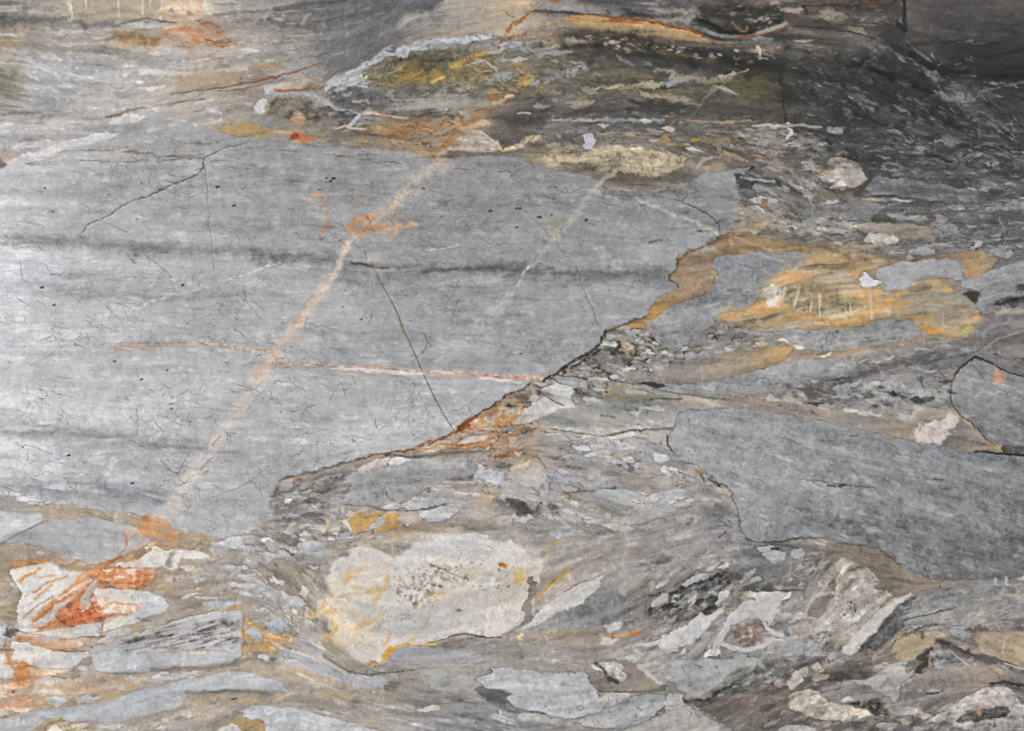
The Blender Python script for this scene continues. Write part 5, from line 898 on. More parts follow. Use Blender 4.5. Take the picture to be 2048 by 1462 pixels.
R('1290,1250 1330,1205 1440,1200 1460,1240 1380,1290', (158, 150, 142), rag=2, tex='rough'); B('1500,1150 1640,1130 1720,1190 1740,1290 1600,1300 1510,1200', (108, 108, 110), .75, 22); R('1600,1240 1640,1200 1720,1205 1740,1260 1680,1290', (120, 121, 122), rag=2)
B('1450,1000 1560,1000 1690,1080 1650,1110 1500,1070', (120, 116, 112), .6, 16); S('1560,1200 1650,1280 1740,1340', 3, (80, 80, 80), .6, 3, k=.3); S('1600,1370 1650,1330', 3, (70, 70, 70), .7, 3)
R('90,860 150,820 200,830 250,900 320,960 372,1040 340,1090 260,1110 180,1080 60,1090 -60,1060 30,960 50,930', '1020,940:180,176,164 1060,960:166,164,160 1080,990:160,160,158 1030,1000:162,158,150', 'folded pale fragment', rag=2.4); V('50,935,3 150,960,3 240,1000,5 300,1060,8 220,1050,3', 4, (128, 116, 100), name='seam', tex='smooth')
S('200,810 240,850 250,900', 8, (198, 146, 72), .8, 7, rag=3); S('240,910 290,920', 5, (190, 140, 75), .7, 5)
B('0,1080 100,1130 250,1160 420,1180 350,1210 150,1200 0,1130', (92, 94, 94), .7, 14, tex='rough'); L('20,1080 450,1100 560,1200 300,1230 60,1180', 26, (4, 14), (1.5, 3), LGREYS + [(80, 84, 86)], .8, .4)
for s_, c_ in (('350,1330 430,1310 460,1360 420,1390 370,1370', (170, 172, 176)), ('460,1350 520,1310 590,1330 500,1365', (170, 170, 166)), ('770,1290 800,1250 880,1295 830,1330', (188, 178, 162)), ('710,1260 760,1240 790,1262 740,1280', (184, 166, 142)), ('410,1300 470,1280 540,1290 470,1310', (160, 160, 156)), ('530,1130 570,1110 610,1140 560,1150', (180, 180, 178)), ('70,1210 130,1200 120,1230', (175, 175, 172))): R(s_, c_)
S('420,1410 440,1385', 5, (196, 142, 66), .8, 4); S('430,1320 300,1390', 2, (170, 150, 120), .4, 3)
T(500, 700)
R('1540,556 1600,500 1680,452 1780,412 1850,368 1960,378 2012,420 1950,492 1870,532 1780,562 1600,580', (180, 160, 126), 'peach fragment edged with rust', tex='rough', rag=2.4, mix=[((176, 112, 56), 'N2', .2, 1.0, .7), ((196, 184, 160), 'N3', .3, 1, .6)], rim=((140, 80, 36), 2.2, .8))
B('1660,455 1780,412 1805,470 1700,485', (150, 84, 34), .7, 9, n='N3', k=.4, o=-.5); S('1530,562 1560,545 1592,552', 12, (142, 74, 26), .9, 6, rag=3); S('1780,560 1870,520 1940,490', 9, (190, 130, 66), .7, 9)
B('1845,362 1930,322 2130,290 2200,330 2047,390 1960,375 1880,372', (138, 124, 108), .8, 12)
for p in ('1930,330 2047,320', '1900,350 2060,355'): S(p, 4, (112, 100, 88), .5, 5)
R('1080,748 1250,690 1400,648 1510,598 1570,610 1790,568 1792,622 1765,702 1600,714 1400,734 1200,752', (188, 160, 130), 'rust veined wedge under the grey block', tex='frag', rag=2, mix=[((176, 108, 54), 'F2', .1, 1.0, .75), ((205, 190, 170), 'N3', .4, 1, .6)], rim=((130, 74, 32), 1.8, .7))
R('1515,692 1580,642 1700,624 1752,630 1700,662 1600,682', (216, 212, 207), 'white sliver in the rust wedge', tex='white'); R('1300,668 1420,640 1560,632 1540,662 1400,702', (192, 176, 156)); R('1530,612 1700,570 1782,570 1742,612 1560,624', (172, 172, 170)); R('1200,735 1290,722 1340,735 1250,748', (222, 206, 186))
for p, w in (('1250,690 1330,660 1480,650 1600,630 1760,620', 3), ('1200,740 1340,720 1360,680 1480,700 1600,690 1720,670', 3.5), ('790,800 920,760 1080,745 1200,710 1300,670 1420,630 1510,590', 3.5), ('1500,700 1540,640', 3), ('1600,575 1780,600 2047,580', 6), ('1780,640 1900,640 2020,600', 6), ('1540,590 1640,610', 4)): S(p, w, (160, 94, 44), .8, 3, n='N3', k=.4, o=-.8, rag=2)
B('1790,560 2047,540 2200,570 2090,640 1900,700 1780,690', (168, 130, 88), .75, 20, k=.4, o=-.6); S('1960,620 2060,590 2100,560', 3, (130, 80, 40), .7, 3)
S('1760,775 1850,770 1930,762', 10, (172, 98, 32), .9, 8, n='N3', k=.5, o=-.7, rag=4); S('1790,770 1880,775', 5, (112, 58, 16), .85, 4, n='N3', k=.5, o=-.3); S('1940,750 1970,770', 5, (215, 195, 170), .8, 4)
V('990,764,3 1100,772,6 1200,784,7 1300,772,9 1450,752,9 1600,742,8 1720,738,4', 7, (96, 96, 94), 'dark tapering seam below the grey block', 'seam', tex='smooth', rag=1)
R('770,882 900,852 1000,848 1160,802 1300,790 1560,790 1640,830 1682,880 1600,932 1420,952 1400,992 1250,1022 1190,1082 1090,1112 950,1142 850,1142 690,1132 500,1112 560,1082 700,1080 732,1012 702,962', (153, 153, 153), 'grey fragment below the dark seam', tex='frag', rag=2.2, mix=[((138, 134, 128), 'N2', .4, 1.3, .5)], rim=((108, 104, 98), 1.4, .5))
R('985,832 1010,794 1175,800 1090,842', (208, 208, 210), 'bright white lens', tex='white'); R('765,867 850,842 960,790 1000,792 982,832 1000,846 900,870 800,882', (190, 182, 168), 'cream lens', tex='white')
S('930,930 1000,920 1040,930', 12, (130, 118, 100), .7, 8, n='N3', k=.4, rag=4); S('1000,1040 1010,1080', 3, (80, 80, 80), .6, 3); S('800,770 900,762', 3, (165, 130, 100), .6, 4)
B('160,1000 300,920 500,890 680,900 700,1000 560,1080 400,1120 180,1180 150,1080', (114, 110, 104), .75, 24, tex='rough')
L('180,960 690,910 700,1010 600,1100 180,1180', 70, (4, 16), (2.5, 5), LGREYS + [(98, 94, 88), (88, 86, 82)], .75, .12); S('320,945 380,940', 9, (150, 88, 44), .85, 7, rag=3); S('450,900 490,890', 6, (120, 88, 62), .6, 6); B('420,990 540,960 580,980 480,1010', (140, 122, 98), .6, 12)
S('640,850 780,810 850,790', 6, (150, 128, 105), .6, 7, k=.3); R('500,1110 690,1130 680,1200 640,1250 560,1220 480,1180', (160, 154, 142), rag=3, tex='rough')
R('1420,945 1440,935 1540,940 1660,900 1690,880 1700,900 1620,950 1520,960', (126, 122, 116), rag=1.5); R('1640,920 1690,870 1800,890 1850,900 1860,950 1820,1000 1740,960', (186, 186, 188), 'white angular chip', rag=2); R('1790,840 1850,815 1920,835 1900,865 1820,870', (120, 124, 120), rag=1.5); R('1880,930 1920,850 2047,800 2120,830 2180,900 2100,1010 1980,980', (184, 180, 168), 'cream rounded fragment', rag=2.2, tex='white')
R('1420,995 1560,970 1700,960 1640,990 1480,1010', (150, 148, 142), rag=2); S('1480,990 1540,1000 1620,980', 5, (150, 98, 50), .6, 6, n='N3', k=.4); R('1290,1040 1420,1010 1480,1040 1420,1070 1330,1070', (164, 164, 163), rag=2); R('1310,1100 1380,1085 1440,1100 1420,1125 1320,1120', (172, 174, 174), rag=1.6)
S('1690,1030 1780,1050 1900,1060', 7, (150, 96, 48), .65, 7, n='N3', k=.4, rag=4); S('1690,1100 1740,1110', 8, (196, 140, 76), .8, 6, n='N3', k=.4); R('1620,1060 1660,1040 1700,1060 1650,1080', (190, 188, 184)); R('1870,1060 1950,1060 1960,1090 1880,1095', (170, 170, 168))
B('1860,1110 1960,1110 2060,1170 2060,1210 1950,1180', (86, 90, 92), .7, 12)
R('1120,1140 1160,1100 1240,1090 1320,1110 1320,1140 1230,1180 1160,1172', (172, 174, 175), 'pale grey chip', rag=1.5); R('980,1140 1050,1120 1120,1130 1080,1170 1000,1160', (186, 188, 192), rag=1.2); V('690,1132,2 850,1138,3 960,1165,5 1100,1175,3 1260,1170,4 1420,1125,5', 4, (104, 100, 92), name='seam', tex='smooth')
R('1250,1215 1310,1170 1430,1140 1500,1140 1535,1185 1480,1220 1320,1272 1265,1250', (172, 175, 178), 'banded grey lens', tex='band', mix=[((196, 196, 194), 'F2', .1, .6, .8)], rim=((112, 104, 92), 1.5, .6))
R('720,1250 760,1190 800,1180 860,1200 960,1180 970,1210 900,1260 850,1320 790,1340 745,1300', '700,1030:162,142,98 740,1050:186,138,66 720,1060:184,138,72 730,1030:164,142,92', 'ochre angular fragment', rag=1.2, sm=0, edge=4, mix=[((165, 135, 75), 'N2', .2, 1, .5)]); R('940,1310 1010,1230 1000,1200 1060,1180 1110,1200 1112,1250 1050,1310 960,1330', (186, 142, 76), 'ochre hooked fragment', rag=1.4, sm=0, edge=5, mix=[((160, 138, 100), 'N2', .0, 1, .7)]); R('690,1250 720,1240 745,1300 790,1340 760,1330', (190, 188, 184))
R('880,1290 930,1240 990,1210 1000,1260 940,1310 900,1310', (165, 162, 155)); S('900,1350 940,1310', 4, (196, 140, 70), .7, 4); S('1130,1220 1160,1180', 6, (188, 165, 130), .7, 5)
B('1000,1340 1100,1290 1240,1270 1230,1340 1100,1370', (176, 142, 92), .65, 20, k=.3, o=-.7); B('1270,1300 1700,1240 1900,1300 2047,1420 1700,1330 1300,1340', (146, 136, 120), .5, 26)
R('440,1320 520,1250 590,1230 612,1270 560,1330 480,1370', (188, 170, 138), 'cream yellow fragment', rag=2.2, tex='rough'); R('380,1285 410,1265 450,1280 430,1298', (188, 190, 192)); R('350,1350 400,1330 430,1345 390,1362', (176, 176, 174)); R('640,1360 700,1340 760,1350 750,1385 660,1385', (160, 163, 166), rim=((98, 96, 92), 1.4, .6)); R('240,1200 280,1180 330,1200 320,1240 260,1225', (168, 166, 164), rag=3)
L('0,1280 180,1240 640,1240 700,1330 600,1462 0,1462', 90, (4, 17), (1.6, 3.2), LGREYS + [(112, 108, 102)] + TANS, .85, .25)
R('100,1340 180,1290 270,1280 280,1310 180,1370', (136, 134, 126), rag=2)

# ---- right edge below the eye
T(1488, 350)
R('1738,1282 1762,1200 1800,1132 1900,1092 2047,1120 2600,1150 4000,1200 4000,1700 2600,1620 2047,1540 1950,1500 1830,1420 1720,1322', '1990,660:118,112,108 2040,680:116,112,110 1980,710:122,116,114 2040,750:112,109,108', 'taupe fragment at the right edge', tex='smooth', rag=1.4, rim=((80, 74, 70), 1.6, .6))
S('1740,1282 1850,1200 1950,1160 2047,1140', 3, (152, 138, 128), .6, 3, rag=3); S('1830,1300 1880,1330', 5, (70, 70, 68), .7, 4, n='N3', k=.4, rag=4); S('1980,1340 2040,1340 2047,1370', 5, (82, 80, 78), .7, 4, rag=5); S('1860,1240 1870,1460', 3, (140, 136, 132), .35, 4)
T(1488, 700)
V('1250,102,2 1400,75,3 1560,45,3 1720,2,3', 3, (82, 82, 80), name='seam', tex='plain')
B('370,480 300,400 550,420 750,440 1000,450 1200,480 1350,430 1500,400 1545,465 1240,545 1235,645 1050,625 800,562 600,512', (146, 133, 116), .85, 14)
B('600,492 900,480 1030,520 1000,562 750,552', (118, 116, 113), .75, 18); B('1000,590 1240,560 1240,640 1060,632', (146, 122, 98), .8, 12, k=.3, o=-.8); B('-100,340 100,320 350,400 420,480 100,460 -100,430', (142, 128, 116), .6, 22)
B('380,260 720,200 880,300 740,430 450,400', (104, 101, 96), .7, 26, tex='rough'); L('150,250 700,210 900,330 740,420 300,380 100,330', 60, (4, 14), (1.5, 3.5), GREYS + TANS + [(88, 86, 82)], .75, .3); L('780,240 1450,260 1480,420 1100,440 760,400', 46, (5, 17), (2, 4.5), GREYS + LGREYS[:2] + [(92, 92, 88)], .75, .25)
B('820,140 1250,112 1560,92 1545,182 1250,172 1000,192 850,182', (126, 119, 114), .75, 16)
S('980,190 1130,125 1250,130 1330,150', 3, (160, 150, 142), .6, 3, rag=3)
for p, w, c in (('890,272 980,240 1080,258 1170,258', 8, (176, 176, 174)), ('920,282 1050,352 1150,382 1290,432', 9, (164, 162, 158)), ('980,200 1050,200 1105,215', 8, (172, 172, 170)), ('1130,330 1240,300 1360,290', 5, (170, 160, 142)), ('1330,330 1420,330 1500,300', 10, (160, 155, 148))): S(p, w, c, .75, 6, n='N3', k=.35, o=-.9, rag=4)
R('1072,312 1098,298 1112,330 1090,335', (56, 56, 54)); R('640,292 720,240 802,270 790,322 700,322', (136, 138, 140), rag=2); R('1240,190 1290,178 1452,220 1432,272 1300,272', (122, 123, 126), rag=1.8); R('805,345 830,310 872,340 850,352', (170, 170, 168)); R('165,350 200,325 240,345 210,370', (176, 174, 170), rag=1.5); R('1080,200 1140,160 1240,170 1230,220 1120,220', (140, 130, 122), rag=2.5)
R('1180,370 1250,340 1380,330 1380,370 1290,400', (92, 92, 86), rag=2.5, tex='rough'); R('470,390 540,375 590,400 540,410', (84, 85, 86), rag=2); S('750,432 850,460 990,470', 7, (190, 185, 176), .85, 4, rag=3); S('540,420 620,440 620,470', 3, (196, 180, 150), .7, 3)
R('1100,492 1150,460 1200,470 1282,438 1220,512 1140,514', (174, 168, 162), rag=3, edge=5); S('1350,500 1440,480 1540,450', 4, (176, 160, 135), .5, 4)
R('1425,692 1470,622 1530,542 1552,478 1640,522 1760,642 1850,700 1872,746 1700,742 1600,738', '1920,850:134,126,116 1960,880:146,134,112 1990,900:160,138,112 1910,885:128,122,116', 'taupe wedge', tex='smooth', rag=1.2)
R('1242,560 1250,535 1292,560 1370,508 1420,530 1480,478 1550,468 1562,500 1530,542 1462,610 1442,650 1432,692 1390,692 1378,650 1350,610 1368,662 1330,682 1256,662', (208, 193, 181), 'white splash shaped fragment', tex='white', rag=2.2); S('1580,480 1700,580 1840,690', 4, (186, 165, 122), .75, 4); S('1530,400 1545,470 1580,500', 8, (180, 158, 110), .7, 7, n='N3', k=.3)
S('1640,725 1750,715 1850,705', 6, (184, 130, 98), .6, 6, n='N3', k=.3); S('1850,720 1880,720', 9, (150, 138, 78), .7, 7)
R('1548,178 1600,112 1680,52 1710,46 1850,130 2047,196 2600,330 4000,400 4000,760 2600,730 2047,702 1900,697 1850,692 1760,642 1640,522 1532,412 1500,330 1522,250', '1960,720:140,141,142 2040,770:136,136,136 1920,770:136,137,137 2000,830:124,125,125 2040,880:112,112,112 1960,850:130,130,130', 'grey block at the right edge with an orange spot', tex='marble2', rag=1.2, rim=((64, 62, 58), 1.5, .7), id='rb')
B('1805,195 1825,150 1868,145 1892,205 1845,238', (236, 140, 90), .7, 14, rag=2); B('1790,180 1840,130 1900,190 1840,250', (200, 150, 128), .3, 28)
V('1550,175,4 1600,110,4 1690,42,3.5 1760,72,4 1850,128,4 1950,170,4 2047,196,4 2300,260,4', 4, (52, 52, 52), 'dark joint around the grey block', 'crack', tex='plain', h=-.5)
R('1870,715 1890,695 2047,704 2500,720 2500,790 2047,772 1890,768', (92, 94, 93), 'dark grey sliver', tex='marble2'); V('1690,738,3 1850,756,6 2047,772,7 2400,780,6', 5, (50, 50, 50), None, 'crack', tex='plain', h=-.5)
B('1440,240 1480,210 1550,230 1500,260', (70, 62, 54), .7, 9); S('1490,300 1540,320', 5, (80, 72, 62), .7, 5); S('1280,210 1320,300', 3, (95, 92, 88), .5, 3)
# ---- lower left
T(0, 700)
B('-300,1060 0,1060 120,1078 140,1112 240,1142 310,1152 310,1192 160,1192 0,1177 -300,1170', (150, 151, 149), .9, 10)
B('150,1152 300,1132 430,1117 700,1167 960,1202 1090,1227 1180,1277 1380,1332 1530,1352 1550,1400 1545,1500 1100,1500 1000,1330 850,1290 700,1252 480,1262 300,1290 305,1192', (166, 151, 128), .9, 8)
B('940,1310 1000,1255 1080,1228 1200,1272 1300,1332 1290,1430 1200,1490 1100,1480 1050,1390', (200, 132, 76), .9, 14, k=.25, o=-1.1); B('1040,1225 1100,1235 1110,1262 1060,1262', (196, 122, 60), .8, 7); B('1290,1332 1530,1352 1545,1462 1300,1470', (166, 138, 94), .75, 16, k=.3, o=-.8); B('1140,1270 1290,1330 1290,1350 1180,1330', (160, 140, 118), .6, 10)
S('370,1172 450,1202 560,1232 690,1247', 4.5, (196, 160, 98), .8, 4); S('300,1260 400,1270 520,1240', 6, (190, 150, 105), .6, 8); S('310,1200 305,1270', 5, (186, 140, 95), .6, 5); S('690,1180 720,1200 680,1260', 6, (200, 180, 152), .5, 8); S('850,1200 840,1270', 5, (200, 195, 185), .5, 5)
R('-900,1130 0,1180 160,1194 300,1197 312,1250 280,1292 100,1362 0,1402 -900,1500', (187, 189, 192), 'pale grey fragment at the left edge', tex='marble', rag=1.2)
T(0, 1062)
R('300,-58 480,-92 700,-102 870,-52 960,-42 1040,20 1117,70 1050,116 880,186 740,240 680,245 560,210 420,157 260,102 180,86 60,92 -50,110 -900,180 -900,120 -50,70 100,20 260,-42', '0,1085:150,148,145 80,1080:158,158,158 150,1060:168,169,170 200,1090:164,165,167 280,1070:190,190,188 230,1100:176,177,176', 'grey fragment with a rust thread', tex='marble', rag=1.6, rim=((120, 100, 78), 1.4, .6), id='gf')
V('-30,112,3 100,38,3.5 200,-10,3 305,-60,2.5', 3, (110, 104, 96), name='seam', tex='plain'); B('-100,85 100,80 150,95 100,115 -100,130', (135, 128, 120), .6, 16)
for p in ('905,10 925,80 930,110 880,180 800,240', '935,60 1000,20', '860,120 870,190', '1000,110 1050,60'): S(p, 2, (186, 116, 72), .8, 2, rag=3)
S('680,100 720,95 740,125', 5, (140, 105, 90), .6, 5, n='N3', k=.4, rag=4); R('1060,160 1080,90 1125,75 1110,120 1080,165', (206, 200, 190), rag=2)
B('-200,120 150,102 260,112 420,167 560,222 690,252 880,192 1060,124 1110,132 1050,212 900,232 700,312 500,282 300,217 100,232 60,282 -200,300', (162, 142, 114), .9, 10); B('700,260 850,200 1060,130 1060,180 900,240 780,270', (196, 140, 88), .75, 14, k=.3, o=-.7)
B('280,160 430,175 560,235 690,262 660,300 500,280 330,210', (168, 138, 100), .6, 12); R('250,165 280,148 330,165 310,190', (196, 186, 170), rag=1.5)
S('80,262 130,240 230,225 340,228', 6, (190, 118, 54), .85, 5, rag=2)
B('-100,300 60,280 140,500 130,600 90,700 0,660 -100,660', (162, 142, 112), .9, 12); L('0,310 140,320 140,480 0,480', 14, (4, 12), (1.2, 2.2), LGREYS, .8, .5)
R('62,284 200,250 370,235 460,280 520,290 620,298 712,345 690,392 650,402 560,472 440,592 380,662 300,702 180,692 110,662 130,602 135,522 160,442 130,382 100,322', '60,1150:224,219,208 120,1150:218,216,210 50,1220:212,211,208 100,1230:198,198,198 150,1160:222,216,204 40,1190:226,222,214', 'white fragment slashed with orange', tex='white', rag=2, mix=[((186, 186, 188), 'F3', .3, 1.3, .6)], rim=((165, 138, 105), 1.4, .5), id='lw')
for p, w in (('150,365 220,320 280,280', 6), ('240,440 330,390 400,365 490,335', 4.5), ('250,510 300,450 380,400', 4), ('440,465 520,405 660,335', 5), ('240,645 330,590 400,545 520,480 640,400', 9), ('280,600 420,500', 5), ('480,445 540,380 590,335', 4), ('540,400 640,320', 4), ('200,330 260,300', 5), ('300,340 400,320', 3), ('620,310 560,350', 5)): S(p, w, (206, 132, 62), .9, 5, n='N3', k=.3, o=-1.3, rag=3, clip='lw')
R('655,312 700,252 780,227 865,188 830,242 740,312 690,345', (172, 132, 88), rag=1.6)
R('698,335 740,282 860,264 1000,268 1100,292 1210,284 1112,332 1102,402 1030,432 900,422 750,412 692,402', '190,1150:202,140,92 250,1145:196,132,92 290,1165:202,134,86 240,1165:190,118,76 320,1140:206,172,146', 'orange fragment with white flecks', tex='rough', rag=2, mix=[((224, 196, 170), 'N3', .8, 1.3, .85), ((160, 80, 38), 'F2', .4, 1.3, .6)], rim=((140, 90, 50), 1.4, .5), edge=13)
L('830,300 1000,280 1010,340 860,350', 9, (3, 8), (1.4, 2.6), [(225, 212, 196)], .9, .3); S('800,262 810,268 960,270', 3, (60, 50, 45), .4, 3)
R('880,268 905,240 1050,192 1062,165 1120,150 1260,150 1290,140 1180,262 1060,262', '260,1125:206,204,200 320,1110:218,214,206 300,1125:196,198,200', 'white wing shaped fragment', tex='white', rag=1.6); R('1040,190 1060,165 1160,160 1290,142 1420,142 1530,172 1480,215 1400,200 1330,200 1280,270 1220,282 1190,262 1150,192 1060,210', '290,1110:206,206,204 330,1115:220,216,206 370,1110:212,211,208 395,1112:206,205,203', 'white curled fragment', tex='white', rag=1.6, mix=[((178, 174, 166), 'N2', .5, 1.3, .5)])
B('1240,165 1290,150 1270,230 1210,270 1200,240', (138, 130, 112), .75, 8); S('1300,160 1290,230 1260,280', 8, (212, 206, 196), .75, 7); B('1300,230 1360,200 1400,230 1380,290 1310,300', (206, 172, 142), .75, 10, n='N3', k=.3); B('1100,310 1280,290 1440,260 1400,360 1250,375 1120,350', (165, 158, 150), .8, 16, tex='rough')
B('1080,360 1400,370 1700,360 1740,480 1500,560 1340,620 1290,580 1200,440', (156, 142, 122), .8, 22); B('1090,350 1230,380 1300,420 1290,480 1200,460 1120,400', (168, 140, 100), .6, 18)
R('680,442 688,413 800,425 900,425 1070,434 1130,482 1212,530 1224,562 1172,602 1100,622 1040,642 950,642 930,612 960,542 900,522 800,492 720,472', '200,1180:220,217,210 260,1190:216,213,208 320,1205:200,201,203 290,1230:190,193,197', 'white fragment below the orange one', tex='white', rag=2, mix=[((186, 190, 194), 'F2', .5, 1.5, .5)])
R('395,665 460,582 520,522 600,462 640,432 700,452 722,502 762,542 792,572 835,592 762,642 700,664 600,692 450,694', '120,1235:200,136,92 140,1215:190,108,72 170,1215:178,88,62 190,1190:188,112,80 160,1235:182,92,58 210,1225:188,98,60', 'brick red fragment with fine lines', edge=12, tex='rough', rag=2, mix=[((150, 66, 46), 'F1b', .3, 1.2, .7), ((206, 146, 120), 'N2', .6, 1.4, .6)])
R('600,482 640,442 670,402 710,372 722,395 672,472 682,532 640,572 610,562', (168, 163, 151), 'grey-green chip in the red fragment', tex='smooth')
R('690,470 772,490 900,520 1042,562 1000,602 850,602 768,552 720,520', (212, 168, 142), rag=3, tex='rough', mix=[((232, 216, 204), 'N3', .3, 1, .7)]); S('820,520 900,530 1000,530', 3, (190, 110, 70), .6, 3); R('758,580 820,558 852,580 812,602', (222, 216, 206)); B('755,645 870,602 905,612 762,692', (216, 172, 142), .8, 8)
S('1020,580 1050,560', 6, (200, 150, 120), .6, 5); B('290,730 360,662 450,692 600,695 660,680 500,725 400,745', (204, 136, 80), .75, 10, n='N3', k=.3, o=-.8); S('220,690 320,680', 6, (205, 150, 105), .6, 7)
R('285,742 420,732 560,692 742,658 745,702 732,762 640,772 480,786 380,772', (202, 202, 200), rag=1.8, mix=[((186, 150, 110), 'N3', .6, 1.2, .5)]); R('738,742 760,702 880,620 1012,652 1000,662 880,707', (220, 216, 208), 'white triangular chip', tex='white'); R('100,672 200,692 310,722 285,765 130,722', (186, 189, 192), rag=1.6)
S('740,650 750,700 730,760', 3, (190, 120, 70), .7, 3); R('700,815 760,770 850,720 945,715 965,742 830,782 740,822', (172, 176, 178), rag=1.8); R('1038,672 1140,650 1182,650 1140,692 1062,712', (172, 171, 162), rag=1.5); R('1188,642 1220,610 1300,590 1327,632 1250,662', (168, 163, 142), 'grey-green chip', tex='smooth'); B('940,710 1040,660 1050,720 980,750', (176, 152, 105), .7, 9)
R('88,792 180,760 300,765 420,790 560,810 612,832 560,852 430,872 330,852 250,822', '50,1275:186,150,116 90,1280:182,124,74 120,1290:186,146,116 150,1290:200,176,158', 'brown folded lens', tex='smooth', rag=1.6, mix=[((178, 116, 66), 'F3', .4, 1.2, .6)])
for p in ('105,718 300,772 470,797 640,777 780,765', '95,795 200,812 330,867 500,882 665,876', '665,876 800,838 980,764 1070,715', '660,800 680,870 650,900'): S(p, 2.5, (140, 100, 74), .85, 2.2, rag=2)
S('110,735 260,775 420,795', 7, (182, 184, 186), .7, 5); S('500,800 640,800 680,830', 8, (186, 182, 178), .6, 7); S('570,800 610,830 570,850', 6, (214, 186, 164), .7, 5)
R('66,845 92,800 180,812 250,832 330,867 440,887 580,887 645,880 652,920 600,930 560,992 420,1012 250,1002 200,972 120,932', '40,1290:208,208,206 80,1310:206,204,198 140,1315:190,191,191 120,1335:172,174,176', 'white rounded fragment near the left edge', tex='white', rag=1.6)
R('28,762 60,708 102,708 112,762 82,787', (108, 102, 94), 'dark brown knot', tex='rough'); B('-200,700 60,690 110,640 120,690 40,740 -200,760', (165, 166, 166), .6, 12)
R('-900,880 0,892 60,942 92,1042 60,1072 -900,1130', (206, 204, 206), 'white fragment at the left edge', tex='white'); R('-900,560 -20,640 30,680 40,760 20,880 -900,880', (176, 178, 181), rag=1.6); S('30,830 48,880 72,952', 6, (198, 134, 104), .8, 4)
B('65,950 130,960 205,972 235,1050 200,1122 120,1132 95,1062', (196, 124, 54), .9, 10, n='N2', k=.3, o=-1); S('130,980 160,1060 150,1110', 12, (178, 98, 32), .7, 9, n='N3', k=.3); B('205,1042 330,1036 300,1072 215,1135', (200, 140, 100), .8, 10)
B('480,1060 620,920 650,940 700,1040 560,1080', (150, 134, 120), .85, 12, tex='rough'); R('250,1085 340,1075 480,1090 440,1105 300,1105', (188, 189, 190)); S('380,1060 480,1075', 3, (110, 100, 92), .7, 3); R('590,1000 620,980 660,1010 620,1030', (176, 174, 172))
R('668,862 800,832 980,762 1150,712 1330,642 1500,606 1620,590 1760,588 1782,632 1770,702 1782,802 1767,922 1700,962 1560,997 1400,992 1230,1002 1100,1032 950,1042 700,1032 680,952 652,882', '230,1310:172,175,178 200,1330:178,180,184 330,1280:168,166,164 400,1240:182,184,186 470,1230:196,197,199 470,1290:190,192,194 400,1320:190,193,198 300,1330:176,179,184', 'striped pale grey fragment', tex='marble', rag=1.5, rim=((120, 100, 80), 1.3, .5), id='sg')
B('850,830 1000,770 1300,680 1600,640 1760,680 1770,850 1500,880 1200,870 900,890', (112, 100, 94), .85, 26, n='F1b', k=.6, o=.35, tex='rough', clip='sg'); B('1000,800 1400,720 1740,700 1740,840 1300,870', (118, 90, 74), .8, 20, n='F1', k=.6, o=.9, clip='sg'); S('950,890 1200,900', 8, (140, 138, 136), .5, 9, k=.4, clip='sg')
S('1400,890 1500,885', 5, (222, 206, 178), .8, 4); S('1345,920 1335,980 1345,1040', 8, (214, 200, 178), .6, 7); S('985,960 990,1010', 5, (206, 206, 206), .5, 5); S('1700,890 1500,860 1200,890', 2.5, (178, 130, 95), .6, 2.5)
S('1120,1010 1250,1010 1500,1005 1700,970 1900,900', 12, (136, 126, 112), .8, 9); S('840,1040 1000,1040', 6, (120, 118, 114), .6, 6)
R('1050,1097 1200,1062 1350,1042 1492,1018 1400,1057 1250,1087 1120,1107', (192, 194, 194), 'thin white sliver', tex='white'); R('898,1087 960,1058 1002,1070 940,1097', (190, 191, 192)); B('730,1060 850,1060 1000,1110 980,1150 850,1120', (180, 146, 100), .7, 12); B('980,1080 1050,1070 1060,1100 1000,1120', (196, 172, 128), .7, 9)
S('650,1160 780,1170 960,1150', 12, (172, 142, 108), .7, 10); B('700,1190 850,1170 930,1180 850,1235 720,1255', (186, 146, 100), .85, 12, k=.25, o=-1)
R('-900,1420 0,1372 100,1352 280,1312 380,1293 620,1276 850,1232 930,1182 1130,1142 1300,1092 1560,1052 1720,1020 1850,1040 2047,1110 2118,1174 1990,1168 1850,1160 1600,1165 1400,1190 1342,1217 1332,1272 1250,1312 1050,1352 900,1392 700,1402 520,1402 430,1367 340,1372 250,1452 150,1520 -900,1560', '50,1440:166,169,172 150,1425:158,161,165 250,1420:168,172,176 350,1370:178,182,186 450,1350:180,183,185 520,1355:172,174,176', 'long pale grey sweeping fragment', tex='marble', rag=1.5, rim=((118, 108, 96), 1.4, .55))
S('1200,1215 1300,1220', 5, (198, 198, 198), .7, 4, rag=4); S('300,1370 500,1400 700,1385', 5, (128, 124, 116), .5, 6)
R('278,1172 350,1158 440,1166 482,1182 440,1202 300,1190', (216, 202, 178), 'cream chip'); R('345,1222 400,1212 505,1225 465,1266 380,1267', (190, 193, 196)); R('540,1212 622,1198 715,1232 640,1262 560,1257', (198, 196, 194), rag=2.2)
R('38,1292 90,1228 200,1208 235,1240 180,1272 100,1287', (206, 152, 120), 'pink lens'); R('75,1302 150,1284 265,1290 180,1332', (222, 207, 192), 'white lens at the lower left'); B('200,1180 320,1190 360,1270 240,1285', (176, 138, 90), .7, 14, k=.3); S('-80,1275 60,1283 260,1290', 5, (204, 136, 84), .75, 4); R('-500,1290 0,1300 70,1310 40,1350 -500,1400', (186, 184, 178)); S('100,1170 90,1180', 6, (160, 70, 40), .7, 5)
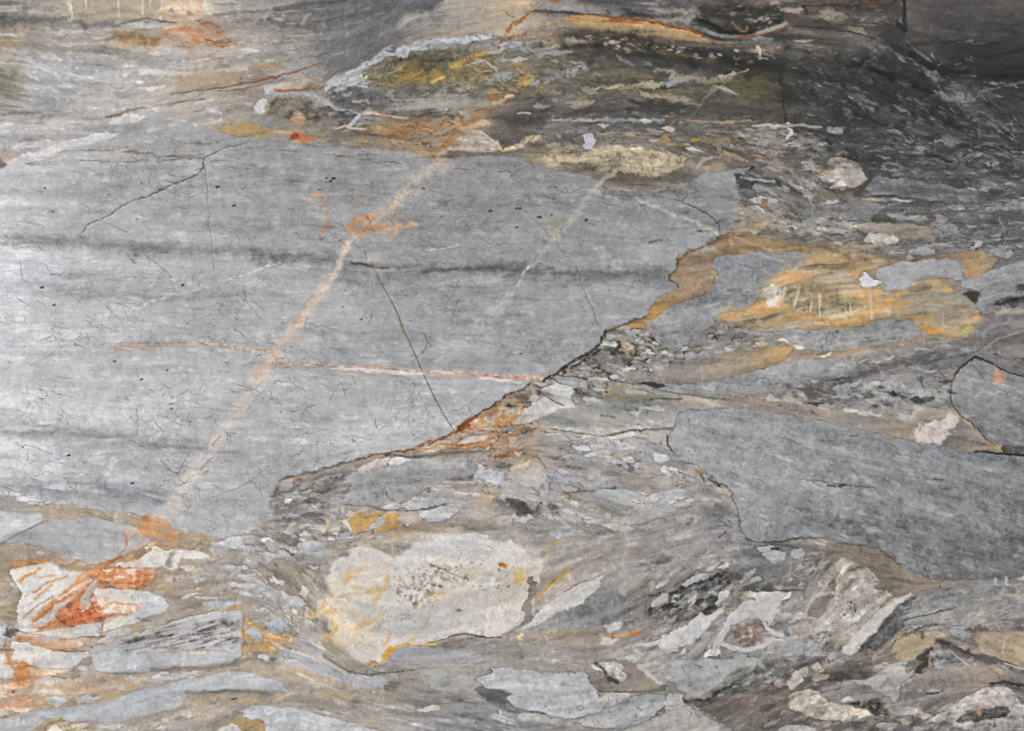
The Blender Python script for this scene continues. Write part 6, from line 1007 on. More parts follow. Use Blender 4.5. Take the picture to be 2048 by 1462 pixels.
for p, w in (('52,1290 56,1335', 7), ('128,1372 130,1420', 5), ('172,1366 174,1396', 4)): S(p, w, (222, 222, 224), .5, 5, n='N3', k=.3, o=-1)
B('1350,1200 1600,1178 1850,1178 2000,1200 1920,1250 1700,1262 1400,1260', (152, 130, 100), .75, 18, k=.3, o=-.8); S('1360,1185 1600,1172 1850,1172 1990,1190', 7, (118, 108, 92), .6, 8); S('1800,1240 1880,1235', 12, (184, 148, 105), .6, 12); S('1690,1230 1730,1215', 3, (70, 60, 52), .8, 2)
S('1300,1330 1500,1320 1750,1310', 10, (172, 150, 122), .6, 12, k=.3); S('960,1395 1200,1370 1400,1350', 14, (165, 148, 128), .6, 14); R('1340,1345 1400,1335 1405,1365 1350,1370', (206, 194, 184)); R('1170,1375 1240,1370 1250,1400 1190,1400', (186, 186, 188)); R('700,1425 850,1410 930,1435 800,1445', (186, 188, 188), rag=1.6); B('1250,1380 1600,1370 1800,1330 1900,1400 1930,1462 1600,1462 1350,1440', (158, 145, 118), .6, 22)
B('240,1462 340,1380 430,1372 520,1405 560,1500 240,1520', (168, 152, 120), .85, 12, tex='rough'); B('1300,1400 1560,1380 1560,1440 1200,1462', (142, 142, 134), .5, 18)
R('1565,1500 1620,1432 1750,1395 1850,1452 1880,1520', (208, 203, 193), 'white fragment at the bottom edge', tex='white'); R('1920,1540 1935,1432 1990,1430 2047,1450 2100,1540', (198, 198, 198))
L('1680,60 2047,20 2110,420 2000,560 1700,420', 70, (4, 19), (1.8, 3.6), LGREYS + LGREYS[:1] + TANS, .85, .18, 1.8)
for s_, c_ in (('1545,150 1560,100 1700,40 1850,30 1845,65 1760,110 1640,155', (178, 181, 184)), ('1740,110 1830,105 1890,130 1800,150', (166, 168, 170)), ('1680,400 1720,390 1880,385 1910,430 1800,435', (186, 187, 188)), ('1735,440 1800,435 1860,455 1830,475 1750,465', (188, 190, 192)), ('1280,500 1400,455 1490,440 1360,480 1330,510', (206, 202, 194)), ('1380,490 1480,475 1600,490 1540,510 1440,500', (196, 197, 197)), ('1480,535 1560,520 1700,515 1760,530 1640,560 1520,570', (186, 190, 192)), ('1400,375 1440,340 1500,345 1440,380', (176, 176, 174)), ('1740,330 1790,310 1830,335 1770,345', (186, 188, 190)), ('1560,320 1600,330 1640,345 1560,345', (170, 170, 170)), ('1900,440 1960,440 1990,470 1920,480', (184, 186, 186)), ('1820,730 1860,705 1900,740 1870,780 1830,760', (178, 181, 184)), ('1930,680 2000,660 2060,680 2060,745 1970,740', (172, 176, 180)), ('1890,915 1940,880 2000,900 1980,940 1920,940', (196, 196, 196)), ('1990,360 2050,330 2060,370 2010,380', (186, 188, 190)), ('1870,220 1950,160 2060,150 2060,180 1960,230', (168, 172, 174))): R(s_, c_, rag=2)
S('1620,575 1700,550 1760,555', 7, (196, 140, 90), .8, 5); S('1560,585 1300,640 1180,690', 3, (140, 112, 84), .7, 3)
B('1780,600 1900,620 2047,750 2047,860 1800,940 1770,860 1790,720', (172, 144, 100), .8, 18, tex='rough', k=.3, o=-1); B('1930,800 2047,770 2047,850 1940,860', (200, 150, 78), .75, 14); S('1830,650 1836,655', 10, (206, 150, 60), .85, 5); S('1780,740 1820,800 1890,820', 6, (190, 146, 92), .7, 7)
S('1780,600 1770,800 1770,920', 4, (178, 138, 92), .7, 4); B('1840,880 2047,880 2047,1000 1900,960', (128, 120, 110), .6, 16, tex='rough')
# rust bleeding across the pale stones at the lower left
T(0, 1062)
for p_, c_, o_, k_ in (('880,-70 1000,-40 1100,30 1250,20 1300,90 1150,130 1050,130 900,60', (206, 132, 82), .55, .3), ('560,280 760,230 1060,130 1100,180 900,260 760,340 640,420', (210, 142, 92), .55, .3), ('230,680 420,500 640,380 720,320 760,350 640,470 480,640 320,740', (212, 136, 78), .6, .35), ('380,690 520,560 640,480 760,560 700,690 500,730', (196, 104, 58), .45, .35), ('700,420 900,440 1040,560 900,640 760,600', (220, 176, 146), .5, .35), ('700,300 900,250 1120,280 1120,420 900,450 720,420', (200, 116, 58), .4, .4), ('60,200 240,210 360,240 300,290 120,270', (208, 146, 92), .5, .35), ('40,920 220,960 340,1050 220,1150 60,1140', (206, 138, 84), .5, .3), ('0,1180 260,1180 300,1290 0,1310', (208, 148, 108), .45, .35), ('280,740 640,760 700,850 420,880 120,800', (206, 160, 126), .45, .35), ('1760,600 1880,640 2050,760 2030,860 1800,940', (198, 146, 84), .4, .4)):
    B(p_, c_, o_, 34, n='N2', k=k_, o=-.3, rag=6)
for p_, w_ in (('300,720 420,610 560,490 660,380 780,250 880,180', 5), ('250,660 400,540 540,440', 5), ('340,700 480,600 600,520', 4), ('420,690 560,640 760,590', 3), ('450,660 600,590 720,560', 2.5), ('480,640 620,560', 2.5), ('520,660 700,620', 2.5), ('700,380 860,370 1040,390', 3), ('740,330 900,320', 3), ('1000,290 1080,330', 4), ('880,170 930,100 920,30', 2), ('180,480 300,420', 3), ('160,640 260,560 380,480', 4)):
    S(p_, w_, (186, 104, 56), .75, 3, n='N3', k=.4, o=-.8, rag=2)
for p_, w_ in (('760,290 830,285', 3), ('930,300 990,290', 4), ('860,330 900,335', 5), ('600,590 640,560', 3), ('800,545 850,540', 4), ('690,560 720,590', 3)):
    S(p_, w_, (232, 222, 210), .8, 3, n='N3', k=.4, o=-.8)

# ---- lower middle
T(500, 1062)
L('0,380 240,420 360,560 560,760 500,800 250,760 0,640', 90, (4, 17), (1.8, 3.6), LGREYS + TANS + [(200, 200, 200)], .85, .15, 1.8)
L('0,230 500,200 560,420 300,440 0,360', 24, (4, 14), (2, 4), LGREYS, .7, .15); B('220,250 560,220 600,400 400,440 240,380', (142, 130, 112), .7, 30); S('240,300 400,290 520,310', 8, (160, 130, 95), .5, 10, k=.3)
for s_, c_ in (('280,152 340,80 450,75 542,82 552,150 480,192 380,172', (174, 177, 180)), ('-10,185 130,160 272,140 262,172 100,222 -10,232', (168, 171, 173)), ('95,110 130,92 190,92 212,122 130,138', (172, 172, 170)), ('88,672 150,660 242,658 252,730 170,752 122,742', (172, 176, 181)), ('-10,722 80,710 122,790 30,792', (166, 169, 174)), ('240,462 330,448 408,540 350,562 262,522', (180, 184, 186)), ('60,905 110,895 150,915 120,940 70,930', (196, 197, 199)), ('440,670 500,665 520,710 470,705', (176, 176, 172)), ('350,700 400,715 390,735', (176, 178, 180)), ('360,822 430,808 522,870 562,922 480,902 390,862', (158, 160, 164)), ('200,850 260,850 310,880 240,880', (186, 186, 186)), ('130,350 200,340 220,370 150,380', (190, 191, 192)), ('0,420 60,400 80,430 20,450', (182, 184, 186)), ('330,440 420,420 460,450 400,480', (182, 178, 170)), ('150,570 260,560 290,600 200,610', (180, 172, 160)), ('60,440 130,440 160,465', (186, 187, 188)), ('350,20 420,5 420,30 370,35', (180, 182, 183)), ('650,40 700,15 760,25 750,60 660,65', (160, 163, 167))): R(s_, c_, rag=2)
B('10,830 130,780 250,748 320,790 200,855 40,885', (204, 146, 84), .8, 14, k=.25, o=-1, tex='rough'); S('-40,860 100,860 200,880', 12, (196, 150, 105), .6, 12); S('250,760 300,760 290,800', 6, (222, 190, 140), .7, 5); S('60,700 130,780', 6, (180, 120, 70), .6, 6)
R('595,245 640,200 720,190 765,128 850,108 900,130 965,152 1050,182 1110,150 1180,110 1240,70 1380,30 1500,8 1700,18 1850,75 1930,62 1968,100 2068,182 2150,190 2170,220 2150,300 2090,402 2040,432 2030,502 2000,620 1960,682 1840,777 1700,775 1560,755 1480,770 1370,810 1300,830 1150,822 1080,842 1000,892 962,952 900,982 850,972 750,962 700,902 680,852 600,822 558,792 590,742 570,652 540,622 440,642 460,602 520,542 580,452 560,352 590,302',
  '690,1120:208,203,196 730,1100:224,214,203 700,1160:214,208,199 800,1100:210,207,202 900,1090:202,201,199 1000,1090:200,200,199 1050,1120:216,204,191 1060,1150:220,202,163 900,1150:204,192,173 950,1150:212,196,175 850,1170:202,194,183 820,1150:212,204,194 700,1220:218,210,197 780,1230:206,203,198 850,1250:212,208,201 950,1230:214,205,191 1020,1220:218,209,193 1000,1260:222,212,197 700,1300:202,192,179 740,1290:214,204,191 660,1230:220,200,165', 'large cream fragment with ochre stains', tex='white', rag=2.4, mix=[((176, 170, 162), 'N2', .3, 1.3, .5), ((166, 164, 162), 'F3b', .6, 1.5, .4), ((224, 218, 208), 'N3-', .5, 1.4, .5), ((150, 142, 130), 'N3', 1.2, 1.9, .5)], rim=((138, 124, 100), 1.6, .45), id='cream', edge=9)
C_ = 'cream'
B('1050,340 1330,230 1600,280 1700,350 1500,400 1400,430 1250,570 1100,540 1050,450', (128, 121, 112), .8, 30, n='N3', k=.6, o=.55, tex='rough', clip=C_); L('1050,330 1330,240 1450,280 1400,420 1260,560 1080,520', 44, (2.2, 5.5), (1, 1.6), [(112, 106, 98), (124, 117, 107), (134, 126, 114)], .65, .8, geo=False); L('1480,230 1880,240 1900,430 1500,440', 16, (2, 4.5), (1, 1.6), [(100, 96, 90)], .7, .8, geo=False)
S('1330,250 1380,290', 9, (78, 76, 72), .8, 7, n='N3', k=.5, o=-.4, rag=4); S('1310,380 1380,410', 9, (90, 82, 74), .8, 7, n='N3', k=.5, rag=4); S('1180,500 1240,540', 12, (112, 104, 82), .7, 10, n='N3', k=.5, rag=4); S('1490,582 1545,575', 7, (110, 108, 106), .8, 4, n='N3', k=.6, o=-.3)
B('1520,280 1680,260 1690,340 1600,330', (206, 186, 160), .75, 12, clip=C_); B('1690,290 1760,290 1760,380 1700,380', (168, 168, 170), .6, 10, clip=C_); S('1400,280 1520,330 1600,350', 3, (120, 110, 92), .6, 3, rag=4); S('1330,480 1400,450 1560,400', 9, (190, 176, 130), .5, 10, n='N3', k=.4)
S('1840,250 1870,250', 8, (190, 112, 46), .9, 5, rag=2); B('1890,330 1960,275 2060,262 2010,370 1930,402', (208, 166, 82), .85, 14, n='N3', k=.35, o=-.9, clip=C_)
for p, w in (('690,365 730,330 780,290', 16), ('790,290 850,262', 9), ('880,450 920,430 960,440', 15), ('940,470 910,520', 8), ('960,430 990,370 1000,330', 10), ('450,640 490,590 530,545', 10), ('560,600 600,570 620,600', 12), ('560,780 610,740 640,700', 10), ('600,800 660,850', 12), ('870,672 940,622', 7), ('760,770 800,705', 7), ('810,690 840,650', 8), ('985,840 1010,790 1030,740', 8), ('760,420 800,410', 5), ('1170,800 1220,770', 5), ('1230,550 1280,560', 6), ('1310,490 1400,460', 7), ('590,650 600,680', 6)): S(p, w, (208, 158, 72), .8, 8, n='N3', k=.35, o=-.9, rag=4)
S('750,752 850,712 910,675', 3, (232, 214, 180), .85, 3); S('690,560 720,555', 12, (228, 216, 186), .8, 8); S('650,480 700,460 790,460 870,450', 5, (150, 130, 105), .6, 4, n='N3', k=.4); S('800,310 900,330 1050,310', 5, (210, 208, 204), .6, 5, rag=4); S('830,560 900,540 930,600', 16, (160, 156, 148), .6, 16, n='N3', k=.4)
V('1775,350,5 1765,440,8 1752,560,7 1738,640,7 1728,730,6', 6, (226, 224, 220), 'white vertical streak on the cream fragment', parent='cream', rag=1.2, edge=4); V('1585,555,4 1610,620,9 1625,660,9 1605,745,5', 8, (206, 204, 200), parent='cream', rag=1.2, edge=4)
S('1560,480 1500,540 1480,640 1460,760', 3, (165, 152, 138), .4, 3, rag=3); S('1310,580 1310,640 1250,730', 2.5, (150, 130, 105), .5, 2.5, rag=3); S('1840,560 1820,470 1840,420', 2.5, (160, 142, 112), .5, 2.5); S('1840,660 1900,560 2000,520', 2, (170, 155, 132), .4, 2); S('1840,770 1940,690 1990,640', 3, (165, 152, 132), .5, 4)
R('940,940 955,885 1020,852 1150,816 1300,825 1385,798 1362,832 1150,834 1062,872 1000,902 972,962', (208, 152, 54), 'ochre rim under the cream fragment', 'mineral_band', tex='frag', rag=2); S('870,960 910,950 920,975', 7, (170, 112, 40), .8, 4, rag=3); S('950,870 1020,830', 3, (236, 206, 150), .8, 3)
B('640,260 800,160 900,260 1000,420 820,520 700,600 620,560 640,420', (178, 176, 174), .5, 40, n='N2', k=.5, o=-.1, clip='cream')
B('1000,560 1300,600 1560,560 1700,700 1300,790 1050,800', (182, 180, 178), .45, 40, n='N2', k=.5, o=.1, clip='cream')
B('600,640 800,560 960,620 900,800 700,860 600,780', (210, 180, 120), .4, 36, n='N2', k=.5, o=.1, clip='cream')
B('700,860 900,820 960,900 860,960 740,940', (182, 168, 154), .45, 30, n='N2', k=.4, clip='cream')
B('760,130 1000,160 1100,260 900,330 760,260', (222, 214, 206), .5, 34, n='N2', k=.4, clip='cream')
V('1290,822,2 1370,808,3 1480,768,3.5 1560,752,4 1620,760,3 1700,775,4 1840,780,3', 3, (86, 78, 68), 'dark wavy crack under the cream fragment', 'crack', tex='plain', h=-.4)
R('1000,912 1080,852 1170,832 1350,862 1600,892 1705,920 1600,942 1300,942 1050,952', (150, 152, 156), 'grey lens under the ochre rim', tex='smooth', rag=1.6)
R('250,872 330,880 420,910 500,925 540,960 600,1000 680,1030 800,1058 960,1060 1010,1100 960,1152 850,1162 700,1112 560,1072 420,1012 330,982 260,922', '590,1315:176,178,182 620,1330:166,168,173 700,1350:168,170,176 750,1368:160,162,168 680,1355:140,143,148', 'blue-grey sickle shaped fragment', tex='band', rag=1.6, rim=((105, 100, 92), 1.4, .5)); S('270,870 420,910 480,940', 4, (206, 204, 200), .7, 3); S('500,910 580,980 700,1040', 5, (196, 198, 202), .6, 4)
V('540,905,3 640,982,4 740,1032,4 850,1052,4 1000,1032,4 1200,1012,3', 3.5, (98, 93, 88), name='seam', tex='smooth'); B('970,1135 1020,1100 1100,1110 1070,1162 985,1165', (106, 106, 104), .8, 12)
S('560,820 620,880 700,940 780,980', 20, (146, 138, 118), .8, 14); S('250,830 340,870', 4, (150, 130, 105), .6, 4); S('180,900 300,940', 12, (110, 104, 100), .6, 10, n='N3', k=.4, rag=4)
for p in ('800,1000 1000,985 1400,970 1700,960', '1000,1020 1300,1000 1600,990', '900,1010 1100,1000', '1280,1010 1340,1020'): S(p, 3, (112, 100, 88), .5, 4, k=.4, rag=3)
S('270,1010 400,1040 520,1070', 10, (188, 152, 100), .6, 10, k=.3); S('380,1250 550,1200 720,1210', 12, (184, 155, 100), .5, 16, k=.3); S('700,1210 740,1220', 6, (205, 160, 85), .7, 6)
B('1050,1180 1300,1150 1700,1280 2047,1350 2100,1520 1500,1520 1300,1390', (126, 126, 127), .7, 40); L('1100,1150 1700,1280 2047,1380 2000,1500 1450,1500 1250,1350', 46, (4, 20), (2.5, 6), LGREYS[:2] + GREYS, .6, .1)
R('1225,1312 1300,1280 1390,1278 1402,1300 1300,1327', (198, 194, 184), 'white lens in grey matrix', tex='white')
R('1290,1102 1350,1050 1500,1050 1640,1072 1800,1080 1760,1130 1640,1152 1680,1202 1600,1232 1450,1182 1330,1152', (152, 152, 149), rag=2.2); R('1640,1152 1700,1128 1800,1160 1905,1150 1892,1200 1862,1245 1885,1302 1980,1332 1900,1325 1750,1252 1680,1192', (110, 112, 113), 'dark grey patch', tex='smooth'); R('1520,1360 1600,1380 1650,1385 1620,1410 1530,1400', (152, 152, 150), rag=1.6); R('1770,1360 1900,1395 1960,1430 1850,1405', (182, 180, 174)); R('1970,1335 2047,1325 2100,1350 2047,1385 1980,1375', (168, 170, 170))
R('-60,1320 0,1288 150,1288 300,1290 480,1330 600,1370 800,1420 960,1465 1050,1540 250,1540 150,1422 0,1372 -120,1340', (188, 191, 194), 'pale grey fragment at the bottom edge', tex='marble2', rag=1.5, rim=((130, 122, 108), 1.3, .5)); R('-130,1375 0,1378 105,1400 105,1465 80,1540 -40,1540', (172, 142, 92), 'ochre fragment at the bottom edge', rag=1.5)
S('900,1300 960,1180 975,1110 970,1400', 5, (178, 172, 166), .4, 6); S('600,1420 900,1440', 4, (150, 142, 128), .5, 5); S('1040,0 1040,160', 4, (190, 170, 140), .6, 5); S('1830,1310 1832,1340', 3, (220, 220, 220), .7, 2)
# ---- lower, third tile
T(1000, 1062)
S('890,-40 900,-10 925,60 922,130 905,230 898,330 902,420 912,560', 10, (178, 166, 154), .55, 10, rag=2, n='N3', k=.3, o=-1.2); S('870,250 930,260', 14, (178, 166, 154), .5, 14); S('130,20 190,60 240,180 240,400 250,480', 16, (184, 174, 164), .5, 16, rag=3); S('100,30 170,110 250,190 340,200', 10, (192, 178, 166), .5, 12, rag=4); S('240,420 250,560 240,600', 7, (186, 180, 174), .6, 8)
for p in ('950,130 1200,60 1400,-20', '700,260 1000,200 1300,120', '560,330 800,280 1100,220', '1000,120 1200,150 1300,190', '500,280 650,230 900,120', '1000,330 1200,320 1400,250'): S(p, 3, (156, 146, 132), .45, 4, k=.4, rag=3)
S('1190,140 1290,190 1390,200', 8, (165, 158, 150), .5, 10); S('640,220 760,120 900,40', 10, (160, 146, 112), .5, 12, k=.3); S('720,100 760,80', 12, (186, 158, 88), .6, 10, n='N3', k=.4); S('480,180 620,150', 14, (150, 138, 108), .5, 14)
S('265,495 330,430 400,370 500,290', 6, (188, 142, 58), .85, 4); S('305,185 360,130 430,68', 4.5, (178, 136, 70), .8, 4); S('340,420 400,360', 3, (150, 100, 30), .6, 3)
R('205,330 250,330 260,470 245,540 200,610 160,680 110,700 180,620 190,500', (140, 132, 120), rag=1.4, tex='smooth')
R('165,740 190,700 220,640 300,570 400,500 520,420 640,358 722,370 745,400 680,442 600,502 600,532 500,582 400,592 350,652 250,702', '1060,1250:188,184,178 1100,1220:198,195,188 1150,1180:202,198,188 1190,1165:204,200,190', 'cream tapering wedge', tex='white', rag=1.5, mix=[((170, 168, 164), 'F3', .5, 1.5, .5)], rim=((130, 110, 90), 1.3, .5)); S('470,445 560,390 640,358', 2.5, (152, 100, 74), .8, 2)
R('250,722 350,662 410,592 600,542 612,502 742,412 862,430 922,562 900,642 740,692 600,702 400,722', '1100,1245:136,136,136 1170,1220:122,124,126 1220,1200:128,130,133 1200,1180:122,120,118', 'grey fragment beside the cream wedge', tex='marble2', rag=2.4); R('140,770 165,745 185,760 175,800 150,795', (196, 178, 136)); R('200,800 260,800 300,822 240,815', (172, 170, 160))
B('340,760 560,730 740,770 720,830 500,830 350,820', (146, 132, 104), .6, 18, k=.3); S('360,820 500,790 560,740', 5, (178, 158, 112), .6, 6, rag=4)
R('735,705 870,668 862,722 762,762', (192, 193, 192)); R('728,842 740,780 862,790 800,842', (190, 190, 188), 'white chip under the orange sliver'); R('740,750 860,766 960,740 1022,722 1024,750 900,772 850,784', (190, 130, 74), 'orange sliver', rag=1); S('955,745 1020,735', 7, (186, 108, 44), .8, 5)
B('1060,612 1100,560 1300,450 1600,300 1700,310 1690,420 1580,562 1450,612 1300,682 1150,692', (108, 107, 105), .85, 18, tex='rough'); L('1080,600 1300,460 1650,320 1660,420 1480,600 1180,690', 60, (4, 15), (1.6, 3.6), GREYS + LGREYS[:2] + [(72, 74, 74), (60, 62, 62)], .8, .25, geo=True)
for p, w in (('1070,605 1160,520 1300,430 1500,360 1630,310', 8), ('1550,340 1650,305', 11), ('1500,600 1600,480 1690,370', 7), ('1090,470 1200,460', 5), ('1250,520 1350,470', 6), ('1600,380 1680,330', 8)): S(p, w, (50, 52, 51), .8, 6, n='N3', k=.5, o=-.5, rag=5)
for s_, c_ in (('1105,535 1150,480 1225,468 1205,530 1120,570', (180, 175, 163)), ('1300,402 1400,340 1480,308 1560,308 1500,352 1350,412', (162, 164, 164)), ('1575,532 1620,450 1675,418 1662,472 1600,552', (174, 176, 176)), ('1250,510 1290,500 1290,520 1250,525', (180, 180, 176)), ('1770,330 1800,300 1850,290 1830,330 1790,350', (176, 178, 180))): R(s_, c_, rag=2)
B('850,650 1050,620 1060,700 1000,740 860,720', (165, 166, 166), .7, 18, n='N3', k=.3); R('1000,845 1030,830 1150,800 1200,770 1380,680 1432,600 1472,640 1632,560 1645,540 1602,622 1502,732 1380,852 1200,852 1100,847', '1280,1290:184,183,180 1340,1270:204,202,198 1400,1240:190,190,188', 'white wedge', tex='white', rag=2.2, mix=[((172, 172, 170), 'N2', .4, 1.3, .4)])
B('1380,842 1500,732 1632,602 1722,540 1705,602 1642,682 1642,742 1560,872', (142, 132, 119), .85, 10); S('1600,720 1720,540', 8, (150, 142, 132), .5, 9); B('1700,500 1780,400 1800,510 1740,520', (128, 120, 96), .7, 12, tex='rough'); S('1640,600 1690,560', 5, (160, 145, 90), .6, 5)
R('1680,742 1720,662 1800,630 1900,640 1932,722 1952,792 1850,842 1720,832', (138, 121, 108), 'brown gravelly lens', tex='rough', rag=2, mix=[((172, 140, 112), 'N3', .7, 1.3, .6)])
R('1788,435 1950,440 2105,455 2062,540 2042,602 1982,662 1952,722 1930,642 1800,630 1722,688 1640,702 1638,682 1700,602 1750,542 1800,512 1872,512', '1500,1190:190,190,186 1560,1200:192,192,190 1480,1230:184,184,182', 'white hook shaped fragment', tex='white', rag=2); V('1930,670,6 1962,722,8 2060,765,9', 7, (182, 182, 178)); V('1660,705,12 1620,770,14 1590,830,14 1555,885,10', 14, (180, 180, 176)); V('1600,822,8 1750,872,10 1900,852,9 2000,802,7 2060,800,7', 8, (178, 178, 174))
S('1780,430 1820,470', 7, (170, 150, 120), .5, 7)
for p in ('900,962,9 960,930,14 1030,915,12 1000,880,8', '1140,900,10 1200,880,13 1285,870,9', '1010,980,5 1060,1030,10 1150,1100,8 1225,1150,6', '1080,930,6 1140,890,5', '1000,985,5 1080,980,5', '1140,960,8 1200,990,5'): V(p, 8, (172, 172, 168), rag=2.4)
R('612,1092 640,962 760,930 920,940 1012,982 1052,1062 1202,1142 1202,1166 900,1172 720,1172 650,1122', (134, 124, 112), 'taupe lens with a cream core', tex='smooth', rag=1.6); R('658,972 760,960 900,950 912,1042 902,1102 850,1114 780,1062 700,1002', (186, 181, 170), 'cream core of the taupe lens', tex='rough', rag=2.2); S('700,972 780,1052 850,1112', 9, (80, 74, 62), .85, 5, n='N3', k=.4, o=-.9, rag=3); S('800,1030 830,1060', 5, (150, 138, 96), .7, 4)
V('612,1072,4 640,1132,5 700,1172,5 900,1177,4 1212,1162,4', 4, (94, 92, 87), name='seam', tex='smooth')
R('1165,1050 1170,962 1300,940 1500,930 1700,940 1900,930 1940,980 1850,1012 1700,1022 1640,1092 1560,1152 1450,1212 1370,1212 1280,1142', '1340,1340:150,149,147 1420,1330:156,156,153 1500,1325:160,159,156 1400,1370:150,150,148', 'grey triangular fragment', rag=1.8, rim=((84, 84, 80), 1.4, .55)); S('1430,970 1480,1000', 3, (90, 90, 88), .6, 3, rag=4)
R('-40,990 200,1022 450,1042 606,1030 617,1092 702,1177 772,1252 762,1312 640,1352 500,1372 420,1362 320,1332 200,1312 100,1282 50,1242 75,1166 -40,1156 -140,1122 -190,1072 -60,1042', '980,1350:176,178,180 1060,1370:182,184,185 1150,1360:182,184,184 1180,1400:176,178,178', 'smooth pale grey rounded fragment', tex='frag', rag=1.6, rim=((78, 80, 80), 1.7, .75)); S('560,1290 600,1270 620,1290 580,1310', 2.5, (120, 122, 122), .6, 2, rag=2)
R('560,1392 700,1332 800,1282 900,1222 1000,1192 1212,1202 1222,1282 1100,1382 950,1432 860,1452 650,1432', (156, 158, 159), 'grey leaf shaped fragment', tex='frag', rag=1.5, rim=((82, 84, 83), 1.6, .7)); R('735,1240 780,1190 962,1180 900,1232 790,1300', (178, 174, 167), rag=2); R('1218,1182 1332,1200 1362,1262 1300,1292 1220,1312', (172, 170, 167), rag=2); R('130,1340 200,1330 280,1362 200,1380', (166, 168, 168))
R('880,1470 1100,1385 1230,1320 1300,1292 1400,1292 1550,1362 1700,1442 1780,1540 880,1540', (160, 158, 155), 'pale grey fragment at the bottom edge', rag=2, tex='frag'); S('1000,1400 1200,1400 1400,1330', 5, (172, 168, 160), .5, 6, k=.3)
B('1350,1242 1500,1232 1700,1082 1950,1000 2090,980 2090,1060 1900,1112 1700,1192 1500,1272 1400,1282', (88, 88, 84), .85, 18, tex='rough'); L('1450,1240 1700,1080 2080,990 2080,1100 1700,1200', 46, (3, 13), (1.8, 4), GREYS + [(60, 60, 58)], .75, .25); S('1350,1242 1480,1245 1600,1182 1700,1122', 6, (46, 47, 45), .85, 5, n='N3', k=.4, o=-.9, rag=3); S('1690,1080 1820,1020', 10, (64, 66, 64), .7, 8, n='N3', k=.4)
B('1400,1290 1600,1252 1800,1202 2100,1182 2100,1520 1780,1520', (112, 105, 98), .8, 22); S('1420,1290 1600,1330 1900,1350', 5, (90, 84, 80), .5, 7, k=.4); S('1600,1250 1800,1230 2047,1230', 10, (140, 124, 106), .5, 12, k=.4)
V('1400,1288,3 1500,1345,3 1700,1438,3', 3, (96, 94, 90), name='seam', tex='plain')
# ---- lower right
T()
for p_, c_, w_, o_ in (('1300,1330 1400,1290 1480,1240 1560,1210', (168, 165, 159), 26, .45), ('1380,1400 1480,1350 1600,1310 1700,1300', (158, 154, 147), 22, .45), ('1480,1440 1600,1400 1750,1400 1900,1440', (150, 146, 140), 24, .45), ('1860,1240 1950,1220 2060,1190', (160, 158, 153), 26, .5), ('1900,1330 1980,1330 2060,1360', (150, 142, 132), 20, .45), ('1250,1160 1330,1130 1440,1110', (152, 149, 143), 24, .45), ('1100,1110 1200,1080 1330,1060', (158, 152, 143), 28, .45), ('1060,1300 1200,1290 1300,1300', (152, 146, 138), 26, .5), ('1740,1430 1850,1390 1960,1370', (146, 142, 137), 22, .4), ('1500,1160 1580,1150 1640,1120', (146, 142, 136), 22, .45)):
    S(p_, w_, c_, o_, 24, n='F2', k=.35, o=-.6, rag=6)
T(1488, 1062)
B('0,220 400,240 460,330 420,432 -60,432 -60,240', (112, 111, 108), .75, 22); V('-40,434,4 200,438,5 430,430,5', 5, (76, 75, 71), name='seam', tex='smooth'); S('0,330 300,335 430,350', 3, (92, 90, 86), .6, 3, k=.3)
R('95,185 140,150 290,150 302,210 200,217', (162, 163, 165), rag=2); R('328,192 340,130 400,118 432,160 402,207', (176, 176, 174), 'white chip', rag=2); R('468,158 540,155 500,182', (162, 162, 162)); R('180,130 230,115 260,140 200,148', (80, 80, 82), rag=1.5); S('340,230 330,340 315,380', 3, (160, 158, 152), .5, 3, rag=3); S('30,320 70,290', 8, (186, 188, 190), .8, 4, n='N3', k=.5, o=-.6); S('-20,370 20,310', 7, (186, 188, 190), .6, 4, n='N3', k=.5)
R('580,172 620,110 700,88 850,98 950,118 1040,168 1130,250 1230,320 1330,350 1425,372 1435,420 1232,452 1100,472 990,460 960,345 850,255 700,210 600,215', '1660,1100:126,116,104 1720,1100:122,110,94 1780,1130:122,108,90 1850,1170:130,118,102', 'taupe cap over the cream boulder', tex='smooth', rag=1.6, mix=[((100, 88, 72), 'F3', .6, 1.6, .5)], rim=((84, 78, 68), 1.5, .6))
R('535,700 560,640 650,500 690,360 670,250 705,198 830,240 950,300 982,340 962,420 1082,470 1002,560 960,602 1062,542 1150,480 1245,452 1100,572 960,722 822,888 740,892 700,832 690,712 600,742', '1690,1130:150,140,125 1720,1150:152,142,125 1700,1170:140,130,114 1740,1180:168,160,148 1680,1200:168,160,150 1670,1230:150,148,146 1720,1210:172,165,156 1700,1250:176,168,156 1690,1290:170,160,146', 'cream angular boulder', tex='rough', rag=2.2, mix=[((128, 118, 106), 'N3', .5, 1.2, .65), ((186, 178, 166), 'N2', .4, 1.4, .6)], id='bo'); S('700,360 800,380 860,420', 16, (122, 112, 94), .7, 14, n='N3', k=.5, tex='rough'); S('640,540 700,520 740,560', 16, (140, 134, 134), .6, 14, n='N3', k=.4); S('540,700 560,640 610,590', 14, (160, 165, 170), .6, 10)
L('620,480 780,480 860,560 720,640', 14, (2.2, 4.5), (1, 1.5), [(102, 98, 100)], .7, .8, geo=False); R('760,325 800,310 830,330 810,350', (170, 172, 168)); S('805,540 810,585', 4, (96, 88, 74), .7, 3)
R('725,888 700,852 860,722 1000,572 1150,480 1247,450 1130,542 980,682 822,892', (190, 184, 174), 'white stripe along the boulder', 'mineral_band', tex='white', rag=1.6, parent='bo'); R('985,555 1020,510 1085,465 1090,490 1030,545', (132, 118, 98), rag=1.2); S('760,800 960,600 1000,560', 2.5, (150, 135, 115), .6, 2.5)
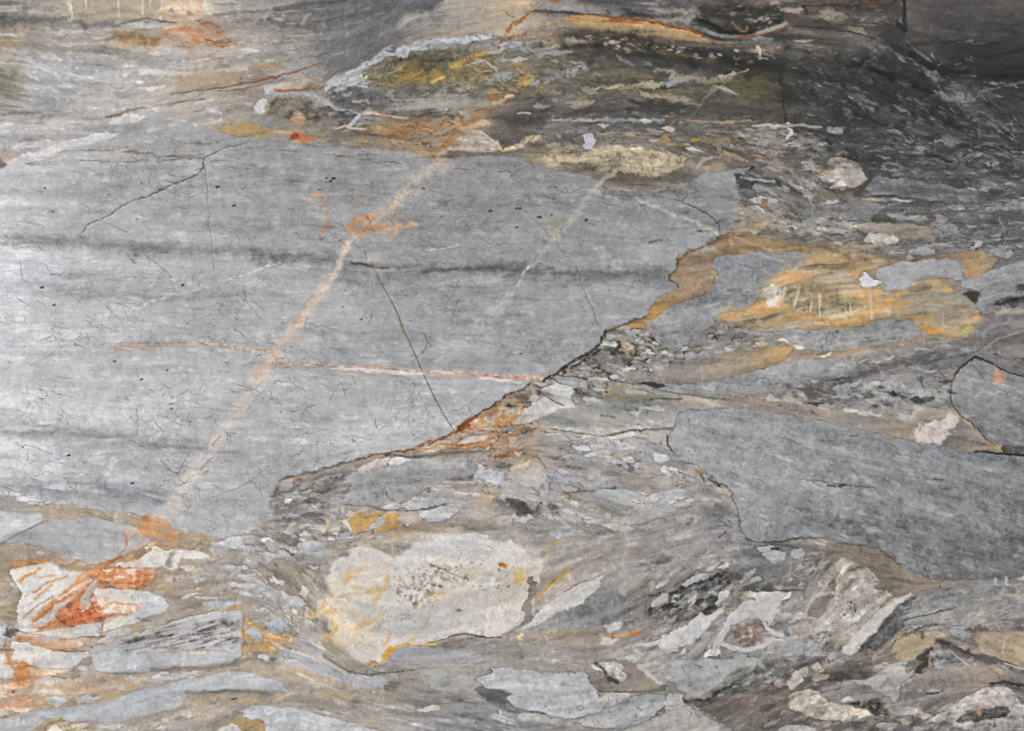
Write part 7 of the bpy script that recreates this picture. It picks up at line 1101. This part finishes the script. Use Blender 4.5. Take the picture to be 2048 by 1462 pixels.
R('830,882 1000,682 1130,542 1240,472 1264,500 1202,622 1100,762 1000,852 880,892', (104, 104, 103), 'dark grey band beside the boulder', tex='rough', rag=1.8)
R('455,612 500,500 560,460 642,462 602,562 560,642 480,632', (130, 120, 105), rag=1.5, tex='smooth'); V('450,605,4 500,500,6 560,458,6 650,450,5', 5, (164, 162, 155)); V('330,680,4 400,620,5 500,640,6 550,680,5', 5, (165, 160, 152), rag=3); S('340,560 350,640', 4, (160, 152, 145), .5, 4); S('240,560 300,540 420,460', 8, (160, 150, 138), .6, 8); S('200,690 330,700 320,720', 14, (122, 122, 120), .6, 12); R('340,720 440,660 540,690 540,780 440,790 350,760', (146, 138, 130), rag=3, tex='rough'); S('450,670 490,720', 9, (172, 166, 158), .6, 8); R('520,380 560,368 600,390 560,405', (165, 158, 142))
S('530,250 560,180', 6, (100, 98, 80), .7, 5); S('420,430 500,380 580,300', 10, (130, 122, 108), .6, 10); S('480,330 520,260 540,190', 7, (90, 92, 84), .6, 6, n='N3', k=.4)
R('1245,500 1500,432 1700,392 2047,402 2600,372 4000,350 4000,640 2600,560 2047,580 1900,622 1700,702 1550,692 1350,682 1180,692 1242,562', '1850,1200:132,132,131 1920,1190:128,128,127 2000,1190:124,124,123 1850,1240:142,142,139 1950,1230:138,137,133 2030,1220:136,134,130', 'grey sweeping fragment at the lower right', tex='marble2', rag=2, rim=((92, 92, 90), 1.3, .5))
for p, w in (('1590,665 1650,600 1750,530 1900,470 2000,440', 5), ('1640,680 1720,600 1850,540', 4), ('1900,560 2047,520', 6), ('1250,640 1400,580 1500,540', 5)): S(p, w, (166, 165, 159), .7, 5, k=.3, rag=3)
for p in ('1200,640 1400,600 1550,560',): S(p, 3, (72, 72, 70), .7, 3, rag=4)
R('1985,345 2060,325 2400,310 2400,370 2060,382 2000,375', (170, 169, 165), rag=2); S('1835,345 1838,395', 5, (168, 166, 160), .8, 3); S('1912,335 1920,388', 6, (170, 168, 162), .8, 3, rag=2); R('1975,500 2000,440 2060,410 2300,400 2300,500 2060,520', (150, 142, 128), rag=2)
B('820,900 1000,850 1080,880 1020,1000 860,960', (138, 122, 108), .7, 16, tex='rough'); S('940,890 960,960', 9, (160, 150, 140), .6, 8, rag=4)
R('1085,875 1130,790 1250,750 1330,780 1405,790 1372,842 1302,862 1292,932 1200,945 1120,932', (162, 142, 110), 'tan lens', tex='smooth', rag=1.8); R('1330,748 1400,728 1482,750 1452,787 1360,787', (158, 139, 112), rag=1.4); V('1050,865,6 1130,772,9 1250,722,10 1400,682,8', 9, (96, 88, 77), name='seam', tex='rough', rag=2.4); S('1090,800 1200,750', 3, (165, 155, 135), .6, 3); S('1300,780 1310,750 1290,740', 6, (90, 80, 66), .7, 5)
R('1248,1042 1290,962 1310,882 1372,840 1364,922 1342,982 1290,1042', (84, 76, 66), 'dark brown blade shaped fragment', tex='smooth', edge=4); V('1365,880,4 1350,980,4', 4, (150, 132, 106)); R('1380,962 1392,872 1500,868 1650,982 1500,1007 1400,1002', (132, 130, 126), 'grey crystalline chip', tex='rough', rag=2); V('1500,868,2 1640,985,3', 2.5, (180, 172, 160)); B('1210,950 1290,960 1250,1040 1190,1030', (120, 108, 88), .7, 10)
R('1490,745 1530,710 1620,700 1632,760 1590,800', (140, 141, 142), rag=2); S('1420,805 1600,870 1800,950 2060,985', 11, (68, 68, 66), .85, 9, k=.25, o=-1); S('1450,840 1600,910 1750,950', 6, (98, 98, 96), .6, 6); R('1560,840 1620,835 1640,860 1590,870', (130, 132, 132))
B('1630,700 1800,700 1780,760 1680,760', (112, 96, 84), .75, 14, tex='rough'); R('1695,810 1750,762 1900,750 2047,740 2600,715 2600,1000 2047,1000 1900,945 1750,902', '1960,1275:152,130,108 2020,1270:162,140,112 2040,1310:160,138,110 1980,1300:166,142,118', 'tan fragment at the right edge', tex='smooth', rag=1.8); S('1885,900 1900,830 1918,770', 3.5, (196, 180, 152), .7, 3, n='N3', k=.4); S('1870,870 1960,875', 7, (128, 120, 74), .6, 6); S('1740,860 1830,890 1850,905', 9, (178, 150, 126), .6, 9); V('1900,965,3 2000,1000,5 2300,1040,5', 4, (168, 158, 142))
B('620,1062 800,1000 1000,1022 880,1082 700,1092', (90, 78, 66), .8, 14); S('700,1090 900,1080 1000,1040', 4, (80, 70, 60), .6, 4); S('540,1090 700,1080', 4, (70, 68, 66), .6, 4)
R('1175,1110 1300,1042 1500,1012 1700,992 1900,982 1952,1022 1932,1082 1800,1112 1700,1172 1500,1202 1300,1252 1180,1292 1150,1202', '1850,1360:138,126,114 1900,1350:144,132,116 1980,1345:148,132,112 1850,1390:124,120,116 1820,1400:122,118,114', 'taupe wave shaped fragment', tex='band', rag=1.8)
R('755,1097 900,1085 1000,1042 1080,982 1180,940 1212,950 1182,1042 1265,1032 1202,1082 1152,1102 1142,1202 1100,1265 1060,1202 920,1152 880,1112', '1720,1365:152,151,149 1780,1350:164,162,158 1780,1380:150,149,148 1760,1380:140,140,140', 'grey star shaped fragment', rag=1.5, rim=((90, 86, 80), 1.3, .5)); S('1060,1080 1000,1140', 8, (110, 110, 110), .5, 8); S('1080,1110 1110,1180', 7, (120, 122, 122), .5, 7)
R('1262,1175 1330,1155 1450,1165 1380,1190 1280,1190', (156, 156, 152), rag=2); V('1330,1195,3 1400,1190,4 1445,1162,3', 3.5, (50, 50, 48), name='crack', tex='plain', h=-.4); S('1240,1250 1300,1180 1340,1170', 9, (110, 112, 112), .6, 8)
R('255,1135 330,1060 450,998 475,1030 420,1092 380,1152 320,1165', (170, 163, 150), rag=2.4, tex='rough'); R('308,1232 350,1190 450,1160 560,1178 602,1240 720,1262 850,1290 965,1340 850,1372 700,1392 520,1362 420,1332 340,1292', '1590,1395:180,170,154 1640,1390:184,174,160 1660,1420:178,168,150 1710,1430:184,174,158 1600,1420:176,162,142', 'cream lens near the bottom', tex='rough', rag=1.8, mix=[((160, 146, 124), 'N3', .6, 1.3, .5)], rim=((130, 110, 88), 1.3, .5)); R('715,1225 760,1208 830,1225 800,1250 740,1245', (180, 174, 164)); S('560,1260 660,1240 740,1270', 5, (126, 112, 98), .6, 6)
R('745,1252 850,1240 1000,1250 1062,1290 1052,1342 950,1332 880,1292', (84, 80, 74), 'dark speckled patch', tex='rough', rag=2.6, edge=5, mix=[((128, 120, 110), 'N3', .3, 1, .6)]); L('900,1260 1050,1280 1040,1400 900,1370', 14, (3, 10), (1.5, 3), DGREYS, .7, .4); S('410,950 480,910 520,930 560,960', 5, (120, 70, 58), .6, 5, n='N3', k=.4, rag=4); R('480,990 540,970 600,980 520,1010', (165, 160, 150), rag=2)
B('-60,930 200,930 300,1010 200,1060 -60,1100', (120, 118, 112), .7, 20, tex='rough'); R('-60,935 60,915 160,960 140,1010 40,1020 -60,1000', (152, 151, 147), rag=2.5); L('0,1000 260,980 400,1040 260,1120 0,1150', 46, (3, 11), (1.2, 2.2), GREYS + DGREYS[:3] + LGREYS, .8, .5)
R('150,850 200,800 330,790 480,870 600,880 780,940 640,940 450,900 300,920 200,930', (150, 151, 149), rag=3, tex='frag', edge=3)
B('-60,1180 300,1200 340,1300 500,1382 300,1402 -60,1402', (118, 106, 96), .75, 20); S('-60,1205 150,1205 300,1215', 5, (140, 122, 102), .6, 6)
R('1325,1400 1500,1302 1600,1232 1700,1182 1850,1130 1950,1160 2060,1290 2600,1310 2600,1620 1700,1520 1560,1420 1450,1402', '1880,1420:164,162,158 1950,1400:168,162,154 1990,1390:158,155,150 2030,1420:150,147,143 1980,1450:138,136,133', 'pale fragment in the lower right corner', tex='rough', rag=2.2); R('1535,1392 1600,1332 1750,1290 1930,1288 1965,1320 1850,1362 1700,1392 1600,1407', (90, 89, 84), 'dark lens in the corner fragment', tex='rough', rag=2.2); S('1800,1110 1900,1105 2047,1130', 6, (60, 56, 52), .7, 5, rag=3); S('1715,1300 1720,1340', 8, (168, 130, 84), .7, 7); R('1740,1190 1790,1160 1820,1180 1770,1210', (120, 118, 114), rag=2)
R('1138,1302 1200,1290 1300,1300 1315,1352 1150,1332', (152, 152, 150), rag=2); S('1250,1310 1255,1320', 4, (230, 230, 232), .9, 2); R('955,1422 1020,1388 1122,1432 1100,1455 980,1450', (142, 142, 140), rag=2); R('1085,1365 1120,1345 1200,1380 1170,1400', (148, 148, 146)); R('1230,1440 1300,1430 1330,1462 1240,1470', (150, 150, 148)); R('245,1445 400,1410 545,1440 500,1520 250,1520', (152, 152, 150), 'grey fragment at the bottom edge', rag=2)
L('600,1380 1500,1340 1600,1480 560,1500', 50, (4, 18), (2, 4.5), GREYS + DGREYS[:2], .7, .2); L('520,760 700,720 760,900 560,900', 20, (4, 12), (1.5, 3), GREYS + TANS, .7, .4)

# ---- last pass: packed breccia in the cement, then faint streaks and hairlines over everything
T()
for p_, c_, o_ in (('820,300 900,240 990,180 1040,120 1060,150 1000,220 930,290 870,340', (176, 126, 76), .4), ('560,240 700,250 840,280 830,300 640,290 560,280', (166, 124, 74), .4), ('690,260 880,240 960,250 900,290 760,290', (160, 116, 66), .45), ('880,880 960,840 1040,800 1060,840 980,900 880,920', (178, 124, 74), .4), ('980,890 1080,880 1120,930 1040,960 990,930', (172, 130, 84), .35), ('640,1180 720,1110 800,1100 760,1180 680,1240', (202, 164, 104), .3), ('1000,60 1120,60 1300,90 1460,130 1300,110 1100,90', (168, 124, 70), .4), ('300,60 470,80 480,130 380,140 280,100', (160, 120, 84), .35), ('1290,630 1360,590 1330,620 1290,660', (178, 134, 70), .4)):
    B(p_, c_, o_, 30, n='N2', k=.4, o=-.3, rag=6)
MM_ = matrix_mask()
Z('1560,90 1700,100 1800,130 1900,200 2120,170 2120,330 1900,340 1700,330 1560,290', 15, 5.5, .62, 1.5, .6, .7, 41, MM_, sc=(42, 42, 42))
Z('1590,110 1750,150 1850,250 1650,280', 22, 4.2, .55, 1.4, .5, .6, 42, MM_, sc=(40, 40, 40))
Z('1480,290 1700,300 2120,310 2120,520 1850,510 1640,480 1500,470', 18, 5.2, .76, 1.35, .6, .65, 43, MM_, sc=(58, 57, 55))
Z('1450,650 1560,680 1750,720 1930,680 1960,760 1900,820 1760,800 1600,830 1480,800', 20, 4.4, .80, 1.28, .6, .6, 44, MM_, sc=(72, 70, 66))
Z('1000,775 1180,740 1300,780 1345,850 1380,920 1450,980 1460,1060 1300,1060 1150,1070 1000,1050 930,920', 22, 3.2, .82, 1.28, .62, .75, 45, MM_, sc=(84, 82, 78))
Z('1090,760 1200,690 1300,650 1360,700 1450,640 1500,640 1440,720 1300,740', 11, 2.4, .6, 1.55, .7, .9, 46, MM_, sc=(58, 54, 48))
Z('900,870 985,815 1060,772 1110,790 1090,850 1020,900 900,910', 11, 2.4, .72, 1.45, .6, .8, 58, MM_, sc=(84, 64, 46))
Z('1050,765 1120,750 1200,700 1260,670 1330,700 1300,760 1180,790 1100,800', 10, 3.0, .6, 1.6, .65, .85, 59, MM_, sc=(56, 54, 50))
Z('545,970 760,920 900,930 960,1000 800,1060 700,1100 640,1120 560,1120', 13, 2.8, .80, 1.35, .62, .75, 47, MM_, sc=(88, 84, 78))
Z('400,1080 560,1050 660,1120 620,1220 680,1300 600,1330 500,1290 480,1200', 15, 2.6, .82, 1.34, .65, .7, 48, MM_, sc=(104, 98, 90))
Z('1280,1120 1500,1080 1660,1110 1700,1200 1660,1310 1500,1330 1380,1400 1280,1300', 16, 2.8, .78, 1.32, .55, .7, 49, MM_, sc=(80, 78, 74))
Z('1455,335 1500,325 1520,400 1500,470 1455,460', 11, 2.6, .8, 1.3, .6, .6, 57, None, sc=(80, 78, 74), fe=16)
Z('1640,1280 1820,1230 2120,1240 2120,1520 1460,1520 1480,1360', 19, 3.2, .78, 1.3, .55, .65, 50, MM_, sc=(76, 72, 68))
Z('-60,1010 200,1010 420,1060 470,1140 480,1290 420,1462 -60,1500', 16, 2.4, .86, 1.24, .5, .55, 51, MM_, sc=(120, 104, 86))
Z('-60,60 300,60 560,50 700,110 600,210 300,220 60,290 -60,300', 30, 6.0, .88, 1.22, .5, .35, 52, MM_, sc=(92, 88, 82), op=(.25, .6))
Z('640,200 760,90 1060,60 1300,100 1560,150 1560,320 1200,300 1000,310 700,290', 20, 4.2, .74, 1.36, .5, .6, 53, MM_, sc=(56, 54, 46), op=(.3, .7))
Z('1040,10 1300,0 1820,0 1780,90 1560,80 1200,30', 24, 4.5, .75, 1.3, .45, .55, 54, MM_, sc=(48, 44, 38), op=(.3, .7))
Z('640,1330 900,1300 1200,1290 1300,1400 1300,1480 600,1480', 34, 5.0, .88, 1.16, .45, .45, 55, MM_, sc=(96, 90, 82), op=(.25, .55))
Z('1100,1080 1300,1060 1450,1060 1400,1160 1280,1200 1100,1230', 36, 5.0, .90, 1.14, .4, .35, 56, MM_, sc=(100, 94, 86), op=(.25, .5))
# the ragged dark contact along the lower right edge of the block
_o[:] = [0., 0., 1.]
for p_, w_, c_, o_ in (('1213,663 1205,682 1180,704 1140,724 1112,748 1088,760', 6, (52, 46, 36), .9), ('1200,700 1170,722 1130,742', 7, (60, 54, 44), .7), ('1060,768 1042,782 1020,787 1000,800 985,812 960,825 938,839 921,851 910,866', 4, (92, 58, 32), .9), ('960,826 930,846 918,858', 7, (150, 82, 34), .8), ('910,866 883,877 856,888 823,900 774,907', 3.5, (110, 70, 44), .85), ('746,910 719,918 678,929 623,943 571,956', 3, (98, 88, 78), .7), ('1290,632 1250,648 1216,663', 4, (104, 74, 42), .8), ('1356,522 1353,541 1333,555 1358,572', 3.5, (92, 68, 44), .8), ('1440,470 1421,490 1381,501 1356,522', 3.5, (98, 74, 48), .7)):
    S(p_, w_, c_, o_, 4, n='N3', k=.5, o=-.8, rag=3)
streaks(700, (6, 36), (4, 9), 1.04, 1.14, (.15, .5), 21, .12)
streaks(700, (6, 32), (4, 9), .84, .96, (.15, .5), 22, .12)
B('1540,90 1700,110 1800,140 1920,215 2120,180 2120,300 1900,320 1700,300 1560,260', (44, 45, 46), .14, 44)
for p_, w_, c_, o_ in (('1358,824 1352,841 1346,857 1337,871 1335,890 1346,903 1359,920 1384,928', 2.6, (78, 80, 80), .45), ('1432,962 1452,972 1466,988 1463,996 1473,1014 1481,1033 1480,1058 1494,1082 1545,1085 1580,1082 1605,1076 1643,1077 1682,1087 1750,1095 1775,1109 1799,1128', 2.8, (74, 76, 76), .5), ('1911,750 1904,768 1898,790 1905,812 1920,832 1938,842 1960,862 1975,880 1990,890', 3.5, (70, 66, 60), .65), ('1911,748 1926,731 1948,714 1956,712', 4, (52, 52, 52), .8)):
    S(p_, w_, c_, o_, 3.5, n='N3', k=.4, o=-.8, rag=2)
DEN = np.clip(.35 + .5 * fbm(X, Y, 130, 91, 2), .05, 1)
hairlines(640, 34, [(104, 105, 106), (114, 114, 113), (96, 96, 96)], (1.3, 2.8), (.3, .7), (16, 95), (0, 260, 1500, 1080), .15, 'main', DEN, .6)
hairlines(620, 35, [(84, 84, 84), (92, 92, 92)], (1.2, 2.8), (.25, .6), (4, 15), (0, 260, 1500, 1080), .1, 'main', DEN, .3)
hairlines(300, 36, [(96, 97, 98), (106, 106, 106)], (1.2, 2.4), (.3, .65), (5, 34), (1330, 810, 2048, 1165), .55, 'gb', None, .4)
hairlines(50, 37, [(88, 88, 88)], (1.2, 2.2), (.3, .6), (10, 40), (1880, 700, 2048, 920), .5, 'rb', None, .4)
hairlines(90, 38, [(150, 140, 128), (165, 152, 138)], (1.2, 2.2), (.3, .6), (14, 60), (600, 1060, 1100, 1340), .3, 'cream', None, .5)
hairlines(320, 31, [(92, 90, 87), (108, 102, 94), (80, 78, 75)], (1.2, 2.0), (.25, .6), (10, 50), fork=.5)
hairlines(60, 32, [(195, 193, 188), (186, 178, 164)], (1.0, 2.0), (.15, .4), (20, 90), (0, 330, 2048, 1462))
hairlines(40, 33, [(150, 100, 66)], (1.0, 1.8), (.2, .5), (16, 60))
COL = np.clip(sharpen(COL, 1.2, .42, 6, .28), 8, 248)

# pattern values were read by eye from the stone: this curve and saturation bring them to measured stone values
def tone(c):
    lum = c @ np.array([.3, .59, .11], np.float32)
    ch = c.max(-1) - c.min(-1)
    sat = np.interp(ch, [0, 20, 45, 75, 110, 160], [.70, .64, .66, .73, .76, .78]).astype(np.float32)
    l2 = np.interp(lum, [0, 40, 70, 100, 125, 150, 175, 200, 220, 255], [0, 35, 63, 102, 141, 168, 191, 213, 232, 252]).astype(np.float32)
    return (lum[..., None] + sat[..., None] * (c - lum[..., None])) * (l2 / (lum + 1e-3))[..., None]
COL = tone(np.clip(COL, 2, 250))
ALB = (np.clip(COL, 4, 245) / 255) ** 2.2 * GAIN

# ---------------------------------------------------------------- material
def stone_material(name, rough, spec, bump):
    m = bpy.data.materials.new(name); m.use_nodes = True
    nt = m.node_tree; n = nt.nodes; l = nt.links; b = n['Principled BSDF']
    at = n.new('ShaderNodeAttribute'); at.attribute_name = 'stone_colour'
    tc = n.new('ShaderNodeTexCoord')
    n1 = n.new('ShaderNodeTexNoise'); n1.inputs['Scale'].default_value = 420; n1.inputs['Detail'].default_value = 3
    n2 = n.new('ShaderNodeTexNoise'); n2.inputs['Scale'].default_value = 60; n2.inputs['Detail'].default_value = 4
    l.new(tc.outputs['Object'], n1.inputs['Vector']); l.new(tc.outputs['Object'], n2.inputs['Vector'])
    r = n.new('ShaderNodeMapRange'); r.inputs['From Min'].default_value = .25; r.inputs['From Max'].default_value = .75
    r.inputs['To Min'].default_value = .93; r.inputs['To Max'].default_value = 1.07; l.new(n1.outputs[0], r.inputs['Value'])
    mx = n.new('ShaderNodeVectorMath'); mx.operation = 'SCALE'; l.new(at.outputs['Color'], mx.inputs[0]); l.new(r.outputs[0], mx.inputs['Scale'])
    l.new(mx.outputs[0], b.inputs['Base Color'])
    r2 = n.new('ShaderNodeMapRange'); r2.inputs['From Min'].default_value = .3; r2.inputs['From Max'].default_value = .7
    r2.inputs['To Min'].default_value = rough - .06; r2.inputs['To Max'].default_value = rough + .06; l.new(n2.outputs[0], r2.inputs['Value']); l.new(r2.outputs[0], b.inputs['Roughness'])
    b.inputs['Specular IOR Level'].default_value = spec
    bp = n.new('ShaderNodeBump'); bp.inputs['Strength'].default_value = bump; bp.inputs['Distance'].default_value = .0006
    l.new(n1.outputs[0], bp.inputs['Height']); l.new(bp.outputs[0], b.inputs['Normal'])
    return m
M_matrix = stone_material('matrix stone', .50, .35, .35)
M_frag = stone_material('fragment stone', .44, .4, .25)
M_vein = stone_material('calcite and iron veins', .40, .45, .25)
M_back = stone_material('sawn back', .8, .2, .5)

# ---------------------------------------------------------------- pieces become meshes
root = bpy.data.objects.new('marble_wall', None); sc.collection.objects.link(root)
root.location = (CX, 0, 0)
root['label'] = 'polished marble wall of grey, cream, ochre and rust stone fragments filling the view'
root['category'] = 'stone wall'; root['kind'] = 'thing'
SP = np.gradient(xs)[None, :] * np.ones((NY, 1)), np.gradient(ys)[:, None] * np.ones((1, NX))
GROOVE = np.zeros((NY, NX), np.float32)
for r in REG:
    if r['h'] < 0: GROOVE[r['sl']] = np.maximum(GROOVE[r['sl']], np.clip((r['f'] + 1.6) / 2.6, 0, 1))
RELIEF = (.00010 * F2 + .00012 * N2 + .00012 * N1 + .00006 * F1b) - .0007 * GROOVE
def link_mesh(name, V_, Q, C, mat, parent):
    me = bpy.data.meshes.new(name)
    me.vertices.add(len(V_)); me.vertices.foreach_set('co', V_.astype(np.float32).ravel())
    me.loops.add(len(Q) * 4); me.loops.foreach_set('vertex_index', Q.astype(np.int32).ravel())
    me.polygons.add(len(Q)); me.polygons.foreach_set('loop_start', np.arange(0, len(Q) * 4, 4, dtype=np.int32))
    me.update(calc_edges=True)
    me.polygons.foreach_set('use_smooth', np.ones(len(Q), bool))
    a = me.color_attributes.new('stone_colour', 'FLOAT_COLOR', 'POINT')
    a.data.foreach_set('color', np.column_stack([C, np.ones(len(C))]).astype(np.float32).ravel())
    me.materials.append(mat); me.update()
    o = bpy.data.objects.new(name, me); sc.collection.objects.link(o); o.parent = parent
    return o
def cut(sl, f, lev, h, covered, sheet=False):
    js, is_ = sl
    x = X[sl].astype(np.float64).copy(); y = Y[sl].astype(np.float64).copy()
    z = lev * .00007 + RELIEF[sl]
    c = (f[:-1, :-1] + f[1:, :-1] + f[:-1, 1:] + f[1:, 1:]) / 4
    keep = c > 0
    if not sheet:
        z = z + abs(h) * .00010 * (1 - np.exp(-np.clip(f, 0, None) / 3.0))
        gy, gx = np.gradient(f)
        gx /= SP[0][sl]; gy /= SP[1][sl]; g2 = gx * gx + gy * gy + 1e-4
        inn = np.zeros(f.shape, bool); out = np.zeros(f.shape, bool)
        for a in (slice(None, -1), slice(1, None)):
            for b in (slice(None, -1), slice(1, None)): inn[a, b] |= keep; out[a, b] |= ~keep
        edge = inn & out
        mvx = np.clip(-f * gx / g2, -1.3, 1.3); mvy = np.clip(-f * gy / g2, -1.3, 1.3)
        x[edge] += mvx[edge]; y[edge] += mvy[edge]
        ring = np.zeros_like(keep)
        for a in (slice(None, -1), slice(1, None)):
            for b in (slice(None, -1), slice(1, None)): ring |= edge[a, b]
        ring &= ~keep
        z[~inn] -= lev * .00007 + .00012
        keep = keep | ring
    cv = covered[sl]; keep &= ~(cv[:-1, :-1] & cv[1:, :-1] & cv[:-1, 1:] & cv[1:, 1:])
    if keep.sum() < 4: return None
    jj, ii = np.nonzero(keep); n = f.shape[1]
    q = np.stack([jj * n + ii, (jj + 1) * n + ii, (jj + 1) * n + ii + 1, jj * n + ii + 1], 1)
    used = np.zeros(f.size, bool); used[q.ravel()] = True
    mp = np.cumsum(used) - 1
    P3 = np.column_stack([(x.ravel()[used] - 1024) * MM, -z.ravel()[used], CZ - (y.ravel()[used] - 731) * MM])
    return P3, mp[q], ALB[sl].reshape(-1, 3)[used]
full = (slice(0, NY), slice(0, NX))
# the 285 largest fragments stay parts of their own, the smallest join the field of small fragments
plain = sorted((r for r in REG if r['name'] == 'stone_fragment'), key=lambda r: -int((r['f'] > 0).sum()))
for r in plain[285:]:
    LENS[r['sl']] = np.maximum(LENS[r['sl']], r['f'])
    REG[:] = [q for q in REG if q is not r]
REG.insert(0, dict(name='small_fragment', label=None, sl=full, f=LENS, parent=None, id=None, h=.6, stuff=True))
lev = np.zeros((NY, NX), np.int16)
for r in REG:
    near = r['f'] > -2.5
    if not near.any(): r['lev'] = 1; continue
    r['lev'] = 1 + int(lev[r['sl']][near].max()); lev[r['sl']][near] = r['lev']
cov = np.zeros((NY, NX), bool); made = []
for r in reversed(REG):
    g = cut(r['sl'], r['f'], r['lev'], r['h'], cov)
    cov[r['sl']] |= r['f'] > (2.6 if r.get('stuff') else 4)
    if g is not None: made.append((r, g))
ids = {}; done = []
for r, g in reversed(made):
    mat = M_frag if r['name'] in ('stone_fragment', 'small_fragment') else M_vein
    o = link_mesh(r['name'], *g, mat, root)
    if r.get('stuff'): o['kind'] = 'stuff'
    if r['label']: o['label'] = r['label']
    if r['id']: ids[r['id']] = o
    done.append((r, o))
for r, o in done:
    if r['parent'] in ids: o.parent = ids[r['parent']]
g = cut(full, np.ones((NY, NX), np.float32), 0, 0, cov, sheet=True)
link_mesh('stone_matrix', *g, M_matrix, root)['label'] = 'streaky taupe and grey stone cementing the fragments'
# the slab behind the polished face
x0, x1 = (xs[0] - 1024) * MM, (xs[-1] - 1024) * MM; zt, zb = CZ - (ys[0] - 731) * MM, CZ - (ys[-1] - 731) * MM
bx = np.array([[x, y, z] for y in (.0022, .12) for x, z in ((x0, zb), (x1, zb), (x1, zt), (x0, zt))])
link_mesh('slab_back', bx, np.array([[0, 1, 2, 3], [5, 4, 7, 6], [0, 4, 5, 1], [1, 5, 6, 2], [2, 6, 7, 3], [3, 7, 4, 0]]), np.full((8, 3), .22), M_back, root)
print('pieces', len(done), 'triangles', sum(len(o.data.polygons) for o in bpy.data.objects if o.type == 'MESH') * 2)
